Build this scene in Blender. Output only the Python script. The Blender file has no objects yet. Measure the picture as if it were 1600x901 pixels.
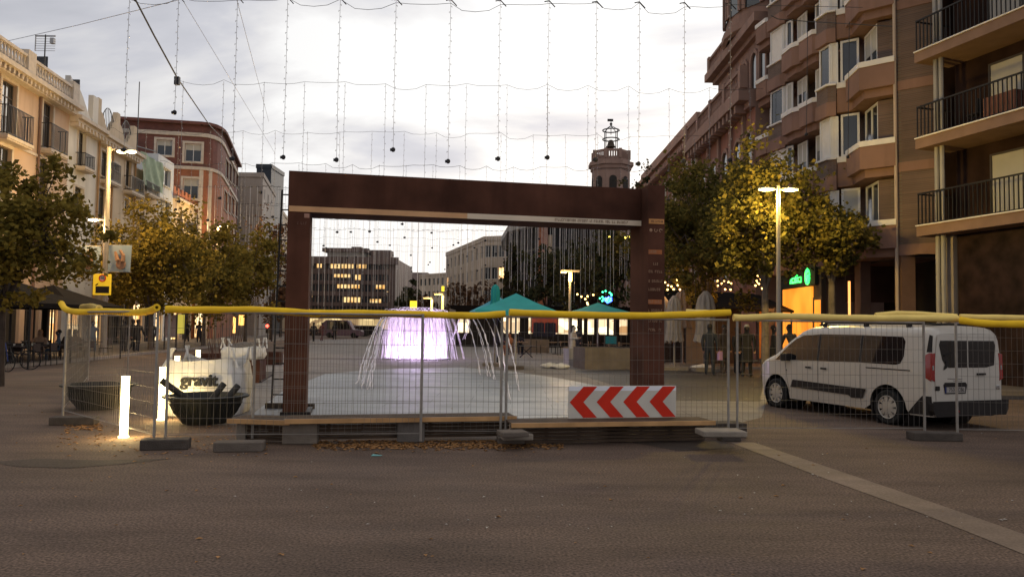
import bpy, bmesh, math, random
from mathutils import Vector, Matrix
R = math.radians
random.seed(7)
SC = bpy.context.scene
COL = SC.collection

# ---------------------------------------------------------------- camera
CH = 1.75
PIT, ROL = R(2.74), R(0.75)
fwd = Vector((0, math.cos(PIT), math.sin(PIT)))
r0 = Vector((1, 0, 0)); u0 = r0.cross(fwd)
cr = r0*math.cos(ROL) + u0*math.sin(ROL)
cu = u0*math.cos(ROL) - r0*math.sin(ROL)
CAMP = Vector((0, 0, CH))
cd = bpy.data.cameras.new('camera'); cam = bpy.data.objects.new('camera', cd); COL.objects.link(cam)
mw = Matrix((cr, cu, -fwd)).transposed().to_4x4(); mw.translation = CAMP
cam.matrix_world = mw
cd.sensor_width = 36; cd.lens = 27; cd.clip_end = 3000; cd.clip_start = .05
SC.camera = cam
SC.view_settings.view_transform = 'Standard'; SC.view_settings.look = 'None'
SC.view_settings.exposure = 0.52; SC.view_settings.gamma = 1

# ---------------------------------------------------------------- dusk sky
w = bpy.data.worlds.new('World'); SC.world = w; w.use_nodes = True
nt = w.node_tree; nt.nodes.clear(); N = nt.nodes.new; L = nt.links.new
SUN_EL, SUN_AZ = 4.0, 12.0     # low sun behind the cloud at the far end of the square
out = N('ShaderNodeOutputWorld')
sky = N('ShaderNodeTexSky'); sky.sky_type = 'NISHITA'; sky.sun_disc = False
sky.sun_elevation = R(SUN_EL); sky.sun_rotation = R(SUN_AZ); sky.dust_density = 2
b1 = N('ShaderNodeBackground'); b1.inputs[1].default_value = .06; L(sky.outputs[0], b1.inputs[0])
tc = N('ShaderNodeTexCoord'); sep = N('ShaderNodeSeparateXYZ'); L(tc.outputs['Generated'], sep.inputs[0])
def mth(op, a, b=None, c=None):
    n = N('ShaderNodeMath'); n.operation = op
    for i, v in enumerate((a, b, c)):
        if v is None: continue
        if isinstance(v, (int, float)): n.inputs[i].default_value = v
        else: L(v, n.inputs[i])
    return n.outputs[0]
zz = mth('ADD', mth('MAXIMUM', sep.outputs[2], 0.0), .22)
cx = mth('DIVIDE', sep.outputs[0], zz); cy = mth('DIVIDE', sep.outputs[1], zz)
cmb = N('ShaderNodeCombineXYZ'); L(cx, cmb.inputs[0]); L(cy, cmb.inputs[1])
mp = N('ShaderNodeMapping'); mp.inputs['Scale'].default_value = (.75, 1.25, 1); mp.inputs['Location'].default_value = (3.1, 1.7, 0)
mp.inputs['Rotation'].default_value = (0, 0, R(25)); L(cmb.outputs[0], mp.inputs[0])
nz = N('ShaderNodeTexNoise'); nz.inputs['Scale'].default_value = 1.5; nz.inputs['Detail'].default_value = 7; nz.inputs['Roughness'].default_value = .52
nz.inputs['Distortion'].default_value = .35; L(mp.outputs[0], nz.inputs[0])
# brightness falls from the glow ahead (slightly right) to the darker sky on the left and behind
glow = mth('ADD', mth('MULTIPLY', sep.outputs[0], .55), mth('MULTIPLY', sep.outputs[1], .5))
gl = N('ShaderNodeMapRange'); gl.inputs[1].default_value = -.2; gl.inputs[2].default_value = .66; gl.inputs[3].default_value = 0; gl.inputs[4].default_value = 1; L(glow, gl.inputs[0])
gl.interpolation_type = 'SMOOTHSTEP'
dens = mth('SUBTRACT', mth('MULTIPLY', nz.outputs[0], 1.0), mth('MULTIPLY', gl.outputs[0], .12))
cr_ = N('ShaderNodeValToRGB'); L(dens, cr_.inputs[0])
e = cr_.color_ramp.elements; e[0].position = .39; e[0].color = (1.0, .995, .99, 1); e[1].position = .60; e[1].color = (.56, .57, .63, 1)
m_ = cr_.color_ramp.elements.new(.455); m_.color = (.84, .83, .84, 1)
m_ = cr_.color_ramp.elements.new(.52); m_.color = (.66, .665, .72, 1)
st = N('ShaderNodeMapRange'); st.inputs[1].default_value = 0; st.inputs[2].default_value = 1; st.inputs[3].default_value = .56; st.inputs[4].default_value = .86; L(gl.outputs[0], st.inputs[0])
b2 = N('ShaderNodeBackground'); L(cr_.outputs[0], b2.inputs[0]); L(st.outputs[0], b2.inputs[1])
ad = N('ShaderNodeMixShader'); ad.inputs[0].default_value = .90
L(b1.outputs[0], ad.inputs[1]); L(b2.outputs[0], ad.inputs[2]); L(ad.outputs[0], out.inputs[0])
sd = bpy.data.lights.new('sun', 'SUN'); sd.energy = .35; sd.angle = R(25); sd.color = (1, .86, .7)
so = bpy.data.objects.new('sun', sd); COL.objects.link(so)
so.rotation_euler = Vector((math.sin(R(SUN_AZ)), math.cos(R(SUN_AZ)), math.tan(R(12)))).to_track_quat('Z', 'Y').to_euler()

# ---------------------------------------------------------------- pixel <-> place helpers (1600 px wide photo)
def ray(px, py): return cr*((px-800)/1200) + cu*((450.5-py)/1200) + fwd
def gnd(px, py, z=0.0):
    v = ray(px, py); t = (z-CH)/v.z; return CAMP + v*t
def at(px, py, D):
    v = ray(px, py); return CAMP + v*(D/v.y)
def onpl(px, py, P, d):          # hit vertical plane through P along d -> (u, z)
    v = ray(px, py); P = Vector((P[0], P[1])); d = Vector((d[0], d[1])).normalized(); n = Vector((-d.y, d.x))
    t = (P.dot(n))/(v.x*n.x+v.y*n.y); q = Vector((v.x*t, v.y*t)); return (q-P).dot(d), CH+v.z*t

# ---------------------------------------------------------------- materials
MATS = {}
def mat(name, col, rough=.7, var=.15, scale=3.0, bump=0.0, metal=0.0, det=5, spec=.25, stain=0.0):
    if name in MATS: return MATS[name]
    m = bpy.data.materials.new(name); m.use_nodes = True; t = m.node_tree; b = t.nodes['Principled BSDF']
    b.inputs['Roughness'].default_value = rough; b.inputs['Metallic'].default_value = metal
    b.inputs['Specular IOR Level'].default_value = spec
    tc = t.nodes.new('ShaderNodeTexCoord'); n = t.nodes.new('ShaderNodeTexNoise'); n.inputs['Scale'].default_value = scale; n.inputs['Detail'].default_value = det
    t.links.new(tc.outputs['Object'], n.inputs[0])
    r = t.nodes.new('ShaderNodeValToRGB'); r.color_ramp.elements[0].position = .3; r.color_ramp.elements[1].position = .7
    r.color_ramp.elements[0].color = tuple(min(1, c*(1-var)) for c in col)+(1,)
    r.color_ramp.elements[1].color = tuple(min(1, c*(1+var)) for c in col)+(1,)
    t.links.new(n.outputs[0], r.inputs[0]); o = r.outputs[0]
    if stain:
        mp = t.nodes.new('ShaderNodeMapping'); mp.inputs['Scale'].default_value = (1.6, 1.6, .18); t.links.new(tc.outputs['Object'], mp.inputs[0])
        n2 = t.nodes.new('ShaderNodeTexNoise'); n2.inputs['Scale'].default_value = 1.3; n2.inputs['Detail'].default_value = 6; t.links.new(mp.outputs[0], n2.inputs[0])
        rr = t.nodes.new('ShaderNodeMapRange'); rr.inputs[1].default_value = .48; rr.inputs[2].default_value = .75; rr.inputs[3].default_value = 0; rr.inputs[4].default_value = stain; t.links.new(n2.outputs[0], rr.inputs[0])
        mx = t.nodes.new('ShaderNodeMix'); mx.data_type = 'RGBA'; mx.inputs[7].default_value = tuple(c*.35 for c in col)+(1,)
        t.links.new(rr.outputs[0], mx.inputs[0]); t.links.new(o, mx.inputs[6]); o = mx.outputs[2]
    t.links.new(o, b.inputs['Base Color'])
    if bump:
        bp = t.nodes.new('ShaderNodeBump'); bp.inputs['Strength'].default_value = bump; bp.inputs['Distance'].default_value = .02
        n3 = t.nodes.new('ShaderNodeTexNoise'); n3.inputs['Scale'].default_value = scale*9; n3.inputs['Detail'].default_value = 4; t.links.new(tc.outputs['Object'], n3.inputs[0])
        t.links.new(n3.outputs[0], bp.inputs['Height']); t.links.new(bp.outputs[0], b.inputs['Normal'])
    MATS[name] = m; return m
def emit(name, col, s, base=(.5,.5,.5)):
    if name in MATS: return MATS[name]
    m = bpy.data.materials.new(name); m.use_nodes = True; b = m.node_tree.nodes['Principled BSDF']
    b.inputs['Base Color'].default_value = (*base, 1); b.inputs['Emission Color'].default_value = (*col, 1); b.inputs['Emission Strength'].default_value = s
    MATS[name] = m; return m
def litglass(name, c1, c2, s, scale=1.5):      # a lit shop or office interior seen through its glass
    if name in MATS: return MATS[name]
    m = bpy.data.materials.new(name); m.use_nodes = True; t = m.node_tree; b = t.nodes['Principled BSDF']
    b.inputs['Base Color'].default_value = (.03, .03, .03, 1); b.inputs['Roughness'].default_value = .2
    tc = t.nodes.new('ShaderNodeTexCoord'); mp = t.nodes.new('ShaderNodeMapping'); mp.inputs['Scale'].default_value = (1, 1, 1.8); t.links.new(tc.outputs['Object'], mp.inputs[0])
    v = t.nodes.new('ShaderNodeTexVoronoi'); v.distance = 'CHEBYCHEV'; v.inputs['Scale'].default_value = scale; t.links.new(mp.outputs[0], v.inputs[0])
    r = t.nodes.new('ShaderNodeValToRGB'); r.color_ramp.elements[0].color = (*c1, 1); r.color_ramp.elements[1].color = (*c2, 1)
    s_ = t.nodes.new('ShaderNodeSeparateColor'); t.links.new(v.outputs['Color'], s_.inputs[0]); t.links.new(s_.outputs[0], r.inputs[0])
    t.links.new(r.outputs[0], b.inputs['Emission Color']); b.inputs['Emission Strength'].default_value = s
    MATS[name] = m; return m
def brick(name, c1, c2, mortar, sx=.25, sy=.07, rough=.85):
    if name in MATS: return MATS[name]
    m = bpy.data.materials.new(name); m.use_nodes = True; t = m.node_tree; b = t.nodes['Principled BSDF']; b.inputs['Roughness'].default_value = rough
    tc = t.nodes.new('ShaderNodeTexCoord'); sp = t.nodes.new('ShaderNodeSeparateXYZ'); t.links.new(tc.outputs['Object'], sp.inputs[0])
    a = t.nodes.new('ShaderNodeMath'); a.operation = 'ADD'; t.links.new(sp.outputs[0], a.inputs[0]); t.links.new(sp.outputs[1], a.inputs[1])
    cb = t.nodes.new('ShaderNodeCombineXYZ'); t.links.new(a.outputs[0], cb.inputs[0]); t.links.new(sp.outputs[2], cb.inputs[1])
    br = t.nodes.new('ShaderNodeTexBrick'); br.inputs['Scale'].default_value = 1; br.inputs['Brick Width'].default_value = sx; br.inputs['Row Height'].default_value = sy
    br.inputs['Mortar Size'].default_value = .012; br.inputs['Color1'].default_value = (*c1, 1); br.inputs['Color2'].default_value = (*c2, 1); br.inputs['Mortar'].default_value = (*mortar, 1)
    t.links.new(cb.outputs[0], br.inputs[0])
    n = t.nodes.new('ShaderNodeTexNoise'); n.inputs['Scale'].default_value = .8; n.inputs['Detail'].default_value = 6; t.links.new(tc.outputs['Object'], n.inputs[0])
    r = t.nodes.new('ShaderNodeMapRange'); r.inputs[1].default_value = .3; r.inputs[2].default_value = .7; r.inputs[3].default_value = .72; r.inputs[4].default_value = 1.15; t.links.new(n.outputs[0], r.inputs[0])
    mx = t.nodes.new('ShaderNodeVectorMath'); mx.operation = 'SCALE'; t.links.new(br.outputs[0], mx.inputs[0]); t.links.new(r.outputs[0], mx.inputs['Scale'])
    t.links.new(mx.outputs[0], b.inputs['Base Color']); MATS[name] = m; return m
def glassm(name, col=(.02,.024,.028), rough=.08):
    if name in MATS: return MATS[name]
    m = bpy.data.materials.new(name); m.use_nodes = True; b = m.node_tree.nodes['Principled BSDF']
    b.inputs['Base Color'].default_value = (*col, 1); b.inputs['Roughness'].default_value = rough; b.inputs['Specular IOR Level'].default_value = .8
    MATS[name] = m; return m

# ---------------------------------------------------------------- mesh building
class MB:
    def __init__(s): s.v = []; s.f = []; s.m = []; s.cur = 0; s.M = Matrix.Identity(4)
    def add(s, vs, fs):
        n = len(s.v); s.v += [s.M @ Vector(p) for p in vs]
        for f in fs: s.f.append([i+n for i in f]); s.m.append(s.cur)
        return s
    def quad(s, *p): return s.add(p, [list(range(len(p)))])
    def box(s, x0, x1, y0, y1, z0, z1):
        return s.add([(x0,y0,z0),(x1,y0,z0),(x1,y1,z0),(x0,y1,z0),(x0,y0,z1),(x1,y0,z1),(x1,y1,z1),(x0,y1,z1)],
                     [(0,3,2,1),(4,5,6,7),(0,1,5,4),(1,2,6,5),(2,3,7,6),(3,0,4,7)])
    def prism(s, poly, z0, z1):
        n = len(poly); return s.add([(p[0],p[1],z0) for p in poly]+[(p[0],p[1],z1) for p in poly],
            [tuple(range(n))[::-1], tuple(range(n,2*n))]+[(i,(i+1)%n,n+(i+1)%n,n+i) for i in range(n)])
    def tube(s, pts, r, n=6, cap=True):
        pts = [Vector(p) for p in pts]; k = len(pts); rr = r if isinstance(r, (list, tuple)) else [r]*k
        vs = []; a = None
        for i, p in enumerate(pts):
            d = (pts[min(i+1,k-1)]-pts[max(i-1,0)]); d = d.normalized() if d.length > 1e-9 else Vector((0,0,1))
            if a is None: a = d.orthogonal().normalized()
            else:
                a = a - d*a.dot(d); a = a.normalized() if a.length > 1e-6 else d.orthogonal().normalized()
            b = d.cross(a)
            for j in range(n):
                t = 2*math.pi*j/n; vs.append(p + (a*math.cos(t)+b*math.sin(t))*rr[i])
        fs = [(i*n+j, i*n+(j+1)%n, (i+1)*n+(j+1)%n, (i+1)*n+j) for i in range(k-1) for j in range(n)]
        if cap: fs += [tuple(range(n))[::-1], tuple((k-1)*n+j for j in range(n))]
        return s.add(vs, fs)
    def lathe(s, prof, n=16, o=(0,0,0), ax=1.0, ay=1.0):
        k = len(prof); vs = []
        for r, z in prof:
            for j in range(n):
                t = 2*math.pi*j/n; vs.append((o[0]+r*ax*math.cos(t), o[1]+r*ay*math.sin(t), o[2]+z))
        return s.add(vs, [(i*n+j, i*n+(j+1)%n, (i+1)*n+(j+1)%n, (i+1)*n+j) for i in range(k-1) for j in range(n)])
    def ball(s, c, r, n=8, k=5, sx=1, sy=1, sz=1):
        return s.lathe([(r*math.sin(math.pi*i/k)+1e-4, -r*sz*math.cos(math.pi*i/k)) for i in range(k+1)], n, c, sx, sy)
    def grid(s, fn, nu, nv):
        vs = [fn(i/nu, j/nv) for i in range(nu+1) for j in range(nv+1)]
        return s.add(vs, [(i*(nv+1)+j, (i+1)*(nv+1)+j, (i+1)*(nv+1)+j+1, i*(nv+1)+j+1) for i in range(nu) for j in range(nv)])
    def seg(s, p, q, h, z0, z1):   # thin wall strip of thickness h between two plan points
        p = Vector(p[:2]); q = Vector(q[:2]); d = (q-p).normalized(); nn = Vector((-d.y, d.x))*h
        return s.prism([p, q, q+nn, p+nn], z0, z1)
    def build(s, name, mats, parent=None, smooth=False, bevel=0, angle=40):
        inv = ROOT.get(parent.name if parent else None, Matrix.Identity(4)).inverted() if parent else None
        me = bpy.data.meshes.new(name)
        vs = [inv @ v for v in s.v] if inv else s.v
        me.from_pydata([tuple(v) for v in vs], [], s.f)
        if not isinstance(mats, (list, tuple)): mats = [mats]
        for m in mats: me.materials.append(m)
        if len(mats) > 1:
            me.polygons.foreach_set('material_index', s.m)
        o = bpy.data.objects.new(name, me); COL.objects.link(o)
        if parent:
            o.parent = parent; ROOT[o.name] = ROOT.get(parent.name, Matrix.Identity(4))
        if smooth:
            bm = bmesh.new(); bm.from_mesh(me); bmesh.ops.recalc_face_normals(bm, faces=bm.faces)
            for f in bm.faces: f.smooth = True
            for ed in bm.edges:
                if len(ed.link_faces) == 2 and ed.calc_face_angle(0) > R(angle): ed.smooth = False
            bm.to_mesh(me); bm.free()
        if bevel:
            md = o.modifiers.new('bevel', 'BEVEL'); md.width = bevel; md.segments = 2; md.limit_method = 'ANGLE'
        return o
ROOT = {}
def thing(name, label, cat, loc=(0,0,0), rz=0, group=None):
    o = bpy.data.objects.new(name, None); COL.objects.link(o); o.empty_display_size = .2
    o.location = loc; o.rotation_euler = (0, 0, rz); o['label'] = label; o['category'] = cat
    if group: o['group'] = group
    ROOT[o.name] = Matrix.Translation(Vector(loc)) @ Matrix.Rotation(rz, 4, 'Z')
    return o
def tag(o, label, cat, group=None):
    o['label'] = label; o['category'] = cat
    if group: o['group'] = group
    return o
def recenter(o):        # put a single-mesh thing's origin at its base
    me = o.data; xs = [v.co.x for v in me.vertices]; ys = [v.co.y for v in me.vertices]; zs = [v.co.z for v in me.vertices]
    c = Vector(((min(xs)+max(xs))/2, (min(ys)+max(ys))/2, min(zs))); me.transform(Matrix.Translation(-c)); o.location = c; return o
def struct(o, kind='structure'): o['kind'] = kind; return o
def kids(o): return [c for c in COL.objects if c.parent == o]
def copy_tree(o, parent=None):
    c = o.copy(); COL.objects.link(c)
    if parent: c.parent = parent
    for k in kids(o): copy_tree(k, c)
    return c
def lamp(name, kind, loc, energy, col, parent=None, size=.1, aim=None, spot=None):
    d = bpy.data.lights.new(name, kind); d.energy = energy; d.color = col
    if kind != 'AREA': d.shadow_soft_size = size
    else: d.size = size
    if spot: d.spot_size = R(spot); d.spot_blend = .6
    o = bpy.data.objects.new(name, d); COL.objects.link(o)
    loc = Vector(loc)
    if aim is not None: o.rotation_euler = (loc-Vector(aim)).to_track_quat('Z', 'Y').to_euler()
    if parent:
        inv = ROOT.get(parent.name, Matrix.Identity(4)).inverted(); o.parent = parent; o.matrix_local = inv @ (Matrix.Translation(loc) @ o.rotation_euler.to_matrix().to_4x4())
    else: o.location = loc
    return o
def textmesh(s, size, M, m, name, parent=None, depth=.004, shear=0.0, bold=0.0):
    cdt = bpy.data.curves.new(name, 'FONT'); cdt.body = s; cdt.size = size; cdt.extrude = depth; cdt.shear = shear; cdt.offset = bold; cdt.resolution_u = 3
    cdt.align_x = 'CENTER'; cdt.align_y = 'CENTER'
    t = bpy.data.objects.new(name, cdt); COL.objects.link(t); dg = bpy.context.evaluated_depsgraph_get()
    me = bpy.data.meshes.new_from_object(t.evaluated_get(dg)); bpy.data.objects.remove(t)
    inv = ROOT.get(parent.name, Matrix.Identity(4)).inverted() if parent else Matrix.Identity(4)
    me.transform(inv @ M); me.materials.clear(); me.materials.append(m)
    o = bpy.data.objects.new(name, me); COL.objects.link(o)
    if parent: o.parent = parent; ROOT[o.name] = ROOT.get(parent.name, Matrix.Identity(4))
    return o
def face_frame(P, right, up=(0,0,1)):   # matrix whose x=right, y=up, z=outwards
    r = Vector(right).normalized(); u = Vector(up).normalized(); n = r.cross(u); m = Matrix((r, u, n)).transposed().to_4x4(); m.translation = Vector(P); return m

# ---------------------------------------------------------------- ground
def ground_mat(name, c1, c2, rough, spots=.0, grain=.3, wet=False, joints=False):
    m = bpy.data.materials.new(name); m.use_nodes = True; t = m.node_tree; b = t.nodes['Principled BSDF']
    b.inputs['Specular IOR Level'].default_value = .5 if wet else .25
    tc = t.nodes.new('ShaderNodeTexCoord')
    n = t.nodes.new('ShaderNodeTexNoise'); n.inputs['Scale'].default_value = .9 if wet else .35; n.inputs['Detail'].default_value = 8; n.inputs['Roughness'].default_value = .6; t.links.new(tc.outputs['Object'], n.inputs[0])
    g = t.nodes.new('ShaderNodeTexNoise'); g.inputs['Scale'].default_value = 42; g.inputs['Detail'].default_value = 3; t.links.new(tc.outputs['Object'], g.inputs[0])
    r = t.nodes.new('ShaderNodeValToRGB'); r.color_ramp.elements[0].position = .32; r.color_ramp.elements[1].position = .68
    r.color_ramp.elements[0].color = (*c1, 1); r.color_ramp.elements[1].color = (*c2, 1); t.links.new(n.outputs[0], r.inputs[0])
    mp = t.nodes.new('ShaderNodeMapping'); mp.inputs['Scale'].default_value = (.5, 1.6, 1); t.links.new(tc.outputs['Object'], mp.inputs[0])
    n4 = t.nodes.new('ShaderNodeTexNoise'); n4.inputs['Scale'].default_value = .9; n4.inputs['Detail'].default_value = 9; n4.inputs['Roughness'].default_value = .65; t.links.new(mp.outputs[0], n4.inputs[0])
    st4 = t.nodes.new('ShaderNodeMapRange'); st4.inputs[1].default_value = .32; st4.inputs[2].default_value = .62; st4.inputs[3].default_value = .66; st4.inputs[4].default_value = 1.12; t.links.new(n4.outputs[0], st4.inputs[0])
    gr = t.nodes.new('ShaderNodeMapRange'); gr.inputs[1].default_value = .3; gr.inputs[2].default_value = .7; gr.inputs[3].default_value = 1-grain; gr.inputs[4].default_value = 1+grain; t.links.new(g.outputs[0], gr.inputs[0])
    sc = t.nodes.new('ShaderNodeVectorMath'); sc.operation = 'SCALE'; mm4 = t.nodes.new('ShaderNodeMath'); mm4.operation = 'MULTIPLY'; t.links.new(gr.outputs[0], mm4.inputs[0]); t.links.new(st4.outputs[0], mm4.inputs[1]); t.links.new(r.outputs[0], sc.inputs[0]); t.links.new(mm4.outputs[0], sc.inputs['Scale'])
    if joints:
        br = t.nodes.new('ShaderNodeTexBrick'); br.inputs['Scale'].default_value = 1; br.inputs['Brick Width'].default_value = 1.8; br.inputs['Row Height'].default_value = .9; br.inputs['Mortar Size'].default_value = .012
        br.inputs['Color1'].default_value = (1,1,1,1); br.inputs['Color2'].default_value = (.86,.86,.86,1); br.inputs['Mortar'].default_value = (.5,.5,.5,1); t.links.new(tc.outputs['Object'], br.inputs[0])
        vm = t.nodes.new('ShaderNodeVectorMath'); vm.operation = 'MULTIPLY'; t.links.new(sc.outputs[0], vm.inputs[0]); t.links.new(br.outputs[0], vm.inputs[1]); sc = vm
    t.links.new(sc.outputs[0], b.inputs['Base Color'])
    rm = t.nodes.new('ShaderNodeMapRange'); rm.inputs[1].default_value = .35; rm.inputs[2].default_value = .65; rm.inputs[3].default_value = max(0, rough-.12); rm.inputs[4].default_value = min(1, rough+.1)
    t.links.new(n.outputs[0], rm.inputs[0]); t.links.new(rm.outputs[0], b.inputs['Roughness'])
    bp = t.nodes.new('ShaderNodeBump'); bp.inputs['Strength'].default_value = .2 if wet else .3; bp.inputs['Distance'].default_value = .01; t.links.new(g.outputs[0], bp.inputs['Height']); t.links.new(bp.outputs[0], b.inputs['Normal'])
    return m
ASPH = ground_mat('asphalt_brown', (.096,.062,.045), (.135,.09,.066), .9, grain=.62)
PAVE = ground_mat('pale_paving', (.165,.148,.138), (.235,.21,.195), .8, grain=.12, joints=True)
WET = ground_mat('wet_concrete', (.12,.128,.14), (.27,.285,.305), .5, grain=.08, wet=True, joints=True)
DARKP = ground_mat('dark_asphalt_patch', (.035,.031,.030), (.055,.048,.045), .6, grain=.35)
STRIP = ground_mat('stone_strip', (.16,.112,.083), (.215,.155,.115), .75, grain=.2)
SIDEW = ground_mat('sidewalk_slabs', (.12,.098,.08), (.17,.14,.115), .7, grain=.15, joints=True)
def sheet(name, poly, z, m):
    mb = MB(); mb.add([(p[0], p[1], z) for p in poly], [tuple(range(len(poly)))]); o = mb.build(name, m); 
    bm = bmesh.new(); bm.from_mesh(o.data); bmesh.ops.recalc_face_normals(bm, faces=bm.faces)
    for f in bm.faces:
        if f.normal.z < 0: f.normal_flip()
    bm.to_mesh(o.data); bm.free(); return struct(o)
sheet('ground', [(-700,-60),(700,-60),(700,1600),(-700,1600)], 0, ASPH)
G = lambda *ps: [gnd(*p) for p in ps]
far = 170
sheet('plaza_paving', G((330,664),(372,604),(430,560),(488,530))+[(-12,90),(-17,far),(2,far),(7,60)]+G((1100,575),(1212,579),(1190,652),(1150,662)), .004, PAVE)
sheet('wet_paving', G((388,652),(440,612),(508,584),(590,577),(720,574),(800,580),(880,592),(950,606),(985,622),(960,650),(800,654),(600,655)), .008, WET)
sheet('road_patch', G((884,580),(1030,575),(1195,578),(1192,600),(1188,627),(1050,626),(960,602)), .009, DARKP)
sheet('stone_strip', G((1140,691),(1178,691),(1330,742),(1460,786),(1760,890),(1800,940),(1600,866),(1440,802),(1290,748)), .005, STRIP)
STAIN = ground_mat('damp_stain', (.05,.036,.028), (.075,.053,.04), .85, grain=.4)
sheet('damp_stain', G((-20,722),(60,716),(150,719),(270,716),(200,724),(110,731),(30,729)), .004, STAIN)
sheet('damp_stain', G((985,690),(1050,686),(1130,688),(1150,700),(1060,704)), .004, STAIN)
mb = MB()
kp = G((-60,581),(0,575),(95,567))
mb2 = [gnd(-60,581), gnd(0,575), gnd(95,567), Vector((-19.5,45,0)), Vector((-24,90,0)), Vector((-32,90,0)), Vector((-24,20,0))]
mb.prism([(p.x,p.y) for p in mb2], 0, .12); o = mb.build('sidewalk', SIDEW); struct(o)
mb = MB()
for i in range(4):
    mb.seg(mb2[i], mb2[i+1], -.16, 0, .127)
struct(mb.build('kerb', mat('kerb_stone', (.3,.26,.22), .8, .2, 4)))
mb = MB(); rp = [gnd(1016,573), gnd(1196,577), Vector((9.4,25.5,0)), Vector((11.5,20,0)), Vector((15.5,20,0)), Vector((14,80,0)), Vector((9,80,0)), gnd(985,562)]
mb.prism([(p.x,p.y) for p in rp], 0, .10); struct(mb.build('pavement', SIDEW))
mb = MB()
for i in range(2): mb.seg(rp[i], rp[i+1], -.15, 0, .108)
struct(mb.build('kerb', MATS['kerb_stone']))
# low hills / skyline base far away
# ================================================================ BUILDINGS
class FC:
    def __init__(s, P, Q):
        s.P = Vector(P[:2]); s.Q = Vector(Q[:2]); s.d = (s.Q-s.P).normalized(); s.len = (s.Q-s.P).length
        n = Vector((-s.d.y, s.d.x)); s.n = n
        m = Matrix(((s.d.x, n.x, 0, s.P.x), (s.d.y, n.y, 0, s.P.y), (0, 0, 1, 0), (0, 0, 0, 1))); s.M = m
    def uz(s, px, py): return onpl(px, py, s.P, s.d)
    def u(s, px): return s.uz(px, 500)[0]
    def rect(s, x0, y0, x1, y1):
        cx = (x0+x1)/2; return [s.u(x0), s.u(x1), s.uz(cx, y1)[1], s.uz(cx, y0)[1]]
def mbM(fc): m = MB(); m.M = fc.M; return m
def wall(mb, u0, u1, z0, z1, holes=(), dep=.25, y=0.0):
    us = sorted({u0, u1} | {max(u0, min(u1, h[i])) for h in holes for i in (0, 1)})
    zs = sorted({z0, z1} | {max(z0, min(z1, h[i])) for h in holes for i in (2, 3)})
    for a, b in zip(us, us[1:]):
        for c, d in zip(zs, zs[1:]):
            mu, mz = (a+b)/2, (c+d)/2
            if any(h[0] < mu < h[1] and h[2] < mz < h[3] for h in holes): continue
            mb.quad((a,y,c), (b,y,c), (b,y,d), (a,y,d))
    for h in holes:
        a, b, c, d = h[:4]; t = y+dep
        mb.quad((a,y,c),(b,y,c),(b,t,c),(a,t,c)); mb.quad((a,y,d),(a,t,d),(b,t,d),(b,y,d))
        mb.quad((a,y,c),(a,t,c),(a,t,d),(a,y,d)); mb.quad((b,y,c),(b,y,d),(b,t,d),(b,t,c))
M_ = {}
CREAM = mat('plaster_cream', (.50,.40,.29), .9, .12, .7, stain=.35)
PEACH = mat('plaster_peach', (.47,.34,.25), .9, .1, .6, stain=.25)
WHITEP = mat('plaster_white', (.60,.56,.50), .9, .08, .7, stain=.25)
TRIM = mat('stone_trim', (.50,.43,.36), .85, .12, 3)
DARKG = glassm('window_glass'); SHADE = mat('roller_blind_fabric', (.42,.40,.35), .8, .05, 2)
WFRAME = mat('white_window_frame', (.62,.6,.57), .5, .04, 3); DFRAME = mat('dark_window_frame', (.06,.05,.045), .5, .1, 4)
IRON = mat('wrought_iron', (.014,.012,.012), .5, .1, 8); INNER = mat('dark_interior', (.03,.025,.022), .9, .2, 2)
LIT1 = litglass('lit_shop_interior', (1,.45,.12), (1,.8,.45), 1.5, 1.6)
LIT2 = litglass('lit_shop_white', (.9,.85,.7), (1,.95,.85), 2.0, 1.3)
WARMWALL = mat('terracotta_tile', (.33,.12,.06), .8, .2, 3)
def window(par, fc, h, fm=None, pm=None, dep=.2, mull=1, trans=0, blind=0.0, sur=None, name='window', y=0.0, fw=.07):
    a, b, c, d = h; f = mbM(fc); t = y+dep
    e = .004
    f.box(a+e, a+fw, t-.05, t, c+e, d-e); f.box(b-fw, b-e, t-.05, t, c+e, d-e); f.box(a+fw, b-fw, t-.05, t, c+e, c+fw); f.box(a+fw, b-fw, t-.05, t, d-fw, d-e)
    for i in range(mull):
        x = a+(b-a)*(i+1)/(mull+1); f.box(x-fw*.45, x+fw*.45, t-.045, t-.003, c+fw, d-fw)
    for i in range(trans):
        z = c+(d-c)*.72; f.box(a+fw, b-fw, t-.04, t-.006, z-fw*.4, z+fw*.4)
    if sur:
        s = sur[1]; f.cur = 1
        f.box(a-s, a-e, y-.05, y+.02, c, d+s); f.box(b+e, b+s, y-.05, y+.02, c, d+s); f.box(a-e, b+e, y-.05, y+.02, d+e, d+s)
        f.box(a-s, b+s, y-.10, y+.02, c-s*.8, c-e)
    o = f.build(name, [fm or WFRAME, sur[0] if sur else TRIM], par)
    p = mbM(fc); p.quad((a,t-.012,c),(b,t-.012,c),(b,t-.012,d),(a,t-.012,d)); p.build('pane', pm or DARKG, o)
    if blind > 0:
        q = mbM(fc); zb = d-(d-c)*blind; q.box(a+fw, b-fw, t-.035, t-.018, zb, d-fw); q.build('blind', SHADE, o)
    return o
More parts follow.
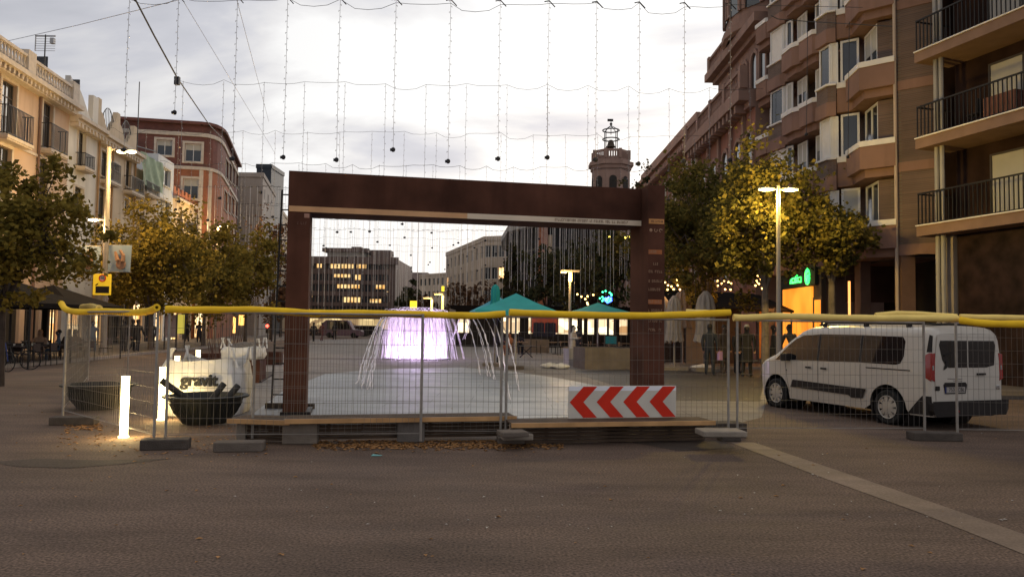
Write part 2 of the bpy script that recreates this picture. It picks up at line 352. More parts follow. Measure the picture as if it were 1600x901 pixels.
def balcony(par, fc, u0, u1, z, depth=.7, h=1.0, slab=.16, sp=.13, sm=None, rail=None, y=0.0, thick=.012):
    m = mbM(fc); m.box(u0, u1, y-depth, y-.004, z-slab, z); m.box(u0+.06, u1-.06, y-depth+.06, y-.004, z-slab-.08, z-slab-.002); o = m.build('balcony', sm or TRIM, par)
    r = mbM(fc); Y = y-depth+.05
    for zz in (z+.08, z+h): r.box(u0+.04, u1-.04, Y-.02, Y+.02, zz-.02, zz+.02); r.box(u0+.04, u0+.08, Y+.02, y, zz-.02, zz+.02); r.box(u1-.08, u1-.04, Y+.02, y, zz-.02, zz+.02)
    n = max(2, int((u1-u0)/sp))
    for i in range(n+1):
        x = u0+.06+(u1-u0-.12)*i/n; r.box(x-thick, x+thick, Y-thick, Y+thick, z, z+h-.02)
    k = max(1, int(depth/sp))
    for i in range(1, k):
        yy = Y+(y-Y)*i/k
        for x in (u0+.06, u1-.06): r.box(x-thick, x+thick, yy-thick, yy+thick, z+.1, z+h-.02)
    r.build('railing', rail or IRON, o); return o
def shell(par, poly, z0, z1, m, roofm=None, name='wall', skip=()):
    """side and back walls + flat roof of a footprint; skipped sides are built with openings elsewhere"""
    b = MB(); n = len(poly)
    for i in range(n):
        if i in skip: continue
        p, q = poly[i], poly[(i+1)%n]; b.quad((p[0],p[1],z0),(q[0],q[1],z0),(q[0],q[1],z1),(p[0],p[1],z1))
    b.cur = 1; b.add([(p[0],p[1],z1) for p in poly], [tuple(range(n))])
    return b.build(name, [m, roofm or mat('roof_gravel', (.2,.18,.16), .9, .15, 2)], par)
def arch(mb, a, b, z0, z1, y0, y1, n=8):     # solid dark arched opening volume (prism along y)
    r = (b-a)/2; cx = (a+b)/2; pts = [(a, z0), (b, z0)]+[(cx+r*math.cos(math.pi*i/n), z1-r+r*math.sin(math.pi*i/n)) for i in range(n+1)]
    k = len(pts); mb.add([(p[0], y0, p[1]) for p in pts]+[(p[0], y1, p[1]) for p in pts], [tuple(range(k)), tuple(range(k, 2*k))[::-1]]+[(i,(i+1)%k,k+(i+1)%k,k+i) for i in range(k)])

# ---------------- left row: facade line
def PL(D): return Vector((-20.5-.125*D, D))
def DL(px): return 20.5*1200/(650-px)
def leftfc(px0, px1=None, D0=None):
    a = PL(D0 if D0 else DL(px0)); b = PL(DL(px1)); return FC(a, b)
def inback(fc, dep=9):
    a = fc.P; b = fc.Q; n = fc.n*dep; return [a, b, b+n, a+n]
# peach block with balustrade
fc = leftfc(None, 97, 27); H = fc.uz(50, 128)[1]
t = thing('townhouse', 'peach townhouse with stone balustrade on its roof, at the far left edge', 'building', (*fc.P, 0))
holes = [fc.rect(53,153,69,226), fc.rect(-14,118,10,204), fc.rect(49,243,65,330), fc.rect(-16,224,6,310), fc.rect(-90,60,-62,175)]
shop = [fc.rect(2,470,30,556), fc.rect(38,470,60,553), fc.rect(66,478,90,540)]
shop = [[a,b,.15,3.0] for a,b,c,d in shop]
m = mbM(fc); wall(m, 0, fc.len, 0, H, holes+shop); m.build('wall', PEACH, t); shell(t, inback(fc), 0, H, PEACH, skip=(0,), name='side_wall')
for h in holes: window(t, fc, h, DFRAME, DARKG, sur=(TRIM, .16), trans=1)
for i, h in enumerate(shop): window(t, fc, h, DFRAME, LIT1 if i == 2 else INNER, name='shopfront', mull=2, trans=1)
for h in (fc.rect(50,192,79,232), fc.rect(-22,165,22,212), fc.rect(-100,120,-55,150)): balcony(t, fc, h[0], h[1], h[2], .6, h[3]-h[2])
m = mbM(fc)
m.box(-.2, fc.len+.1, -.45, 0, H-.55, H-.25); m.box(-.2, fc.len+.2, -.75, .3, H-.25, H)
for i in range(int(fc.len/.42)): m.box(i*.42, i*.42+.16, -.6, -.45, H-.5, H-.26)
z5 = fc.uz(60, 232)[1]; m.box(0, fc.len, -.08, 0, z5-.5, z5-.35)
m.build('cornice', TRIM, t)
m = mbM(fc); bh = fc.uz(50,105)[1]-H; bh = max(1.0, bh)
for i in range(int(fc.len/.32)): 
    x = i*.32+.1; m.M = fc.M @ Matrix.Translation((x, -.3, H)); m.lathe([(.06,.18),(.1,.35),(.05,bh*.6),(.09,bh-.15)], 6)
m.M = fc.M; m.box(0, fc.len, -.42, -.18, H, H+.18); m.box(0, fc.len, -.45, -.15, H+bh-.15, H+bh)
for i in range(4): x = fc.len-.35-i*5.2; m.box(x-.4, x+.4, -.5, -.1, H, H+bh+.25)
m.build('balustrade', TRIM, t)
m = mbM(fc)
for px in (46.5,): u = fc.u(px); m.tube([(u,-.1,0),(u,-.1,H-.5)], .07, 6)
m.build('drainpipe', mat('pipe_brown', (.18,.11,.08), .6, .1, 3), t)
def antenna(P, z, h, label, kind=0):
    t = thing('antenna', label, 'antenna', (*P[:2], z)); m = MB(); m.tube([(*P[:2], z), (*P[:2], z+h)], .035, 5); m.build('mast', IRON, t)
    m = MB(); x, y = P[:2]
    if kind == 0:
        m.box(x-.55, x+.55, y-.02, y+.02, z+h-.1, z+h-.04); m.box(x-.55, x-.5, y-.02, y+.02, z+h-.9, z+h); m.box(x+.3, x+.5, y-.1, y+.1, z+h-.5, z+h-.2)
        for i in range(7): m.box(x-.5, x+.55, y-.01, y+.01, z+h-.9+i*.13, z+h-.88+i*.13)
    else:
        m.tube([(x, y, z+h*.1),(x+1.4, y, z+h*.03)], .04, 5)
    m.build('aerial', mat('grey_metal', (.3,.3,.31), .4, .1, 5, metal=.6), t)
u = 0; D = 41; p = at(71, 60, D); antenna(p, H, p.z-H+.2, 'tall tv antenna with grid reflector on the peach townhouse roof')
# dark reed screens on the roof terrace
for (px0, px1, pa, pb) in ((40,74,88,112),(95,124,124,146)):
    m = MB(); a = at(px0, pa, 46); b = at(px1, pa+2, 46)
    m.seg(a, b, .08, H-.2, max(a.z, b.z)); o = m.build('roof_screen', mat('reed_screen', (.07,.07,.075), .9, .3, 12)); recenter(o)
    tag(o, 'dark reed screen on the roof of the peach townhouse' if px0 == 40 else 'dark reed screen behind the curved parapet of the white house', 'screen')

# white and cream terrace row with curvy parapets
def terrace(px0, px1, ytop, mt, label, wins, bals, shops, name='townhouse', par_y=None):
    fc = leftfc(px0, px1); H = fc.uz((px0+px1)/2, ytop)[1]
    t = thing(name, label, 'building', (*fc.P, 0)); hs = [fc.rect(*w[:4]) for w in wins]
    ss = []
    for a, b in shops: r = fc.rect(a, 480, b, 540); ss.append([r[0], r[1], .12, 3.0])
    m = mbM(fc); wall(m, 0, fc.len, 0, H, hs+ss); m.build('wall', mt, t); shell(t, inback(fc), 0, H, mt, skip=(0,), name='side_wall')
    for w, h in zip(wins, hs):
        k = w[4] if len(w) > 4 else 0
        window(t, fc, h, DFRAME if k != 2 else WFRAME, SHADE if k == 1 else DARKG, sur=(TRIM if k != 2 else WHITEP, .13), blind=.5 if k == 3 else 0, mull=1, trans=0 if k == 2 else 1)
    for i, h in enumerate(ss): window(t, fc, h, DFRAME, [LIT1, INNER, INNER, LIT1][i % 4], name='shopfront', mull=1, trans=1)
    for b in bals:
        r = fc.rect(*b); balcony(t, fc, r[0], r[1], r[2], .6, max(.8, r[3]-r[2]))
    return t, fc, H
t, fc, H = terrace(97, 143, 150+38, WHITEP, 'narrow white townhouse with a curved parapet beside the peach one', [(111,200,122,258),(108,290,122,335)], [(107,238,124,258)], [(103,128)])
m = mbM(fc); m.box(0, fc.len, -.5, 0, H-.3, H-.1); m.box(0, fc.len, -.7, 0, H-.1, H+.12)
for i in range(int(fc.len/.5)): m.box(i*.5+.1, i*.5+.3, -.5, 0, H-.55, H-.31)
m.build('cornice', TRIM, t)
pts = [(0, H+2.4)]
for i in range(13):
    s = i/12; pts.append((fc.len*(.08+.72*s), H+.9+1.3*(1-s)**1.5+.35*math.sin(s*math.pi*1.5)))
pts += [(fc.len*.8, H+2.2), (fc.len, H+2.2)]
def parapet(fc, pts, H, mt, t, th=.3, y0=0.02):
    m = mbM(fc); k = len(pts)
    for (a, za), (b, zb) in zip(pts, pts[1:]):
        if b-a < 1e-4: continue
        m.add([(a,y0,H),(b,y0,H),(b,y0,zb),(a,y0,za),(a,y0+th,H),(b,y0+th,H),(b,y0+th,zb),(a,y0+th,za)], [(0,1,2,3),(7,6,5,4),(3,2,6,7),(0,4,5,1),(0,3,7,4),(1,5,6,2)])
    m.build('parapet', mt, t)
parapet(fc, pts, H, WHITEP, t)
t, fc, H = terrace(143, 205, 175+48, CREAM, 'long cream townhouse with small iron balconies and a lobed parapet', [(148,232,160,272),(187,246,196,288),(146,292,158,336),(187,308,194,330,3),(168,250,176,262,1)], [(148,250,167,280),(185,275,206,298)], [(146,158),(164,190),(194,203)])
m = mbM(fc); m.box(0, fc.len, -.5, 0, H-.3, H-.1); m.box(0, fc.len, -.7, 0, H-.1, H+.12)
for i in range(int(fc.len/.5)): m.box(i*.5+.1, i*.5+.3, -.5, 0, H-.55, H-.31)
m.build('cornice', TRIM, t)
Ln = fc.len; P_ = [(0,H+2.4),(Ln*.07,H+2.4),(Ln*.07,H+1.6)]
for i in range(11): s = i/10; P_.append((Ln*(.08+.34*s), H+.6+1.0*abs(math.cos(s*math.pi))**2))
P_ += [(Ln*.46,H+2.3),(Ln*.53,H+2.3)]
for i in range(11): s = i/10; P_.append((Ln*(.54+.36*s), H+.6+1.0*abs(math.cos(s*math.pi))**2))
P_ += [(Ln*.93,H+2.2),(Ln,H+2.2)]
parapet(fc, P_, H, CREAM, t)
m = mbM(fc)
for s0, s1 in ((.08,.45),(.55,.92)):
    m.tube([(Ln*(s0+(s1-s0)*i/10), .1, H+1.0+1.2*math.sin(math.pi*i/10)) for i in range(11)], .03, 4)
    for i in range(1, 10): x = Ln*(s0+(s1-s0)*i/10); m.tube([(x,.1,H+.5),(x,.1,H+1.0+1.2*math.sin(math.pi*i/10))], .02, 4)
m.build('roof_railing', IRON, t)
m = mbM(fc)
for px in (141.5, 165, 201): u = max(.1, fc.u(px)); m.tube([(u,-.1,0),(u,-.1,H-.3)], .06, 6)
m.build('drainpipe', mat('pipe_ochre', (.33,.2,.1), .6, .1, 3), t)
p = at(218, 128, 56); antenna(p, 14, p.z-14, 'thin bare mast rising from the roof by the green netting', 1)
t, fc, H = terrace(205, 240, 262+5, CREAM, 'cream house under green debris netting at its roof edge', [(217,263,228,298,1),(212,330,218,352)], [(209,290,231,300)], [(208,222),(226,236)])
m = mbM(fc); z1 = fc.uz(222, 222)[1]
m.grid(lambda a, b: (a*fc.len, -.35-.08*math.sin(a*17+b*5)-.15*(1-b), H-1.2+(min(z1,H+1.2)-H+1.2)*b+.04*math.sin(a*9)*(b)), 30, 10)
m.build('netting', mat('green_netting', (.27,.34,.25), .9, .2, 2), t)
t, fc, H = terrace(240, 265, 243, mat('plaster_bluish_white', (.58,.6,.62), .9, .06, .8, stain=.15), 'narrow bluish white house with sliding windows', [(243,258,258,286,2),(241,310,258,346,1)], [], [(243,254)])
t, fc, H = terrace(265, 300, 312, CREAM, 'low cream house with a terracotta roof railing next to the red brick corner building', [(274,327,279,360),(287,335,292,362)], [(272,345,293,362)], [(268,280),(285,296)])
m = mbM(fc); 
for i in range(int(fc.len/1.1)): m.box(i*1.1+.2, i*1.1+.8, .02, .2, H, H+.9)
m.box(0, fc.len, .04, .16, H+.3, H+.55); m.build('parapet', WARMWALL, t)
m = mbM(fc); m.box(0, fc.len, -.35, 0, H-.2, H); m.build('cornice', TRIM, t)

# red brick corner building
RED1 = brick('red_brick_dark', (.14,.045,.034), (.18,.06,.042), (.12,.06,.05), .3, .09)
RED2 = brick('red_brick_orange', (.30,.10,.045), (.35,.12,.055), (.25,.11,.06), .3, .09)
zt = 0
Fa = at(178, 180, 70); Fb = at(316, 191, 71.6); side0 = PL(78); side1 = PL(DL(371)); Fb = Vector((Fb.x, Fb.y))
corner = []
A0 = Vector((Fb.x, Fb.y)); A1 = Vector((at(347,300,75.5).x, 75.5)); ctrl = Vector((at(339,300,71.9).x, 71.9))
for i in range(6):
    s = i/5; corner.append(A0*(1-s)**2+ctrl*2*s*(1-s)+A1*s*s)
E = Vector((at(371,300,91).x, 91)); poly = [Vector((Fa.x, Fa.y))]+corner+[E, E+Vector((-14,0)), Vector((Fa.x-2, 91))]
t = thing('brick_building', 'dark red brick corner building with orange lower floors', 'building', (A0.x, A0.y, 0))
ff = FC(poly[0], corner[0]); fs = FC(corner[-1], E); ztop = ff.uz(300, 191)[1]; zb = ff.uz(290, 262)[1]
hf = [ff.rect(235,218,260,242), ff.rect(280,224,306,252), ff.rect(279,279,303,310), ff.rect(296,335,306,362)]
hs = [fs.rect(345+i*5.6, 236+i*6, 349.5+i*5.2, 268+i*4.5) for i in range(4)]+[fs.rect(344+i*6, 290+i*5, 349+i*5.6, 322+i*3.2) for i in range(4)]+[fs.rect(344+i*6, 346+i*3, 349+i*5.6, 372+i*2) for i in range(4)]
for (a, b, zz0, zz1, mm) in ((0,0,0,zb,RED2),(0,0,zb,ztop,RED1)):
    m = mbM(ff); wall(m, 0, ff.len, zz0, zz1, [h for h in hf if zz0 <= (h[2]+h[3])/2 < zz1]); 
    m.M = fs.M; wall(m, 0, fs.len, zz0, zz1, [h for h in hs if zz0 <= (h[2]+h[3])/2 < zz1]); m.M = Matrix.Identity(4)
    for p, q in zip(corner, corner[1:]): m.quad((p.x,p.y,zz0),(q.x,q.y,zz0),(q.x,q.y,zz1),(p.x,p.y,zz1))
    m.build('upper_wall' if zz0 else 'lower_wall', mm, t)
shell(t, poly, 0, ztop, RED1, skip=tuple(range(len(corner)+1)), name='back_wall')
path = [poly[0]]+corner+[E]
def band(path, off, z0, z1, name, mt, t, h=.3):
    m = MB()
    for p, q in zip(path, path[1:]):
        d = (q-p).normalized(); nn = Vector((-d.y, d.x)); m.seg(p-nn*off-d*off*.3, q-nn*off+d*off*.3, h, z0, z1)
    return m.build(name, mt, t)
band(path, .12, ztop-1.35, ztop-1.0, 'frieze', TRIM, t); band(path, .12, zb-.15, zb+.15, 'string_course', TRIM, t); band(path, .4, ztop-.25, ztop+.02, 'coping', RED1, t, .5)
for h in hf: window(t, ff, h, WFRAME, DARKG, sur=(TRIM, .22), blind=.35)
for h in hs: window(t, fs, h, WFRAME, DARKG, sur=(TRIM, .12), mull=0)
for i in range(5):
    r = ff.rect(200+i*26, 480, 216+i*26, 530); window(t, ff, [r[0], r[1], .2, 3], DFRAME, [INNER, LIT1, INNER][i % 3], name='shopfront', y=-.3)
m = MB(); p0, p1 = corner[0], corner[2]; m.seg(p0+Vector((-.05,-.12)), p1+Vector((.05,-.12)), .2, 0, zb-.16); m.build('pilaster', TRIM, t)

# grey block and pale houses beyond
def block(label, pts, H, mt, rows=0, cols=0, face=0, lit=.0, name='apartment_building', parapet_h=.5, z0=1.2, wm=None, hh=1.3, ww=1.0, cat='building', fr=True, litm=None, faces=None):
    poly = [Vector(p[:2]) for p in pts]; t = thing(name, label, cat, (poly[0].x, poly[0].y, 0))
    faces = faces or [(face, cols)]; sk = tuple(f[0] for f in faces) if rows else ()
    shell(t, poly, 0, H, mt, skip=sk, name='wall' if not rows else 'side_wall')
    for fi, cl in (faces if rows else []):
        f = FC(poly[fi], poly[(fi+1) % len(poly)]); m = mbM(f); hs = []
        if cl:
            for r in range(rows):
                for c in range(cl):
                    cx = f.len*(c+.5)/cl; zc = z0+(H-z0)*(r+.5)/rows; hs.append([cx-min(ww/2, f.len/cl*.42), cx+min(ww/2, f.len/cl*.42), zc-hh/2, zc+hh/2])
        wall(m, 0, f.len, 0, H, hs, dep=.3); m.build('wall', mt, t)
        for h in hs:
            L_ = random.random() < lit
            if fr: window(t, f, h, WFRAME, (litm or LIT1) if L_ else (wm or DARKG), mull=1)
            else:
                p = mbM(f); p.quad((h[0],.28,h[2]),(h[1],.28,h[2]),(h[1],.28,h[3]),(h[0],.28,h[3])); p.build('window', (litm or LIT1) if L_ else (wm or DARKG), t)
    m = MB(); k = len(poly)
    for i in range(k):
        p, q = poly[i], poly[(i+1) % k]; d = (q-p).normalized(); nn = Vector((-d.y, d.x)); m.seg(p-nn*.12, q-nn*.12, .35, H-.06, H+parapet_h)
    m.build('parapet', mt, t); return t, poly
GREY = mat('render_grey', (.36,.31,.27), .9, .1, .4, stain=.3)
a = at(366,272,95); b = at(411,277,95); c = at(432,300,112)
block('plain grey rendered block behind the red brick building', [a, b, c, (c.x-12, c.y+2)], at(400,276,95).z, GREY, 5, 3, faces=[(1, 4)], wm=DARKG)
p = at(401,262,108); q = at(424,262,108); t, _ = block('black rooftop hut on the grey rendered block', [p, q, (q.x,114), (p.x,114)], at(410,262,108).z, mat('black_cladding', (.03,.035,.045), .5, .1, 2), name='rooftop_hut')
a = at(405,330,114); b = at(444,345,122); block('pale pink house far down the left side of the square', [at(414,290,113), at(436,300,125), (at(436,300,125).x-9, 128), (at(414,290,113).x-9,116)], at(425,292,118).z, mat('pinkish_plaster', (.5,.36,.3), .9, .1, .6), 5, 3, faces=[(0,4)])
block('cream house further along behind the left trees', [at(432,330,128), at(452,335,150), (at(452,335,150).x-9, 152), (at(432,330,128).x-9,130)], at(440,330,135).z, CREAM, 4, 4, faces=[(0,5)])
# far office block across the end of the square
OFF = mat('office_cladding', (.15,.105,.09), .7, .2, .5)
OLIT = litglass('lit_office_band', (.75,.36,.08), (1,.72,.32), .95, .9); OBLU = glassm('office_glass', (.035,.045,.055), .15)
a = at(452,400,150); b = at(618,404,150); Ho = at(540,402,150).z
t = thing('office_building', 'wide dark office block with lit window bands across the end of the square', 'building', (a.x, a.y, 0))
f = FC(a, b); shell(t, [f.P, f.Q, f.Q+Vector((0,25)), f.P+Vector((0,25))], 0, Ho, OFF, skip=(0,), name='side_wall')
rows = [(409,420),(428,438),(444,455),(462,472),(478,488)]; hs = []
for (y0, y1) in rows: r = f.rect(455, y0, 612, y1); hs.append([.5, f.len-1.2, r[2], r[3]])
hs.append([.5, f.len-1.2, .3, 2.6])
m = mbM(f); wall(m, 0, f.len, 0, Ho, hs, dep=.4); m.build('wall', OFF, t)
for h in hs[:-1]:
    m = mbM(f); m.quad((h[0],.38,h[2]),(h[1],.38,h[2]),(h[1],.38,h[3]),(h[0],.38,h[3])); o = m.build('window_band', OBLU, t)
    m = mbM(f)
    for i in range(29): u = h[0]+(h[1]-h[0])*i/28; m.box(u-.1, u+.1, .05, .36, h[2]+.01, h[3]-.01)
    m.build('mullions', OFF, o)
for (x0,y0,x1,y1) in ((514,410,531,419),(532,411,550,419),(555,412,570,419),(492,411,500,418),(518,428,545,433),(553,429,562,437),(525,444,560,450),(586,444,600,451),(534,464,562,474),(577,467,596,475),(603,455,612,459)):
    r = f.rect(x0,y0,x1,y1); m = mbM(f); m.box(r[0],r[1],.30,.33,r[2],r[3]); m.build('lit_window', OLIT, t)
m = mbM(f); h = hs[-1]; m.quad((h[0],.38,h[2]),(h[1],.38,h[2]),(h[1],.38,h[3]),(h[0],.38,h[3])); m.build('lit_shopfront', litglass('far_shops', (.15,.08,.04), (1,.75,.35), .9, .35), t)
r = f.rect(503,381,562,394); m = mbM(f); m.box(r[0], r[1], 3, 12, Ho, Ho+ (r[3]-r[2])*.8); m.build('rooftop_storey', mat('rooftop_pale', (.4,.37,.34), .9, .1, 1), t)
m = mbM(f); m.box(r[0]-.8, r[1]+.8, 2, 13, Ho+(r[3]-r[2])*.8, Ho+(r[3]-r[2])*1.25); m.box(r[1]-3, r[1]-1, 5, 7, Ho+(r[3]-r[2])*1.25, Ho+(r[3]-r[2])*1.6); m.box(r[1]+1, r[1]+5, 5, 9, Ho, Ho+2.0); m.build('roof', OFF, t)
m = mbM(f); m.box(-.5, f.len+.6, -.5, .4, Ho-1.3, Ho+.1); m.build('cornice', OFF, t)
# beige corner building right of the gap
BEI = mat('beige_stone', (.50,.40,.30), .9, .1, .5, stain=.25)
a = at(697,400,158); b = at(757,375,128); c = at(800,367,126)
bH = 1.75+133*127/1200
t, poly = block('beige stone corner building with three rows of windows beyond the fountain', [a, b, c, (c.x+3, 150), (a.x+14, 170)], bH, BEI, 4, 6, faces=[(0,9),(1,4)], hh=2.0, ww=1.3, parapet_h=.7, fr=True, lit=.04)
block('low beige house with a flat roof at the very end of the street', [at(655,428,210), at(702,424,200), (at(702,424,200).x+4,225), (at(655,428,210).x,235)], at(680,430,205).z, BEI, 4, 6, faces=[(0,7)], fr=False, hh=1.8)
block('brownish tower house above the roofs at the end of the street', [at(640,430,240), at(668,428,240), (at(668,428,240).x,255), (at(640,430,240).x,255)], at(655,428,240).z, mat('brown_render', (.25,.19,.17), .9, .1, .5), 3, 4, faces=[(0,4)], fr=False)
block('low grey house closing the gap beside the office block', [at(560,470,300), at(645,470,300), (at(645,470,300).x,320), (at(560,470,300).x,320)], at(640,470,300).z, mat('far_grey_render', (.3,.29,.31), .9, .1, .5), 3, 8, faces=[(0,8)], fr=False)  # far house in one even grey render
# dark glass building with curved roof slab
t = thing('office_building', 'dark curved glass building with a thin pale roof slab behind the dark trees', 'building', (3, 96, 0))
gp = [at(796,370,112), at(800,370,100), at(848,370,92), at(905,370,90), at(962,370,94), at(1010,370,104)]
gp = [Vector((p.x, p.y)) for p in gp]; gH = 13.8
DG = glassm('blue_curtain_wall', (.05,.065,.075), .12)
for i, (p, q) in enumerate(zip(gp, gp[1:])):
    f = FC(p, q); m = mbM(f); m.quad((0,0,0),(f.len,0,0),(f.len,0,gH),(0,0,gH)); o = m.build('curtain_wall', DG if i in (1,2) else OFF, t)
    m = mbM(f); n = max(2, int(f.len/1.4))
    for k in range(n+1): u = f.len*k/n; m.box(u-.05, u+.05, -.1, -.003, .2, gH)
    for k in range(1, 5): z = gH*k/5; m.box(.06, f.len-.06, -.09, -.005, z-.12, z+.12)
    m.build('mullions', DFRAME, o)
p = gp[2]; m = MB(); m.prism([(p.x-.5,p.y-.6),(p.x+.6,p.y-.6),(p.x+.6,p.y+.2),(p.x-.5,p.y+.2)], 0, gH); m.build('red_column', WARMWALL, t)
m = MB(); m.prism([(p.x+.62,p.y-.5),(p.x+2.2,p.y-.6),(p.x+2.2,p.y+.2),(p.x+.62,p.y+.2)], 8.5, gH-1.2); m.build('cream_panel', CREAM, t)
def expand(pl, o): c = sum(pl, Vector((0,0)))/len(pl)+Vector((0,20)); return [c+(p-c)*(1+o/(p-c).length) for p in pl]
rp_ = expand(gp, 1.6); m = MB(); m.prism(rp_+[Vector((rp_[-1].x, 125)), Vector((rp_[0].x, 125))], gH, gH+.7); m.build('roof_slab', mat('roof_slab_pale', (.3,.28,.25), .8, .1, 1), t)
m = MB(); m.prism(gp+[Vector((gp[-1].x, 124)), Vector((gp[0].x, 124))], 0, gH-.01); m.build('core', INNER, t)

# ---------------- right row
TERRA = mat('terracotta_plaster', (.26,.125,.095), .9, .12, .5, stain=.3)
f = FC((13,76), (13,53)); H = 16.0
t = thing('townhouse', 'salmon plastered house with a heavy cornice behind the right trees', 'building', (13,53,0))
hs = [[u-.6, u+.6, z, z+2.2] for u in (2.5,6.5,10.5,14.5,18.5,21.2) for z in (4.6,8.2,11.8)]
m = mbM(f); wall(m, 0, f.len, 0, H, hs); m.build('wall', TERRA, t); shell(t, [f.P,f.Q,f.Q+Vector((9,0)),f.P+Vector((9,0))], 0, H, TERRA, skip=(0,), name='side_wall')
for h in hs: window(t, f, h, WFRAME, DARKG, sur=(TRIM,.16))
m = mbM(f); m.box(-.2, f.len+.2, -.5, 0, H-.9, H-.5); m.box(-.2, f.len+.2, -.8, 0, H-.5, H-.15); m.box(0, f.len, -.3, 0, H-.15, H+.8)
for i in range(40): m.box(i*.57+.1, i*.57+.35, -.75, -.2, H-1.3, H-.92)
m.build('cornice', mat('cornice_pinkish', (.36,.22,.17), .9, .12, 1, stain=.3), t)
block('brownish house with a plain parapet, last one before the bell tower', [(11.8,110),(12.9,76.2),(22,76.2),(22,110)], 14.2, mat('brown_plaster', (.27,.17,.14), .9, .1, .5), 4, 8, faces=[(0,8)], hh=1.8)
# ornate corner house
SAL = mat('ornate_stone', (.27,.17,.135), .9, .12, .6, stain=.35)
t = thing('ornate_building', 'ornate old house with arched windows, a terrace balustrade and a domed top', 'building', (13,45,0))
f = FC((12.9,53),(12.9,40.6)); m = mbM(f); wall(m, 0, f.len, 0, 14.6); m.build('wall', TERRA, t)
shell(t, [f.P, f.Q, f.Q+Vector((9,0)), f.P+Vector((9,0))], 0, 14.6, SAL, skip=(0,), name='side_wall')
def archwin(t, f, a, b, z0, z1, y=0.0):
    m = mbM(f); s = .22; r = (b-a)/2; n = 8; cx = (a+b)/2
    pts = [(a-s, z0)]+[(cx-(r+s)*math.cos(math.pi*i/n), z1-r+(r+s)*math.sin(math.pi*i/n)) for i in range(n+1)]+[(b+s, z0)]
    ins = [(a, z0)]+[(cx-r*math.cos(math.pi*i/n), z1-r+r*math.sin(math.pi*i/n)) for i in range(n+1)]+[(b, z0)]
    for i in range(len(pts)-1):
        m.add([(pts[i][0],y-.12,pts[i][1]),(pts[i+1][0],y-.12,pts[i+1][1]),(ins[i+1][0],y-.12,ins[i+1][1]),(ins[i][0],y-.12,ins[i][1]),
               (pts[i][0],y+.01,pts[i][1]),(pts[i+1][0],y+.01,pts[i+1][1]),(ins[i+1][0],y-.01,ins[i+1][1]),(ins[i][0],y-.01,ins[i][1])], [(0,1,2,3),(0,4,5,1),(3,2,6,7)])
    o = m.build('arched_window', SAL, t); q = mbM(f); arch(q, a, b, z0, z1, y-.02, y-.015); q.build('pane', DARKG, o)
for u in (1.6,4.2,6.8,9.4,11.5):
    archwin(t, f, u-.6, u+.6, 8.6, 12.4); archwin(t, f, u-.55, u+.55, 4.6, 7.4)
m = mbM(f)
for u in (.2,2.9,5.5,8.1,10.6): m.box(u-.18, u+.18, -.18, .0, 4, 13.6)
m.build('pilaster', SAL, t)
m = mbM(f); m.box(-.3, f.len, -.35, 0, 13.6, 13.95); m.box(-.6, f.len, -.9, .2, 13.95, 14.6); 
for i in range(15): m.box(i*.8, i*.8+.3, -.8, -.2, 13.5, 13.94)
m.build('cornice', SAL, t)
def balust(t, f, u0, u1, z, y, h=1.1, name='balustrade'):
    m = mbM(f); m.box(u0, u1, y-.14, y+.14, z, z+.18); m.box(u0, u1, y-.16, y+.16, z+h-.16, z+h); n = int((u1-u0)/.34)
    for i in range(n):
        u = u0+.2+i*.34; m.M = f.M @ Matrix.Translation((u, y, z)); m.lathe([(.06,.18),(.11,.4),(.05,.7),(.09,h-.16)], 6)
    m.M = f.M
    for u in ([u0]+[u0+i*(u1-u0)/4 for i in range(1, 5)] if u1-u0 > 6 else [u0, u1]): m.box(u-.2, u+.2, y-.2, y+.2, z, z+h+.12)
    m.build(name, SAL, t)
balust(t, f, -.3, f.len-.1, 14.6, -.65)
f2 = FC((13.6,50.6),(13.6,40.6)); m = mbM(f2); m.quad((0,0,14.6),(f2.len,0,14.6),(f2.len,0,18.3),(0,0,18.3)); m.quad((0,0,14.6),(0,8,14.6),(0,8,18.3),(0,0,18.3)); m.build('upper_wall', SAL, t)
for u in (1.0,2.6,4.2,6.0,7.8,9.3): archwin(t, f2, u-.5, u+.5, 14.7, 17.3)
m = mbM(f2); m.box(-.3, f2.len, -.3, .1, 18.0, 18.3); m.box(-.7, f2.len, -.75, 6, 18.3, 18.8); m.build('cornice', SAL, t)
balust(t, f2, -.4, 3.4, 18.8, -.4, 1.0)
cxx, cyy = 16.7, 45; m = MB(); m.lathe([(4.0,18.8),(4.0,24.2),(4.35,24.3),(4.35,24.8),(3.9,25.0),(3.7,26.5),(2.9,28.3),(1.5,29.6),(.05,30)], 24, (cxx, cyy, 0)); m.build('rotunda', SAL, t, smooth=True)
m = MB(); m.lathe([(4.02,18.8),(4.25,18.9),(4.25,19.3),(4.02,19.4)], 24, (cxx, cyy, 0)); m.build('moulding', SAL, t)
for i in range(7):
    an = R(150+i*22); px_, py_ = cxx+4.0*math.cos(an), cyy+4.0*math.sin(an); tx = Vector((math.sin(an), -math.cos(an))); tx = -tx
    ff_ = FC(Vector((px_, py_))-tx*.8, Vector((px_, py_))+tx*.8)
    if ff_.n.dot(Vector((px_-cxx, py_-cyy))) > 0: ff_ = FC(Vector((px_, py_))+tx*.8, Vector((px_, py_))-tx*.8)
    archwin(t, ff_, .3, 1.3, 20.0, 22.8, y=-.02)

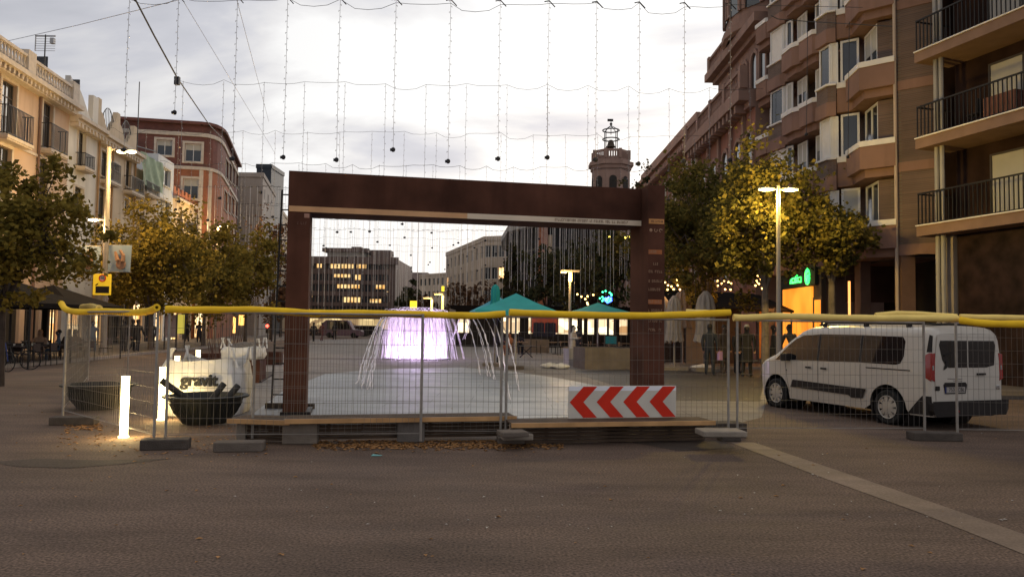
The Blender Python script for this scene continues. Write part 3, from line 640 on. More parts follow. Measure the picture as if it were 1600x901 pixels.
# brown apartment building with faceted bays
PLA = mat('brown_plaster_bays', (.225,.132,.10), .88, .12, .8, stain=.3)
BRK = brick('brown_brick', (.105,.062,.048), (.15,.088,.064), (.13,.1,.08), .24, .065)
COP = mat('white_coping', (.66,.62,.57), .7, .06, 4)
t = thing('apartment_building', 'brown apartment block with faceted balconies and white copings over the lit shop', 'building', (14, 27.8, 0))
def mod(y0, first=False):
    """one bay group from near to far; returns list of (plan polyline, kind)"""
    o = Vector((0, y0))
    return [([Vector((13.0,2.15))+o, Vector((12.92,3.1))+o], 'gap'),]
BAYS = []   # (pts near->far, kind)
V = Vector
BAYS.append(([V((14.0,27.8)), V((13.13,28.54)), V((13.3,30.0))], 'par', .0))
BAYS.append(([V((13.55,30.0)), V((12.95,30.45))], 'span', .0))
BAYS.append(([V((12.9,30.4)), V((12.62,30.55)), V((12.5,31.35))], 'box', .0))
yb = 0
for k in range(2):
    o = V((0, 6.1*k))
    BAYS += [([V((13.6,31.6))+o, V((13.55,32.7))+o, V((13.1,33.0))+o, V((12.93,34.0))+o], 'par', .0),
             ] + ([] if k else [([V((13.2,34.0))+o, V((12.8,34.6))+o, V((12.72,35.6))+o], 'par', .0),
             ([V((12.95,35.6))+o, V((12.75,36.0))+o], 'span', .0),
             ([V((12.85,35.95))+o, V((12.68,36.1))+o, V((12.45,37.2))+o], 'box', .0)])

def strip(mb, pts, h, z0, z1, off=0.0):   # pts go near->far on the right side: outward is -X, inward +X
    pts = [p.copy() for p in pts]; k = len(pts); ns = []
    for i in range(k):
        d = (pts[min(i+1,k-1)]-pts[max(i-1,0)]).normalized(); ns.append(V((d.y, -d.x)))
    outr = [p-n*off for p, n in zip(pts, ns)]; inn = [p+n*(h) for p, n in zip(pts, ns)]
    vs = [(p.x,p.y,z0) for p in outr]+[(p.x,p.y,z0) for p in inn]+[(p.x,p.y,z1) for p in outr]+[(p.x,p.y,z1) for p in inn]
    fs = []
    for i in range(k-1):
        fs += [(i, k+i, k+i+1, i+1), (2*k+i, 2*k+i+1, 3*k+i+1, 3*k+i), (i, i+1, 2*k+i+1, 2*k+i), (k+i, 3*k+i, 3*k+i+1, k+i+1)]
    fs += [(0, 2*k, 3*k, k), (k-1, 2*k-1, 4*k-1, 3*k-1)]
    mb.add(vs, fs)
NF = 6
LITW = litglass('curtained_room', (.05,.045,.04), (.12,.11,.10), .0, .5)
CURT = mat('window_curtain', (.14,.135,.13), .6, .35, 3)
for fl in range(NF):
    zf = 4.85+3*fl
    for bi, (pts, kind, _) in enumerate(BAYS):
        if kind == 'par':
            m = MB(); strip(m, pts, .18, zf-.12, zf+.72, .18); pr = m.build('balcony_parapet', PLA, t)
            m = MB(); strip(m, pts, .22, zf+.722, zf+.93, .22); m.build('coping', COP, pr)
            m = MB(); strip(m, pts, .9, zf-.42, zf-.122, -.05); m.build('slab_edge', PLA, t)
            # recessed window behind
            a, b = pts[-2], pts[-1]
            wp = [p+V((.55, .0)) for p in pts[-2:]]; f = FC(wp[1], wp[0]); L_ = f.len
            hid = [0.02, L_-.02, zf+.75, zf+2.5]
            r = random.random(); window(t, f, hid, WFRAME, [DARKG, CURT][bi % 2], dep=.06, mull=1, blind=[0, .55, .95, 0, .4][(bi*2+fl*3) % 5], fw=.09)
            if len(pts) > 3 or bi == 0:
                q = [p+V((.55,.0)) for p in (pts[0], pts[1])]; m = MB(); strip(m, q, .1, zf+.75, zf+2.5); m.build('reveal_wall', BRK, t)
        elif kind == 'span':
            m = MB(); strip(m, pts, .2, zf-.42, zf+.55, .0); sp_ = m.build('spandrel', PLA, t)
            m = MB(); strip(m, pts, .24, zf+.552, zf+.78, .05); m.build('sill', COP, sp_)
            f = FC(pts[1]+V((.12,.0)), pts[0]+V((.12,.0))); window(t, f, [.02, f.len-.02, zf+.79, zf+2.5], WFRAME, DARKG, dep=.08, mull=0, blind=.9 if (fl+bi) % 3 == 1 else .0, fw=.09)
        else:
            m = MB(); strip(m, pts, .2, zf+.02, zf+.68, .0); bx_ = m.build('brick_box', BRK, t)
            m = MB(); strip(m, pts, .26, zf+.682, zf+.76, .09); m.build('sill', COP, bx_)
            m = MB(); strip(m, pts, .9, zf-.55, zf+.018, .06); m.build('slab_edge', PLA, t)
            for a, b in zip(pts, pts[1:]):
                f = FC(b+V((.1,.0)), a+V((.1,.0))); window(t, f, [.01, f.len-.01, zf+.77, zf+2.44], WFRAME, COP if (b-a).length < .5 or fl % 2 else DARKG, dep=.06, mull=0, fw=.08)
# body behind
m = MB(); m.prism([(14.25,27.9),(14.2,40.5),(24,40.5),(24,27.9)], 4.4, 4.85+3*NF); m.build('core_wall', BRK, t)
for fl in range(NF+1):      # slabs filling from facade to core
    zf = 4.85+3*fl; m = MB(); pl = [V((14.0,27.85))]
    poly = [(14.1,27.9),(13.35,28.6),(13.4,30.0),(13.1,30.5),(12.75,31.2),(13.7,31.5),(13.6,32.7),(13.2,33.2),(13.0,34.3),(12.95,35.6),(12.9,36.0),(12.7,37.1),(13.6,37.6),(13.6,38.8),(13.2,39.3),(13.0,40.4),(13.3,40.5),(14.26,40.5),(14.26,27.9)]
    m.prism(poly, zf-.40, zf-.13); m.build('floor_slab', PLA, t)
# brick end panel
pE = [V((14.95,26.95)), V((14.02,27.78))]
for fl in range(NF):
    zf = 4.85+3*fl
    m = MB(); strip(m, pE, .3, zf, zf+2.65, 0.0); m.build('brick_panel', BRK, t); m = MB(); strip(m, pE, .3, zf+2.652, zf+2.998, .03); m.build('plaster_band', PLA, t)
m = MB(); strip(m, pE, .3, 4.45, 4.998-.15, .03); m.build('plaster_band', PLA, t)
m = MB(); m.tube([(13.92,27.72,0),(13.92,27.72,22)], .06, 8); m.build('drainpipe', mat('pipe_beige', (.42,.33,.26), .5, .08, 2), t)
# ground floor: piers and dark recess, lit shop further on
DK = mat('dark_stone_pier', (.06,.04,.035), .5, .25, 1.5)
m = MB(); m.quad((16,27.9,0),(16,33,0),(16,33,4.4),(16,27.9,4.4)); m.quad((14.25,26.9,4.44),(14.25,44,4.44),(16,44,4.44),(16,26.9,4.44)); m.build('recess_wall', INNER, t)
for (x, y, ww) in ((14.3,27.9,.5),(13.9,30.4,.4),(14.6,32.2,.35)):
    m = MB(); m.box(x-ww/2, x+ww/2, y-.25, y+.25, 0, 4.44); m.build('pier', mat('pier_brown', (.13,.075,.055), .7, .15, 2), t)
m = MB(); m.box(13.9, 16, 31.9, 32.05, 2.9, 4.44); m.build('fascia', DK, t)
m = MB(); m.box(13.55, 13.62, 30.86, 30.93, .9, 3.7); m.build('lit_strip', emit('orange_light_strip', (1,.35,.08), 1.6), t)
# shop: orange panel and sign
fS = FC((13.05,37.6),(13.05,32.6))
ua, ub = fS.u(1223), fS.u(1268); zt = 3.62
m = mbM(fS); m.box(0, 5, .1, .3, 0, 4.44); m.build('shop_wall', mat('shop_dark_wall', (.05,.045,.035), .6, .1, 2), t)
ORN = bpy.data.materials.new('orange_backlit_panel'); ORN.use_nodes = True; b = ORN.node_tree.nodes['Principled BSDF']
nn = ORN.node_tree.nodes.new('ShaderNodeTexNoise'); nn.inputs['Scale'].default_value = .5; rr = ORN.node_tree.nodes.new('ShaderNodeValToRGB'); rr.color_ramp.elements[0].color = (.85,.20,.012,1); rr.color_ramp.elements[1].color = (1,.36,.03,1)
rr.color_ramp.elements[0].position = .35; rr.color_ramp.elements[1].position = .65; tcn = ORN.node_tree.nodes.new('ShaderNodeTexCoord'); ORN.node_tree.links.new(tcn.outputs['Object'], nn.inputs[0])
ORN.node_tree.links.new(nn.outputs[0], rr.inputs[0]); ORN.node_tree.links.new(rr.outputs[0], b.inputs['Emission Color']); b.inputs['Emission Strength'].default_value = .95; b.inputs['Base Color'].default_value = (.5,.2,.05,1)
m = mbM(fS); m.box(ua, ub, .0, .09, .15, zt); m.build('lit_panel', ORN, t)
m = mbM(fS); m.box(ub+.1, ub+.18, .02, .09, .15, zt-.6); m.box(ub+.95, ub+1.03, .02, .09, .15, zt-.6); m.box(ub+.1, ub+1.03, .02, .09, zt-.6, zt-.5); o = m.build('door', DFRAME, t)
m = mbM(fS); m.box(ub+.19, ub+.94, .05, .06, .15, zt-.61); m.build('pane', ORN, o)
m = mbM(fS); m.box(ua-.05, ub+.5, -.04, .085, zt+.03, zt+.95); m.build('fascia', mat('fascia_dark_green', (.025,.035,.022), .6, .1, 2), t)
GRN = emit('green_sign', (.02,1,.12), 2.4)
zc = zt+.40; uc = fS.u(1245)
P = fS.M @ V((uc, -.06, zc)); sg = textmesh('nativa', .60, face_frame(P, (fS.d.x, fS.d.y, 0)), GRN, 'shop_sign', t, depth=.02, shear=.35)
m = MB(); F = face_frame(fS.M @ V((fS.u(1264), -.06, zc+.03)), (fS.d.x, fS.d.y, 0)); m.M = F
rg = [(.24*math.cos(2*math.pi*i/20), .33*math.sin(2*math.pi*i/20), .0) for i in range(21)]; m.tube(rg, .035, 5)
m.tube([(0,-.34,0),(0,.38,0)], .025, 5)
for s in (-1, 1): m.tube([(0,-.22,0),(s*.11,-.08,0),(s*.14,.1,0),(0,.26,0)], .035, 5); 
m.build('emblem', GRN, t)
lamp('shop_light', 'AREA', fS.M @ V(((ua+ub)/2, -.15, 2.2)), 25, (1,.4,.08), t, 2.2, aim=fS.M @ V(((ua+ub)/2, -3, 1.2)))
# dark apartment building with railings at the right edge
t = thing('apartment_building', 'dark apartment block with black railed balconies at the right edge', 'building', (14,25.9,0))
dR = V((.287,-.958)); A = V((14.0,25.9)); Bq = A+dR*14; f = FC(A, Bq)
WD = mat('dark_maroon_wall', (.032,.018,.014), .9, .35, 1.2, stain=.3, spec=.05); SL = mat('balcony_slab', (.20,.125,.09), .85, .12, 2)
ins = 1.35
for fl in range(6):
    zf = 4.95+3*fl
    m = mbM(f); m.box(-.25, 14, -.15, ins, zf, zf+.34); o = m.build('balcony', SL, t)
    m = mbM(f); m.box(-.25, 14, -.2, -.1, zf+.342, zf+.38); m.build('slab_trim', COP, o)
    m = mbM(f)
    for i in range(int(14/.155)): u = -.2+i*.155; m.box(u-.014, u+.014, -.112, -.083, zf+.42, zf+1.42)
    m.box(-.22, 14, -.125, -.07, zf+1.42, zf+1.47); m.box(-.22, 14, -.115, -.08, zf+.40, zf+.43)
    for i in range(9): yy = -.1+i*.155; m.box(-.225, -.2, yy-.011, yy+.011, zf+.42, zf+1.42)
    m.box(-.235, -.19, -.06, ins, zf+1.42, zf+1.47)
    m.build('railing', IRON, o)
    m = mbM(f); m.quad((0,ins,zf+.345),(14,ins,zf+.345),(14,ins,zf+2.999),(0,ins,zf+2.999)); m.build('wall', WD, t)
    window(t, f, [f.u(1527)-.6, f.u(1527)+1.9, zf+.5, zf+2.6], DFRAME, SHADE, y=ins-.12, dep=.1, name='window'); 
    window(t, f, [5.6, 8.0, zf+.5, zf+2.6], DFRAME, SHADE if fl % 2 else DARKG, y=ins-.12, dep=.1, name='window')
m = mbM(f)
for u in (.25, .47): m.tube([(u, .25, 0), (u, .25, 22)], .075, 8)
m.build('drainpipe', mat('pipe_pale', (.30,.28,.26), .6, .1, 2, stain=.4), t)
m = mbM(f); m.box(.15, .62, .5, .9, 0, 4.94); m.build('pillar', mat('pillar_concrete', (.25,.21,.18), .8, .12, 2), t)
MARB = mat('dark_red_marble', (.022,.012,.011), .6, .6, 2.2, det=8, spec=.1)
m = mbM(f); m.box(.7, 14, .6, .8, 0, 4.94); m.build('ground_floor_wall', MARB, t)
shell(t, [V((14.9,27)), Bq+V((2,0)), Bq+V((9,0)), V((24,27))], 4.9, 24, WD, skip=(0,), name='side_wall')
# bistro chairs and pots on the balcony
fl = 1; zf = 4.95+3*1+.345
def bchair(u, lab, fl=1):
    zf = 4.95+3*fl+.345; t2 = thing('balcony_chair', lab, 'chair', f.M @ V((u, .5, zf))); m = mbM(f)
    m.box(u-.22, u+.22, .3, .7, zf+.42, zf+.46); m.build('seat', IRON, t2); m = mbM(f); m.box(u+.18, u+.22, .3, .7, zf+.47, zf+.9); m.build('backrest', IRON, t2)
    m = mbM(f)
    for a in (-.2,.2):
        m.tube([(u+a,.32,zf),(u-a*.9,.32,zf+.42)], .015, 4); m.tube([(u+a,.68,zf),(u-a*.9,.68,zf+.42)], .015, 4)
    m.build('legs', IRON, t2)
bchair(1.6, 'folding chair on the upper railed balcony at the right edge')
mb = mbM(f); mb.box(2.2, 3.3, .1, .45, zf, zf+.75); o = recenter(mb.build('storage_box', mat('box_brown', (.16,.07,.05), .8, .2, 3))); tag(o, 'brown chest behind the railing of the balcony at the right edge', 'chest')

# bell tower
t = thing('bell_tower', 'octagonal brown church bell tower with a balustrade and iron bell frame', 'tower', (13.4, 105, 0))
TW = mat('tower_stone', (.27,.175,.14), .9, .15, .4, stain=.3)
tc_ = at(954,300,105); zc = at(954,238,105).z; zk = at(954,262,105).z; rb = 31*105/1200
oc = lambda r, z: [(tc_.x+r*math.cos(R(22.5+45*i)), tc_.y+r*math.sin(R(22.5+45*i))) for i in range(8)]
m = MB(); m.prism(oc(rb,0), 0, zk); m.build('shaft', TW, t)
m = MB(); m.prism(oc(rb+.5,0), zk, zk+.5); m.prism(oc(rb+.2,0), zk-.5, zk-.003); m.prism(oc(rb-.05,0), zk+.5, zk+.9); m.build('cornice', TW, t)
m = MB(); pts = oc(rb-.15, 0)
for i in range(8):
    p = V(pts[i]); q = V(pts[(i+1) % 8]); m.seg(p, q, .25, zc-.3, zc); m.box(p.x-.2, p.x+.2, p.y-.2, p.y+.2, zk+.9, zc+.05)
    for k in range(1, 6): s = p+(q-p)*k/6; m.box(s.x-.1, s.x+.1, s.y-.1, s.y+.1, zk+.9, zc-.3)
m.build('balustrade', TW, t)
pts = oc(rb+.01, 0)
for i in range(8):
    p = V(pts[i]); q = V(pts[(i+1) % 8]); ff_ = FC(p, q)
    if ff_.n.dot(V((tc_.x, tc_.y))-p) < 0: ff_ = FC(q, p)
    m = mbM(ff_); arch(m, ff_.len/2-.5, ff_.len/2+.5, zk-5.5, zk-1.5, -.06, -.01); m.build('belfry_opening', INNER, t)
m = MB(); x, y = tc_.x, tc_.y; z2 = at(954,218,105).z; z3 = at(954,204,105).z; z4 = at(954,186,105).z
for k in range(4): an = R(45+90*k); m.tube([(x+1.1*math.cos(an), y+1.1*math.sin(an), zc-.8),(x+1.1*math.cos(an), y+1.1*math.sin(an), z3)], .06, 5)
for zz_ in (z2, z3): m.tube([(x+1.15*math.cos(R(a*30)), y+1.15*math.sin(R(a*30)), zz_) for a in range(13)], .09, 5)
m.tube([(x,y,z3-.6),(x,y,z4)], .05, 5); m.ball((x,y,z3+.9), .2, 8, 5); m.box(x-.5, x+.3, y-.02, y+.02, z4-.35, z4)
for k in range(4): an = R(45+90*k); m.tube([(x+1.1*math.cos(an), y+1.1*math.sin(an), z3),(x, y, z3+.7)], .05, 4)
m.build('bell_frame', IRON, t)
m = MB(); m.lathe([(.7,-1.0),(.55,-.8),(.4,-.3),(.25,0),(.02,.05)], 12, (x, y, z2-.1)); m.build('bell', mat('bronze_bell', (.08,.06,.045), .5, .1, 3, metal=.5), t)
# ================================================================ STEEL FRAME, FENCE, BARRIER
RUST = mat('corten_steel', (.088,.036,.023), .9, .42, 1.1, bump=.15, det=10, stain=.55, spec=.15)
LET = mat('pale_lettering', (.36,.22,.14), .7, .15, 9)
gA = gnd(441, 651); Af = V((gA.x, gA.y)); dA = (V((3.0, 15.85))-Af).normalized()
Wf = (V((3.0, 15.85))-Af).length; f = FC(Af, Af+dA*Wf)
t = thing('steel_frame', 'big rust brown steel portal frame standing at the edge of the plaza', 'frame', (Af.x, Af.y, 0), math.atan2(dA.y, dA.x))
Ht = 4.60; zb = 3.83
m = mbM(f); m.box(0, .41, 0, .85, 0, zb-.003); m.build('post', RUST, t, bevel=.006)
m = mbM(f); m.box(0, Wf-.36, .0, .85, zb, Ht); m.build('beam', RUST, t, bevel=.006)
m = mbM(f); m.box(Wf-.357, Wf, -.38, .62, 0, Ht+.02); rp = m.build('post', RUST, t, bevel=.006)
m = mbM(f); m.box(-.04, .50, -.03, .9, .0, .09); m.build('base_plate', MATS['wrought_iron'], t)
BAN = mat('beam_strip', (.60,.34,.17), .55, .25, 1.0)
m = mbM(f); m.box(.02, 3.4, -.012, -.001, zb+.0, zb+.105); m.build('inscription_strip', BAN, t)
m = mbM(f); m.box(3.4, Wf-.36, -.012, -.001, zb+.0, zb+.105); s2 = m.build('inscription_strip', mat('beam_strip_pale', (.70,.58,.44), .55, .15, 1.2), t)
BRN = mat('brown_letters', (.16,.085,.05), .7, .1, 9)
rnd = random.Random(4)
def glyphs(m, x0, x1, z, h, y):     # rows of worn, unreadable letter marks
    x = x0
    while x < x1:
        w_ = h*rnd.uniform(.35, .7)
        if rnd.random() < .15: x += h*.6; continue
        k = rnd.randrange(4)
        m.box(x, x+w_*.25, y-.004, y, z, z+h)
        if k != 1: m.box(x+w_*.27, x+w_*.9, y-.004, y, z+h*.78, z+h)
        if k != 2: m.box(x+w_*.27, x+w_*.8, y-.004, y, z, z+h*.22)
        if k == 3: m.box(x+w_*.7, x+w_*.9, y-.0045, y, z+h*.24, z+h*.76)
        x += w_+h*.18
m = mbM(f); glyphs(m, 5.15, 5.6, zb+.03, .05, -.013); glyphs(m, 5.66, 6.72, zb+.03, .05, -.013); m.build('lettering', BRN, s2)
m = mbM(f); m.box(Wf-.345, Wf-.02, -.394, -.381, 3.83, 3.93); o = m.build('inscription_strip', mat('orange_strip', (.55,.26,.09), .55, .15, 2), t)
m = mbM(f); glyphs(m, Wf-.32, Wf-.12, 3.86, .04, -.3945); m.box(Wf-.08, Wf-.05, -.399, -.3945, 3.86, 3.90); m.build('lettering', BRN, o)
m = mbM(f); 
for i in range(3):
    cx = Wf-.30+i*.105; m.M = f.M @ Matrix(((1,0,0,cx),(0,0,-1,-.384),(0,1,0,3.70),(0,0,0,1)))
    if i == 0: m.ball((0,0,0), .034, 10, 6, sz=.15)
    else: m.tube([(.03*math.cos(R(a)), .03*math.sin(R(a)), 0) for a in range(120 if i == 1 else 0, 420 if i == 1 else 300, 20)], .009, 5); 
    if i == 2: m.box(-.01, .035, .012, .03, -.01, .01)
m.M = f.M; m.build('round_symbols', LET, t)
rows = [(392,.26,1),(411,.18,2),(423,.3,2),(438,.3,2),(451,.24,2),(470,.26,1),(484,.28,2),(500,.3,2),(514,.28,2)]
OR2 = mat('orange_patch', (.36,.12,.04), .6, .25, 3)
for (yy, w_, k) in rows:
    z = onpl(1012, yy, f.P+f.n*(-.38), f.d)[1]
    if k == 1:
        m = mbM(f); m.box(Wf-.35, Wf-.06, -.386, -.381, z-.06, z+.03); m.build('name_plate', OR2, rp)
    m = mbM(f); glyphs(m, Wf-.345+(.1 if yy == 411 else 0), Wf-.345+w_, z-.035, .05, -.3862); m.build('lettering', LET, rp)
m = mbM(f); m.box(.30, .395, -.008, -.001, zb-.11, zb-.03); m.box(.32, .345, -.011, -.0085, zb-.085, zb-.055); m.build('plate', mat('pinkish_plate', (.36,.2,.15), .6, .1, 4), t)
m = mbM(f); glyphs(m, .18, .36, zb-.24, .05, -.001); m.build('lettering', mat('faint_lettering', (.15,.08,.06), .7, .1, 9), t)
lamp('frame_spot', 'SPOT', f.M @ V((Wf-.2, -2.5, .3)), 0.01, (1,.5,.2), None, .1) if False else None

# ladder tower behind the left post
t = thing('scaffold_ladder', 'thin black ladder standing on a foot bar behind the left post of the steel frame', 'ladder', (*gnd(424,640)[:2], 0))
g = gnd(424, 638); top = at(441, 297, g.y+.1); m = MB()
p0, p1 = V((g.x,g.y,0)), V((top.x,top.y,top.z)); dx = V((.48,.02,0))
m.tube([p0, p1], .022, 6); m.tube([p0+dx, p1+dx], .022, 6); m.build('rails', IRON, t)
for i in range(14): a = p0+(p1-p0)*((i+.9)/14.2); m = MB(); m.tube([a, a+dx], .015, 5); m.build('rung', IRON, t)
m = MB(); gl_ = gnd(406, 641); m.box(gl_.x, gl_.x+.98, g.y-.06, g.y+.06, .0, .11); m.build('foot_bar', mat('foot_bar_brown', (.06,.045,.035), .8, .2, 3), t)

# ---------------- construction fence
GAL = mat('galvanised_steel', (.30,.27,.24), .5, .18, 5, metal=.35)
WIRE = mat('galvanised_wire', (.17,.15,.135), .6, .15, 8, metal=.2)
def fence(px0, py0, px1, py1, label, htop=1.9, mid=False, lean=0.0):
    a = gnd(px0, py0); b = gnd(px1, py1); f = FC(a, b); L_ = f.len
    t = thing('mesh_fence', label, 'fence', (a.x, a.y, 0), math.atan2(f.d.y, f.d.x), 'mesh panels of the construction fence')
    for u in (0, L_): m = mbM(f); m.tube([(u, 0, .05), (u, 0, htop)], .021, 8); m.build('post', GAL, t)
    for z in (.16, htop-.02): m = mbM(f); m.tube([(.02, 0, z), (L_-.02, 0, z)], .014 if z > 1 else .006, 6); m.build('rail', GAL, t)
    if mid: m = mbM(f); m.tube([(L_*mid, .03, .02), (L_*mid, .03, htop)], .019, 8); m.build('post', GAL, t)
    m = mbM(f); n = int(L_/.09); w_ = .0024
    wob = random.Random(int(px0)); am = [wob.uniform(-.006,.006) for _ in range(n+2)]
    for i in range(1, n): u = L_*i/n+am[i]*.6; m.tube([(u, .004, .16), (u+am[i], .004+am[i], 1.0), (u, .004, htop-.02)], w_, 3, cap=False)
    nz_ = int((htop-.2)/.2)
    for i in range(nz_+1): z = .18+(htop-.22)*i/nz_; m.tube([(0, -.002, z), (L_*.33, -.002+am[i]*2, z+am[i]), (L_*.66, -.002, z-am[i+1]), (L_, -.002, z)], w_*1.15, 3, cap=False)
    m.build('mesh', WIRE, t); return f
fence(98, 655, 240, 697, 'leftmost mesh fence panel, behind the glowing bollard, running back to the left')
fence(258, 697, 657, 694, 'mesh fence panel in front of the right black tub and the left frame post')
fence(394, 690, 782, 690, 'mesh fence panel overlapping its neighbour, in front of the fountain', mid=False)
fence(790, 690, 1138, 684, 'mesh fence panel that carries the red and white chevron board')
fence(1152, 684, 1445, 684, 'mesh fence panel in front of the side of the white van')
fence(1496, 686, 1845, 690, 'mesh fence panel leaving the picture at the right edge')
fence(98, 652, 137, 597, 'mesh fence panel receding behind the left black tub')
fence(137, 596, 199, 592, 'far mesh fence panel at the back of the fenced yard')
fence(199, 592, 425, 570, 'rear mesh fence panel running behind the gravel bag') if False else None

CONB = mat('block_concrete', (.135,.108,.088), .9, .2, 5, bump=.4, stain=.35); CONL = mat('light_concrete', (.25,.21,.17), .9, .18, 5, bump=.4, stain=.3)
RUBB = mat('dark_block_foot', (.075,.06,.05), .9, .25, 6, bump=.5)
def blockat(name, px0, px1, pyb, h, dep, label, mt, cat='block', rz=0, z=0.0, group=None, bev=.015):
    a = gnd(px0, pyb, z); b = gnd(px1, pyb, z); m = MB(); d = (b-a); L_ = d.length; m.box(-L_/2, L_/2, 0, dep, 0, h)
    o = m.build(name, mt, None, bevel=bev); o.location = ((a.x+b.x)/2, (a.y+b.y)/2, z); o.rotation_euler = (0,0,math.atan2(d.y,d.x)+rz); return tag(o, label, cat, group)
fg = 'concrete feet of the construction fence'
blockat('fence_foot', 76, 146, 664, .13, .25, 'concrete fence foot at the far left, beside the left black tub', RUBB, 'fence foot', .05, group=fg)
blockat('fence_foot', 219, 292, 703, .14, .26, 'concrete fence foot right of the glowing bollard, under two paired posts', RUBB, 'fence foot', .14, group=fg)
blockat('fence_foot', 333, 410, 706, .13, .26, 'concrete fence foot in front of the left end of the timber deck', CONB, 'fence foot', .08, group=fg)
blockat('fence_foot', 1128, 1158, 690, .12, .26, 'small dark fence foot under the paired posts at the end of the timber deck', RUBB, 'fence foot', -.05, group=fg)
blockat('fence_foot', 1430, 1503, 689, .13, .26, 'long dark fence foot behind the white van', RUBB, 'fence foot', -.1, group=fg)
blockat('concrete_block', 440, 495, 694, .36, .35, 'square concrete block under the left half of the timber deck', mat('block_beige', (.21,.17,.135), .9, .2, 5, bump=.4, stain=.3), bev=.02)
blockat('concrete_block', 620, 663, 691, .33, .3, 'grey concrete block under the middle of the left timber deck', mat('block_grey', (.16,.14,.125), .9, .2, 5, bump=.4), bev=.02)
blockat('concrete_block', 941, 982, 687, .31, .3, 'pale block standing right under the chevron board', CONL, bev=.02)
blockat('concrete_block', 368, 383, 690, .33, .2, 'narrow pale block under the left end of the timber deck', CONL, bev=.01)
# stacks
for i, (x0, x1, y, z, h, lab) in enumerate([(778,820,694,0,.1,'bottom slab of the small concrete stack in the middle of the fence'),(786,834,688,.104,.09,'middle pale slab of the small concrete stack in the middle of the fence'),(784,828,683,.198,.07,'top slab of the small concrete stack in the middle of the fence')]):
    blockat('concrete_slab', x0, x1, y, h, .32, lab, [CONB, CONL, CONB][i], 'slab', .1*i, z)
blockat('concrete_slab', 1098, 1168, 683, .22, .4, 'dark lower block of the stack at the right end of the timber deck', RUBB, 'slab', .02)
blockat('concrete_slab', 1100, 1168, 683, .08, .42, 'pale top slab of the stack at the right end of the timber deck', CONL, 'slab', -.02, .224)
# timber decks
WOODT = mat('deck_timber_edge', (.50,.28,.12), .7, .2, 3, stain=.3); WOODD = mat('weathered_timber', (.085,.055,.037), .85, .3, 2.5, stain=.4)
def deck(px0, px1, py0, py1, label, zt=.37, dep=.55, mats=None):
    a = gnd(px0, py0, zt); b = gnd(px1, py1, zt); f = FC(a, b); t = thing('timber_deck', label, 'deck', (a.x, a.y, 0), math.atan2(f.d.y, f.d.x))
    m = mbM(f); n = 5
    for i in range(n): y = dep*i/n; m.box(0, f.len, y+.006, y+dep/n-.006, zt-.025, zt-random.uniform(0,.004))
    m.build('boards', WOODD, t)
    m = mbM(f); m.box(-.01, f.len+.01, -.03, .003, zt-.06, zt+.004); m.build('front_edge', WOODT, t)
    m = mbM(f)
    for k in range(5): z = zt-.085-k*.055; m.box(.04, f.len-.04, dep*.45, dep*.6, z-.022, z+.02)
    for k in range(int(f.len/.5)): u = .1+k*.5; m.box(u-.02, u+.02, dep*.63, dep*.68, .05, zt-.03)
    m.build('slats', WOODD, t)
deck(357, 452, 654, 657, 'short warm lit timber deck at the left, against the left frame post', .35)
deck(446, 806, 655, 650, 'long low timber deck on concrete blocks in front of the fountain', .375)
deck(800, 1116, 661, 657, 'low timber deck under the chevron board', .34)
# chevron board
t0 = gnd(888, 688); gB = FC(gnd(790,690), gnd(1138,684))
D0 = 11.35
p00 = gB.uz(888, 600); p11 = gB.uz(1055, 652)
u0_, u1_ = gB.u(888), gB.u(1055); zt = gB.uz(970, 602)[1]; zb_ = gB.uz(970, 652)[1]
t = thing('chevron_board', 'red and white chevron board with four arrows pointing left, hung on the fence', 'sign', gB.M @ V((u0_, -.04, zb_)))
WHR = mat('reflective_white', (.60,.55,.48), .4, .06, 3, stain=.25); REDR = mat('reflective_red', (.62,.03,.012), .6, .08, 3, spec=.2)
WBR = emit('reflective_white_lit', (.8,.85,1), .25, (.7,.7,.7))
m = mbM(gB); m.box(u0_, u1_, -.045, -.025, zb_, zt); m.build('panel', WHR, t, bevel=.004)
m = mbM(gB); m.box(u0_+.005, u1_-.005, -.0465, -.0452, zt-.075, zt-.006); m.build('top_sheen_band', mat('sheen_white', (.85,.85,.9), .2, .05, 3, spec=.8), t)  # reflective top strip, its sheen put in as a lighter white
Wc = (u1_-u0_); Hc = zt-zb_; mid = (zt+zb_)/2
for i in range(4):
    x = u0_+.02+Wc*.245*i+.0; w_ = Wc*.125; s = Wc*.125; y = -.048
    m = mbM(gB)
    m.add([(x,y,mid),(x+s,y,zt-.01),(x+s+w_,y,zt-.01),(x+w_,y,mid),(x+s+w_,y,zb_+.01),(x+s,y,zb_+.01)], [(0,3,2,1),(0,5,4,3)]); m.build('chevron', REDR, t)
m = mbM(gB)
for u in (u0_+.3, u1_-.3): m.box(u-.02, u+.02, -.024, .015, mid-.02, mid+.02)
m.build('clamp', GAL, t)

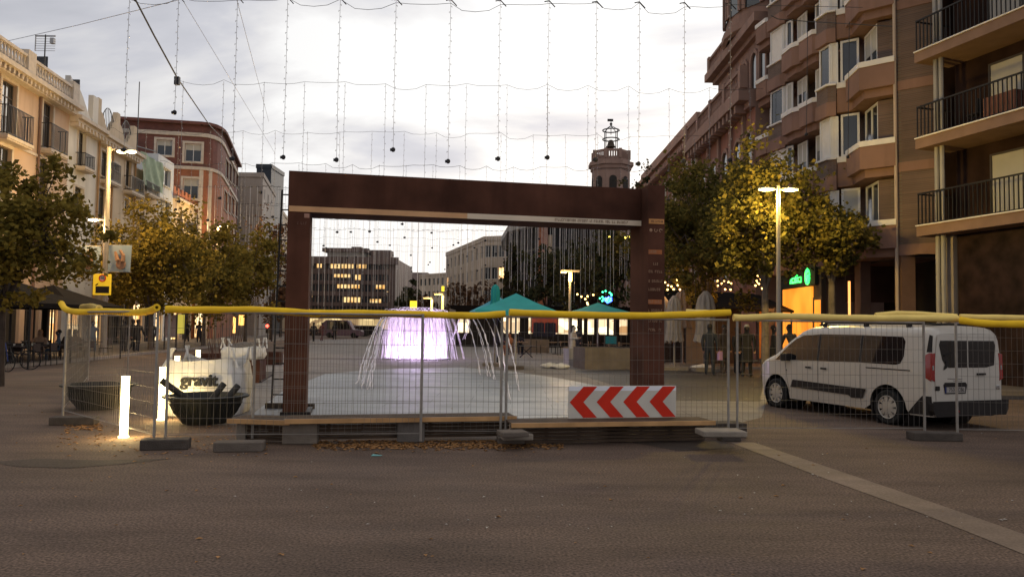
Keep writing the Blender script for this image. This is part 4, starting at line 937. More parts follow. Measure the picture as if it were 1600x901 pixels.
# foam tubes on the fence tops
FOAM = mat('yellow_foam', (.95,.56,.025), .8, .12, 3, bump=.25, stain=.2); FOAMP = mat('faded_yellow_foam', (.90,.66,.2), .8, .1, 3, bump=.2, stain=.15)
def foam(pts, label, mt=FOAM, r=.052, D=None):
    P = []
    for (px, py, d) in pts: P.append(at(px, py, d))
    Q = []      # smooth
    for i in range(len(P)-1):
        p0 = P[max(i-1,0)]; p1 = P[i]; p2 = P[i+1]; p3 = P[min(i+2,len(P)-1)]
        for k in range(8):
            s = k/8; Q.append(.5*((2*p1)+(p2-p0)*s+(2*p0-5*p1+4*p2-p3)*s*s+(3*p1-p0-3*p2+p3)*s**3))
    Q.append(P[-1]); n = len(Q); rn = random.Random(int(pts[0][0])); rr = [r*(1+.05*math.sin(i*.9+rn.random())) for i in range(n)]
    m = MB(); m.tube(Q, rr, 12, cap=False)
    m.tube(Q[:2][::-1]+[], [rr[0]*.45]*2, 8); m.cur = 0
    # annular ends
    for e, e2 in ((0,1),(n-1,n-2)):
        d = (Q[e]-Q[e2]).normalized(); a = d.orthogonal().normalized(); b = d.cross(a)
        vs = [Q[e]+(a*math.cos(2*math.pi*j/12)+b*math.sin(2*math.pi*j/12))*rr[e]*s for s in (1,.4) for j in range(12)]
        m.add(vs, [(j,(j+1)%12,12+(j+1)%12,12+j) for j in range(12)])
    o = m.build('foam_tube', mt, None, smooth=True); recenter(o); o['group'] = 'yellow foam tubes along the fence top'; return tag(o, label, 'foam tube')
foam([(96,474,14.0),(103,483,13.6),(122,487,13.1),(165,486,12.5),(205,488,11.6),(232,486,11.0),(245,480,10.7)], 'short curved yellow foam tube at the left end, over the left tub')
foam([(259,483,10.8),(330,484,10.9),(400,484,11),(470,488,11.1),(500,490,11.15)], 'yellow foam tube above the right black tub and gravel bag')
foam([(478,489,11.3),(560,489,11.35),(660,491,11.35),(740,493,11.3),(790,490,11.3)], 'yellow foam tube crossing in front of the purple fountain')
foam([(796,488,11.2),(850,490,11.3),(920,492,11.3),(1000,493,11.35),(1080,491,11.4),(1141,488,11.45)], 'yellow foam tube above the chevron board')
foam([(1146,496,11.5),(1175,496,11.5),(1215,494,11.5),(1300,496,11.5),(1370,497,11.5),(1440,497,11.5),(1497,498,11.45)], 'yellow foam tube above the white van', FOAMP)
foam([(1368,493,11.7),(1400,490,11.7),(1440,491,11.7),(1495,495,11.6)], 'upper thin yellow foam tube lying on another one above the rear of the van', FOAMP, .045)
foam([(1500,495,11.5),(1560,496,11.4),(1640,497,11.3),(1760,498,11.2)], 'upper yellow foam tube at the right edge of the picture', FOAMP, .045)
foam([(1500,500,11.35),(1540,505,11.1),(1600,506,10.8),(1760,505,10.2)], 'lower yellow foam tube at the right edge of the picture')
foam([(129,480,22),(142,479,21),(155,482,20)], 'small pale foam cap on the far fence post by the dark awnings', FOAMP, .09)
foam([(1072,487,13.6),(1100,488,13.5),(1118,489,13.4)], 'short faded foam tube behind the long one, near the folded parasols', FOAMP, .05)

# glowing bollards
BOL = emit('bollard_glow', (1,.86,.45), 3.2, (.8,.8,.7))
def bollard(px, pyb, z1, label, e=7):
    g = gnd(px, pyb); t = thing('light_bollard', label, 'bollard', (g.x, g.y, 0), 0, 'glowing white bollards'); r = .058
    m = MB(); m.lathe([(.001,z1),(r,z1),(r,.02),(r+.02,.018),(r+.02,0)], 20, (g.x,g.y,0)); m.build('diffuser', BOL, t, smooth=True)
    m = MB(); m.lathe([(r+.003,z1-.0),(r+.004,z1+.012),(.001,z1+.014)], 20, (g.x,g.y,0)); m.build('cap', BOL, t)
    for k, zz_ in enumerate((.2,.55)):
        lamp('bollard_lamp', 'POINT', (g.x, g.y-.13, zz_), e, (1,.72,.3), t, .05)
        lamp('bollard_lamp', 'POINT', (g.x+.12, g.y+.05, zz_), e, (1,.72,.3), t, .05)
bollard(193, 683, .90, 'tallest looking glowing bollard, standing in front of the left black tub')
bollard(252, 656, .92, 'glowing bollard seen between the paired fence posts, lighting the gravel bag')
bollard(275, 620, .93, 'glowing bollard hidden behind the gravel bag with only its cap showing', 5)
bollard(308, 603, .96, 'farthest glowing bollard, peeking over the top of the gravel bag', 5)

# tubs
TUB = mat('black_tub_plastic', (.014,.015,.014), .6, .2, 4, spec=.4)
def tub(px, pyc, rpx, pyb, label, n=26):
    g = gnd(px, pyb); D = g.y+.35; rt = rpx*D/1200; t = thing('mixing_tub', label, 'tub', (at(px,500,D).x, D, 0)); x = at(px, 500, D).x
    zr = at(px, pyc, D-rt*.0).z; zr = CH-(pyc-(508+(px-800)*.013))*D/1200
    m = MB(); m.lathe([(.001,.0),(rt*.52,0),(rt*.56,.03),(rt*.72,zr*.38),(rt*.84,zr*.75),(rt*.87,zr-.05),(rt,zr-.03),(rt+.01,zr),(rt*.88,zr+.005),(rt*.84,zr-.06),(rt*.70,zr*.4),(rt*.54,.06),(.001,.05)], 40, (x, D, 0)); m.build('bowl', TUB, t, smooth=True, angle=50)
    m = MB()
    for i in range(48): a = 2*math.pi*i/48; c_, s_ = math.cos(a), math.sin(a); m.tube([(x+rt*.575*c_, D+rt*.575*s_, .06),(x+rt*.725*c_, D+rt*.725*s_, zr*.38),(x+rt*.845*c_, D+rt*.845*s_, zr*.74)], .006, 3)
    m.build('ribs', TUB, t); return x, D, rt, zr
tub(159, 599, 54, 641, 'empty black plastic tub behind the front glowing bollard')
x, D, rt, zr = tub(326, 616, 63, 664, 'black plastic tub with dark pipes sticking out, in front of the gravel bag')
PIPE = mat('black_pipe', (.03,.028,.026), .6, .2, 6)
for k, (pa, pb, da, db, lab) in enumerate([((252,594),(300,628),-.25,.0,'dark pipe leaning out over the left rim of the right tub'),((370,600),(338,632),.1,-.1,'upright leaning dark pipe in the middle of the right tub'),((347,598),(318,634),.05,-.2,'rightmost short dark pipe poking out of the right tub')]):
    if k == 1: pa, pb = (350,599), (325,632)
    if k == 2: pa, pb = (372,602), (345,634)
    a = at(*pa, D+da); b = at(*pb, D+db); m = MB(); d = (b-a).normalized(); m.tube([a, b], .055, 12, cap=False); m.tube([a+d*.01, b], .045, 12, cap=True)
    o = m.build('pipe', PIPE, None, smooth=True); recenter(o); tag(o, lab, 'pipe')
# gravel bags
BAGM = mat('woven_bag_white', (.78,.75,.70), .8, .08, 6, bump=.5); GRAV = mat('gravel_fill', (.2,.17,.14), .95, .3, 20, bump=.8)
def bag(x, y, z, w_, h, label, loops=True, flap=True, sq=.85, dep=None):
    t = thing('bulk_bag', label, 'bulk bag', (x, y, z)); dep = dep or w_*.85
    rn = random.Random(int(x*100)); ph = [rn.uniform(0, 6) for _ in range(6)]
    def fn(a, b):
        an = a*2*math.pi; c_, s_ = math.cos(an), math.sin(an); k = 1/max(abs(c_)**1.0, abs(s_)**1.0); kk = k; k = 1+(k-1)*.80
        bulge = .86+.16*math.sin(math.pi*min(1, b*1.1))**.6*.55+.05-.05*max(0, b-.85)*6*.3
        wr = .012*math.sin(an*9+ph[0]+b*4)+.014*math.sin(an*5+ph[1]-b*9)+.01*math.sin(an*17+b*13+ph[2])
        r = k*bulge*(1+wr)*.70; zz = h*b*(1-.03*math.sin(an*2+ph[3])*b+.03*math.sin(an*3+ph[4])*b+.13*(kk-1)/.414*b**3-.04*b**3)
        return (x+r*c_*w_*.7, y+r*s_*dep*.7, z+.01+zz)
    m = MB(); m.grid(fn, 72, 22); m.build('sack', BAGM, t, smooth=True, angle=75)
    m = MB(); m.ball((x,y,z+h*.62), .4, 14, 8, sx=w_*1.0, sy=dep*1.0, sz=.75); m.build('fill', GRAV, t, smooth=True)
    if loops:
        for sx_, sy_ in ((-1,-1),(1,-1),(1,1),(-1,1)):
            cx, cy = x+sx_*w_*.42, y+sy_*dep*.36; m = MB(); hh = .22+.06*rn.random(); lean = rn.uniform(-.12,.12)
            m.tube([(cx-.06*sx_,cy,z+h*.9),(cx-.02+lean,cy,z+h+hh),(cx+.03+lean,cy+.03,z+h+hh),(cx+.09*sx_,cy+.02,z+h*.9)], .024, 5); m.build('lifting_loop', BAGM, t)
    return t
g = gnd(304, 652); bx, by = g.x, g.y+.6
t = bag(bx, by, 0, 1.42, 1.0, 'large white bulk bag printed gravit, glowing on its left side beside a bollard')
P = V((bx+.06, by-.60, .67)); textmesh('gravit', .30, face_frame(P, (1,.02,0)), mat('print_black', (.03,.03,.03), .8, .1, 4), 'print', t, depth=.014, bold=.010)
# rusty planters with the second bag and shrub
def boxpl(px0, px1, pyb, h, dep, label, name='planter', mt=RUST, cat='planter'):
    a = gnd(px0, pyb); b = gnd(px1, pyb); f = FC(a, b); t = thing(name, label, cat, (a.x,a.y,0), math.atan2(f.d.y, f.d.x)); m = mbM(f)
    m.box(0, f.len, 0, .04, 0, h); m.box(0, f.len, dep-.04, dep, 0, h); m.box(0, .04, .042, dep-.042, 0, h); m.box(f.len-.04, f.len, .042, dep-.042, 0, h); m.build('walls', mt, t)
    m = mbM(f); m.box(.042, f.len-.042, .042, dep-.042, .02, h-.08); m.build('soil', mat('soil', (.05,.035,.025), .95, .3, 12, bump=.6), t); return f
f = boxpl(343, 405, 598, .64, 1.3, 'rusty steel planter right behind the gravel bag, a white bag on it')
c = f.M @ V((f.len*.5, .6, .64)); bag(c.x, c.y, .645, 1.15, .36, 'slumped white bulk bag lying on the rusty planter', dep=.9)
boxpl(392, 440, 570, .5, 1.2, 'farther rusty steel planter left of the frame post')
boxpl(300, 345, 571, .45, 1.0, 'small dark planter seen over the top of the gravel bag')
m = MB(); pp = G((405,583),(425,582),(428,585),(408,598)); m.prism([(p.x,p.y) for p in pp], .004, .05); o = recenter(m.build('ground_grate', mat('grate_dark', (.05,.04,.035), .8, .3, 10))); tag(o, 'dark triangular plate on the ground beside the rusty planter', 'plate')

# ---------------- litter and leaves
LEAFG = mat('fallen_leaf', (.30,.15,.055), .8, .4, 14)
rn = random.Random(11); m = MB()
def flake(m, x, y, z, s):
    a = rn.uniform(0, 6.28); tl = rn.uniform(-.4,.4); c_, s_ = math.cos(a)*s, math.sin(a)*s
    m.quad((x-c_, y-s_, z+.004), (x+s_*.6, y-c_*.6, z+.006+abs(tl)*s), (x+c_, y+s_, z+.005), (x-s_*.6, y+c_*.6, z+.004+s*.3))
for i in range(1500):
    k = rn.random(); px = rn.choice([rn.uniform(490,640), rn.uniform(640,880), rn.uniform(560,800)]); py = 694+abs(rn.gauss(0, 4))-6*(k < .4)
    p = gnd(px, py); flake(m, p.x, p.y, 0, rn.uniform(.02,.05))
for i in range(260): p = gnd(rn.uniform(90,420), rn.gauss(690,12)); flake(m, p.x, p.y, 0, rn.uniform(.015,.04))
for i in range(160): p = gnd(rn.uniform(100,160), rn.gauss(666,4)); flake(m, p.x, p.y, 0, rn.uniform(.02,.05))
for i in range(140): p = gnd(rn.uniform(-100,1700), 560+rn.random()**1.6*330+70); flake(m, p.x, p.y, 0, rn.uniform(.012,.035))
struct(m.build('fallen_leaves', LEAFG), 'stuff')
m = MB()
for i in range(120): p = gnd(rn.uniform(300,1650), rn.uniform(640,830)); flake(m, p.x, p.y, 0, rn.uniform(.008,.025))
for i in range(160): p = gnd(rn.uniform(430,1180), rn.uniform(580,650)); flake(m, p.x, p.y, .012, rn.uniform(.01,.03))
struct(m.build('paper_litter', mat('litter_pale', (.42,.38,.33), .8, .4, 20)), 'stuff')
p = gnd(588, 712); m = MB(); m.quad((p.x-.07,p.y-.03,.006),(p.x+.06,p.y-.04,.01),(p.x+.08,p.y+.04,.006),(p.x-.05,p.y+.04,.02)); o = recenter(m.build('wrapper', mat('turquoise_wrapper', (.12,.33,.31), .5, .2, 20))); tag(o, 'small turquoise wrapper lying on the asphalt in front of the deck', 'wrapper')
# ================================================================ VAN
VW = mat('van_white_paint', (.50,.455,.40), .28, .05, 1.5, spec=.6, stain=.10); VB = mat('van_black_plastic', (.026,.022,.021), .65, .1, 5, spec=.15)
VG = glassm('van_tinted_glass', (.012,.012,.013), .04); RUB = mat('tyre_rubber', (.014,.014,.014), .8, .2, 9); RIM = mat('wheel_cover_silver', (.40,.37,.33), .4, .08, 4, metal=.35)
TLR = mat('tail_lamp_red', (.28,.012,.01), .15, .1, 3, spec=.8)
PC = mat('chrome', (.5,.5,.5), .15, .02, 3, metal=.9)
LV, WV, HV = 4.82, 1.82, 1.83
sV = .355; hd = V((-sV, math.sqrt(1-sV*sV)))     # heading
t = thing('van', 'white passenger van with black side moulding parked behind the fence at the right', 'van', (0,0,0), 0)
rl = V((7.33, 13.5))                           # rear-left corner on the ground
# local: x forward from rear bumper, y left (+) / right (-)
lf = V((-hd.y, hd.x)); org = rl - lf*(WV/2)
rzV = math.atan2(hd.y, hd.x); t.location = (org.x, org.y, 0); t.rotation_euler = (0,0,rzV)
MV = Matrix.Translation((org.x, org.y, 0)) @ Matrix.Rotation(rzV, 4, 'Z'); ROOT[t.name] = MV
XR, XF, RW = .93, 3.99, .325
def interp(tb, x):
    for (a, b), (c, d) in zip(tb, tb[1:]):
        if x <= c: s = (x-a)/(c-a) if c > a else 0; s = max(0, min(1, s)); return b+(d-b)*s
    return tb[-1][1]
TOP = [(0,1.70),(.04,1.78),(.15,1.815),(.6,1.83),(2.2,1.835),(3.0,1.80),(3.25,1.74),(3.6,1.52),(4.0,1.235),(4.1,1.18),(4.5,1.06),(4.7,.95),(4.82,.72)]
HWD = [(0,.86),(.06,.89),(.3,.91),(3.6,.91),(4.2,.88),(4.6,.78),(4.82,.55)]
def bot(x):
    z = .24
    for xc in (XR, XF):
        d = abs(x-xc)
        if d < .415: z = max(z, .33+math.sqrt(max(0, .415**2-d*d)))
    return z
def top(x): return interp(TOP, x)
BELT = 1.04
def hw(x, z):
    w_ = interp(HWD, x); T = top(x)
    if z > BELT: k = (z-BELT)/(1.83-BELT); w_ -= .13*k**1.3
    elif z < .6: w_ -= .04*((.6-z)/.36)**1.5
    r = .12; dz = T-z
    if dz < r: w_ -= r*(1-math.sqrt(max(0, 1-((r-dz)/r)**2)))*1.2
    return w_
xs = sorted(set([0,.03,.08,.15,.25,.35,.45] + [XR+.415*math.cos(R(a)) for a in range(0,181,15)] + [XF+.415*math.cos(R(a)) for a in range(0,181,15)] + [1.5,1.8,2.1,2.4,2.7,3.0,3.15,3.3,4.5,4.6,4.7,4.78,4.82]))
NR = 16
def secpt(x, j, side):
    b, T = bot(x), top(x)
    if j <= 8: z = b+(min(BELT, T-.13)-b)*j/8
    else:
        z0 = min(BELT, T-.13); s = (j-8)/(NR-8); z = z0+(T-z0)*math.sin(s*math.pi/2) if j < NR else T
    return (x, side*hw(x, min(z, T-.0005)), z)
m = MB(); m.M = MV
for side in (1, -1):
    vs = [secpt(x, j, side) for x in xs for j in range(NR+1)]; n1 = NR+1
    m.add(vs, [((i*n1+j, (i+1)*n1+j, (i+1)*n1+j+1, i*n1+j+1) if side > 0 else (i*n1+j, i*n1+j+1, (i+1)*n1+j+1, (i+1)*n1+j)) for i in range(len(xs)-1) for j in range(NR)])
# roof strip between the two sides
vs = []
for x in xs:
    w_ = hw(x, top(x)-.0005); 
    for k in range(9): y = w_*(1-2*k/8); vs.append((x, y, top(x)+.03*(1-(y/max(w_,.01))**2)*(1 if 0.1 < x < 4.7 else .2)))
m.add(vs, [(i*9+k, i*9+k+1, (i+1)*9+k+1, (i+1)*9+k) for i in range(len(xs)-1) for k in range(8)])
# rear and front closing faces
for x in (0, LV):
    z = [secpt(x, j, 1) for j in range(NR+1)]; zr_ = [secpt(x, j, -1) for j in range(NR+1)]; m.add(z+zr_, [(j, j+1, NR+2+j, NR+1+j) for j in range(NR)])
m.build('body', VW, t, smooth=True, angle=50)
m = MB(); m.M = MV; m.box(.05, 4.5, -.72, .72, .22, .30); 
for xc in (XR, XF):
    for s in (1, -1): 
        m.M = MV @ Matrix.Translation((xc, s*.60, .33)) @ Matrix.Rotation(R(90), 4, 'X'); m.lathe([(.001,.22*1),(.413,.22),(.413,-.27)], 24)
m.M = MV; m.build('underbody', VB, t)
def patch(name, mt, pts, off=.004, side=1, par=None, thick=False, sub=8):
    """panel following the body side; pts = outline (x,z)"""
    bm = bmesh.new(); vs = [bm.verts.new((p[0], 0, p[1])) for p in pts]; bm.faces.new(vs)
    x0, x1 = min(p[0] for p in pts), max(p[0] for p in pts); z0, z1 = min(p[1] for p in pts), max(p[1] for p in pts)
    n = int((x1-x0)/.12); 
    for i in range(1, n): bmesh.ops.bisect_plane(bm, geom=bm.verts[:]+bm.edges[:]+bm.faces[:], plane_co=(x0+(x1-x0)*i/n,0,0), plane_no=(1,0,0))
    n = max(2, int((z1-z0)/.08))
    for i in range(1, n): bmesh.ops.bisect_plane(bm, geom=bm.verts[:]+bm.edges[:]+bm.faces[:], plane_co=(0,0,z0+(z1-z0)*i/n), plane_no=(0,0,1))
    bm.verts.index_update(); m = MB(); m.M = MV; vv = [(v.co.x, side*(hw(v.co.x, v.co.z)+off), v.co.z) for v in bm.verts]
    m.add(vv, [tuple(v.index for v in (f.verts if side < 0 else reversed(f.verts))) for f in bm.faces]); bm.free()
    return m.build(name, mt, par or t, smooth=True)
for side in (1, -1):
    patch('front_side_window', VG, [(2.72,1.10),(4.02,1.06),(3.88,1.17),(3.62,1.38),(3.40,1.53),(3.2,1.61),(2.72,1.645)], side=side)
    patch('sliding_door_window', VG, [(1.60,1.12),(2.66,1.10),(2.66,1.65),(1.60,1.65)], side=side)
    patch('rear_side_window', VG, [(.62,1.15),(.72,1.12),(1.54,1.12),(1.54,1.65),(.62,1.63),(.56,1.55),(.56,1.28)], side=side)
    patch('window_pillar', VB, [(1.545,1.12),(1.595,1.12),(1.595,1.65),(1.545,1.65)], .0035, side); patch('window_pillar', VB, [(2.665,1.1),(2.715,1.1),(2.715,1.65),(2.665,1.65)], .0035, side)
    patch('side_moulding', VB, [(1.50,.44),(1.78,.42),(1.86,.47),(3.50,.50),(3.42,.66),(1.40,.62)], .022, side)
    patch('rear_bumper_corner', VB, [(.0,.26),(.50,.26),(.16,.60),(.0,.60)], .010, side)
    patch('tail_lamp', TLR, [(.005,.86),(.10,.92),(.115,1.32),(.05,1.36),(.005,1.36)], .008, side)
    patch('rear_pillar_trim', VB, [(.01,1.37),(.10,1.37),(.085,1.68),(.03,1.66)], .006, side)
    patch('sliding_rail', VB, [(.40,1.02),(1.42,1.02),(1.42,1.04),(.40,1.04)], .006, side)
    patch('door_seam', VB, [(1.56,.30),(1.57,.30),(1.57,1.1),(1.56,1.1)], .0025, side); patch('door_seam', VB, [(2.69,.30),(2.70,.30),(2.70,1.1),(2.69,1.1)], .0025, side); patch('door_seam', VB, [(3.55,.38),(3.56,.38),(3.70,1.07),(3.69,1.07)], .0025, side)
    for x in (2.42, 2.86): patch('door_handle', VB, [(x,.93),(x+.17,.93),(x+.17,.965),(x,.965)], .03, side)
    patch('headlamp', mat('headlamp_glass', (.5,.5,.48), .5, .05, 3), [(4.40,.82),(4.62,.80),(4.60,.92),(4.40,1.0)], .006, side)
    patch('filler_flap' if side < 0 else 'side_repeater', VB, [(3.62,.84),(3.66,.84),(3.66,.87),(3.62,.87)], .006, side)
    m = MB(); m.M = MV; yy = side*(.90); m.box(3.50, 3.68, min(yy, yy+side*.16), max(yy, yy+side*.16), 1.05, 1.22); m.build('wing_mirror', VB, t, bevel=.03)
# windscreen
m = MB(); m.M = MV; vs = []
for i in range(7):
    x = 3.28+.72*i/6; w_ = hw(x, top(x)-.0005)*.94
    for k in range(9): y = w_*(1-2*k/8); vs.append((x, y, top(x)+.03*(1-(y/w_)**2)+.006))
m.add(vs, [(i*9+k, i*9+k+1, (i+1)*9+k+1, (i+1)*9+k) for i in range(6) for k in range(8)]); m.build('windscreen', VG, t, smooth=True)
# rear: panel, windows, bumper, plate
def rq(name, mt, pts, x=-.012, th=.01, par=None, bev=0):
    m = MB(); m.M = MV; k = len(pts); m.add([(x, p[0], p[1]) for p in pts]+[(x+th, p[0], p[1]) for p in pts], [tuple(range(k)), tuple(range(k,2*k))[::-1]]+[(i,(i+1)%k,k+(i+1)%k,k+i) for i in range(k)]); return m.build(name, mt, par or t, bevel=bev)
rq('rear_door', VW, [(.76,.48),(.80,1.1),(.72,1.68),(.006,1.70),(.006,.48)], bev=.004); rq('rear_door', VW, [(-.006,.48),(-.006,1.70),(-.72,1.68),(-.80,1.1),(-.76,.48)], bev=.004)
rq('rear_window', VG, [(.62,1.12+.12),(.54,1.13),(.46,1.10),(.02,1.10),(.02,1.58),(.66,1.58),(.69,1.5)], -.018); rq('rear_window', VG, [(-.02,1.10),(-.46,1.10),(-.66,1.14),(-.69,1.5),(-.66,1.58),(-.02,1.58)], -.018)
rq('plate_recess', VB, [(.60,.80),(.56,.84),(.07,.84),(.03,.80),(.07,.64),(.56,.64)], -.022, .012)
pl = rq('number_plate', mat('plate_white', (.33,.30,.28), .5, .08, 4), [(.54,.66),(.54,.76),(.09,.76),(.09,.66)], -.03, .007)
mP = MV @ Matrix.Translation((-.032, .30, .71)) @ Matrix(((0,0,-1,0),(-1,0,0,0),(0,1,0,0),(0,0,0,1)))
tx = textmesh('7533 CBL', .095, mP, VB, 'plate_characters', None, depth=.001)
me = tx.data; me.transform(ROOT[t.name].inverted()); tx.parent = t; tx['_'] = 0; del tx['_']
rq('plate_band', mat('plate_blue', (.02,.03,.12), .5, .1, 4), [(.575,.655),(.575,.765),(.545,.765),(.545,.655)], -.029, .006)
rq('door_handle', VB, [(-.22,.965),(-.22,1.0),(-.42,1.0),(-.42,.965)], -.04, .03); rq('badge', PC, [(.50,.90),(.50,.915),(.14,.905),(.14,.89)], -.016, .004)
rq('badge', PC, [(.36,.865),(.36,.878),(.14,.872),(.14,.859)], -.016, .004)
for y in (.74, -.74): m = MB(); m.M = MV; m.box(-.03, 0, y-.045, y+.045, .70, .78); m.build('hinge', PC if y < 0 else VB, t, bevel=.012)
rq('rear_bumper', VB, [(.84,.28),(.89,.36),(.90,.49),(-.90,.49),(-.89,.36),(-.84,.28)], -.085, .12, bev=.03); rq('bumper_reflector', TLR, [(.40,.33),(.36,.37),(.32,.33)], -.107, .006)
rq('rear_wiper', VB, [(.60,1.06),(.52,1.10),(.50,1.22),(.54,1.22)], -.03, .01)
rq('wiper_arm', VB, [(.58,1.30),(.40,1.36),(.40,1.38),(.58,1.33)], -.03, .01)
for s in (1, -1):       # tail lamp faces wrap round
    y0, y1 = (.80, .89); rq('tail_lamp', TLR, [(s*y0,.86),(s*y1,.90),(s*.875,1.34),(s*.785,1.36)], -.014, .02)
    rq('reversing_lamp', PC, [(s*.82,1.06),(s*.86,1.06),(s*.86,1.14),(s*.82,1.14)], -.02, .008)
    m = MB(); m.M = MV
    m.tube([(.55,s*.70,1.86),(.7,s*.70,1.885),(2.6,s*.70,1.885),(2.85,s*.70,1.835)], .018, 6)
    for x in (.6,1.6,2.7): m.box(x-.05, x+.05, s*.70-.02, s*.70+.02, 1.80, 1.875)
    m.build('roof_rail', VB, t)
m = MB(); m.M = MV; m.box(2.7, 2.95, -.5, .55, 1.84, 1.885); m.build('roof_bar', VW, t, bevel=.015)
m = MB(); m.M = MV; m.box(.35, .5, -.4, .5, 1.855, 1.885); m.build('roof_bar', VB, t, bevel=.01)
for xc in (XR, XF):
    for s in (1, -1):
        MW = MV @ Matrix.Translation((xc, s*.80, RW)) @ Matrix.Rotation(R(90)*(-s), 4, 'X')
        m = MB(); m.M = MW; m.lathe([(.20,-.11),(.29,-.11),(.318,-.085),(RW,-.05),(RW,.05),(.318,.085),(.29,.108),(.215,.105),(.20,.07)], 36); wo = m.build('wheel', RUB, t, smooth=True)
        m = MB(); m.M = MW; m.lathe([(.001,.075),(.05,.075),(.205,.06),(.205,-.1)], 30); m.build('rim_back', VB, wo)
        m = MB(); m.M = MW; m.lathe([(.195,.085),(.218,.09),(.222,.102),(.208,.108),(.195,.1)], 36); m.lathe([(.001,.108),(.045,.106),(.055,.095),(.055,.08)], 20)
        for k in range(9):
            a = 2*math.pi*k/9; c_, s_ = math.cos(a), math.sin(a); px_, py_ = -s_, c_
            m.add([(c_*.04-px_*.03, s_*.04-py_*.03, .105),(c_*.04+px_*.03, s_*.04+py_*.03, .105),(c_*.205+px_*.045, s_*.205+py_*.045, .096),(c_*.205-px_*.045, s_*.205-py_*.045, .096),
                   (c_*.04-px_*.03, s_*.04-py_*.03, .08),(c_*.04+px_*.03, s_*.04+py_*.03, .08),(c_*.205+px_*.045, s_*.205+py_*.045, .07),(c_*.205-px_*.045, s_*.205-py_*.045, .07)], [(0,1,2,3),(0,4,5,1),(1,5,6,2),(3,2,6,7),(0,3,7,4)])
        m.build('wheel_cover', RIM, wo)

# ================================================================ STREET LAMPS, SIGNS
POLE = mat('lamp_pole_grey', (.30,.27,.24), .5, .1, 3, metal=.3); GLOW = emit('sodium_lamp', (1,.80,.34), 2.4); GLOWW = emit('white_lamp', (1,.85,.6), 8.0)
def street_lamp(x, y, h, label, arm=1.0, e=260, dirn=1, one=False, name='street_lamp', r=.075, glow=None, lw=.34, col=(1,.58,.16), grp='street lamps with twin heads'):
    t = thing(name, label, 'street lamp', (x, y, 0), 0, grp); m = MB(); m.tube([(x,y,0),(x,y,h*.5),(x,y,h+.12)], [r,r*.85,r*.7], 10); m.build('pole', POLE, t)
    for s in ((1,) if one else (1, -1)):
        m = MB(); m.tube([(x,y,h),(x+s*arm*.5*dirn,y,h+.03)], .035, 6); m.build('arm', POLE, t)
        hx = x+s*dirn*(arm*.5+lw*.5) if one is False else x+dirn*(arm*.5+lw*.5)
        m = MB(); m.ball((hx,y,h+.03), lw, 14, 6, sx=1.0, sy=.5, sz=.14); hd_ = m.build('lamp_head', POLE, t, smooth=True)
        m = MB(); m.ball((hx,y,h-.012), lw*.9, 14, 6, sx=1.0, sy=.5, sz=.16); m.build('diffuser', glow or GLOW, hd_, smooth=True)
        if e: lamp('lamp_light', 'POINT', (hx, y-.0, h-.25), e, col, t, .14)
    return t
g = gnd(1217, 606); street_lamp(g.x, g.y, at(1217,296,g.y).z, 'lit street lamp with two yellow heads in front of the right trees', .45, 470, lw=.27, col=(1,.68,.16))
# big left pole
xp, yp = at(161.5, 550, 39).x, 39.0; hL = at(168, 236, 39).z; xt = at(170, 236, 39).x
t = thing('street_lamp', 'tall grey lighting pole with flags and a speed display at the left', 'street lamp', (xp, yp, 0), 0, None)
m = MB(); m.tube([(xp,yp,0),((xp+xt)/2,yp,hL*.5),(xt,yp,hL+.2)], [.17,.14,.12], 10); m.build('pole', POLE, t)
m = MB(); m.tube([(xt,yp,hL+.1),(at(206,238,39).x,yp,hL+.05)], .06, 6); m.build('arm', POLE, t)
for px in (190, 206):
    hx = at(px,239,39).x; m = MB(); m.ball((hx,yp,hL+.02), .26, 12, 6, sy=.7, sz=.35); h_ = m.build('lamp_head', POLE, t, smooth=True)
    m = MB(); m.ball((hx,yp-.03,hL-.03), .25, 12, 6, sy=.7, sz=.4); m.build('diffuser', emit('sodium_lamp_hot', (1,.82,.45), 4.), h_, smooth=True); lamp('lamp_light', 'POINT', (hx+1.0, yp-1.0, hL-.9), 560, (1,.66,.24), t, .25)
m = MB(); hx = at(146,343,39).x; z = at(146,343,39).z; m.tube([(xp+.1,yp,z),(hx,yp,z)], .04, 6); m.tube([(xp-.25,yp,z-1.8),(xp-.25,yp,z)], .03, 5); m.build('arm', POLE, t)
m = MB(); m.ball((hx,yp,z+.03), .3, 12, 6, sy=.5, sz=.2); h_ = m.build('lamp_head', POLE, t, smooth=True); m = MB(); m.ball((hx,yp,z-.02), .27, 12, 6, sy=.5, sz=.25); m.build('diffuser', GLOWW, h_, smooth=True); lamp('lamp_light', 'POINT', (hx,yp-.3,z-.4), 260, (1,.66,.3), t, .2)
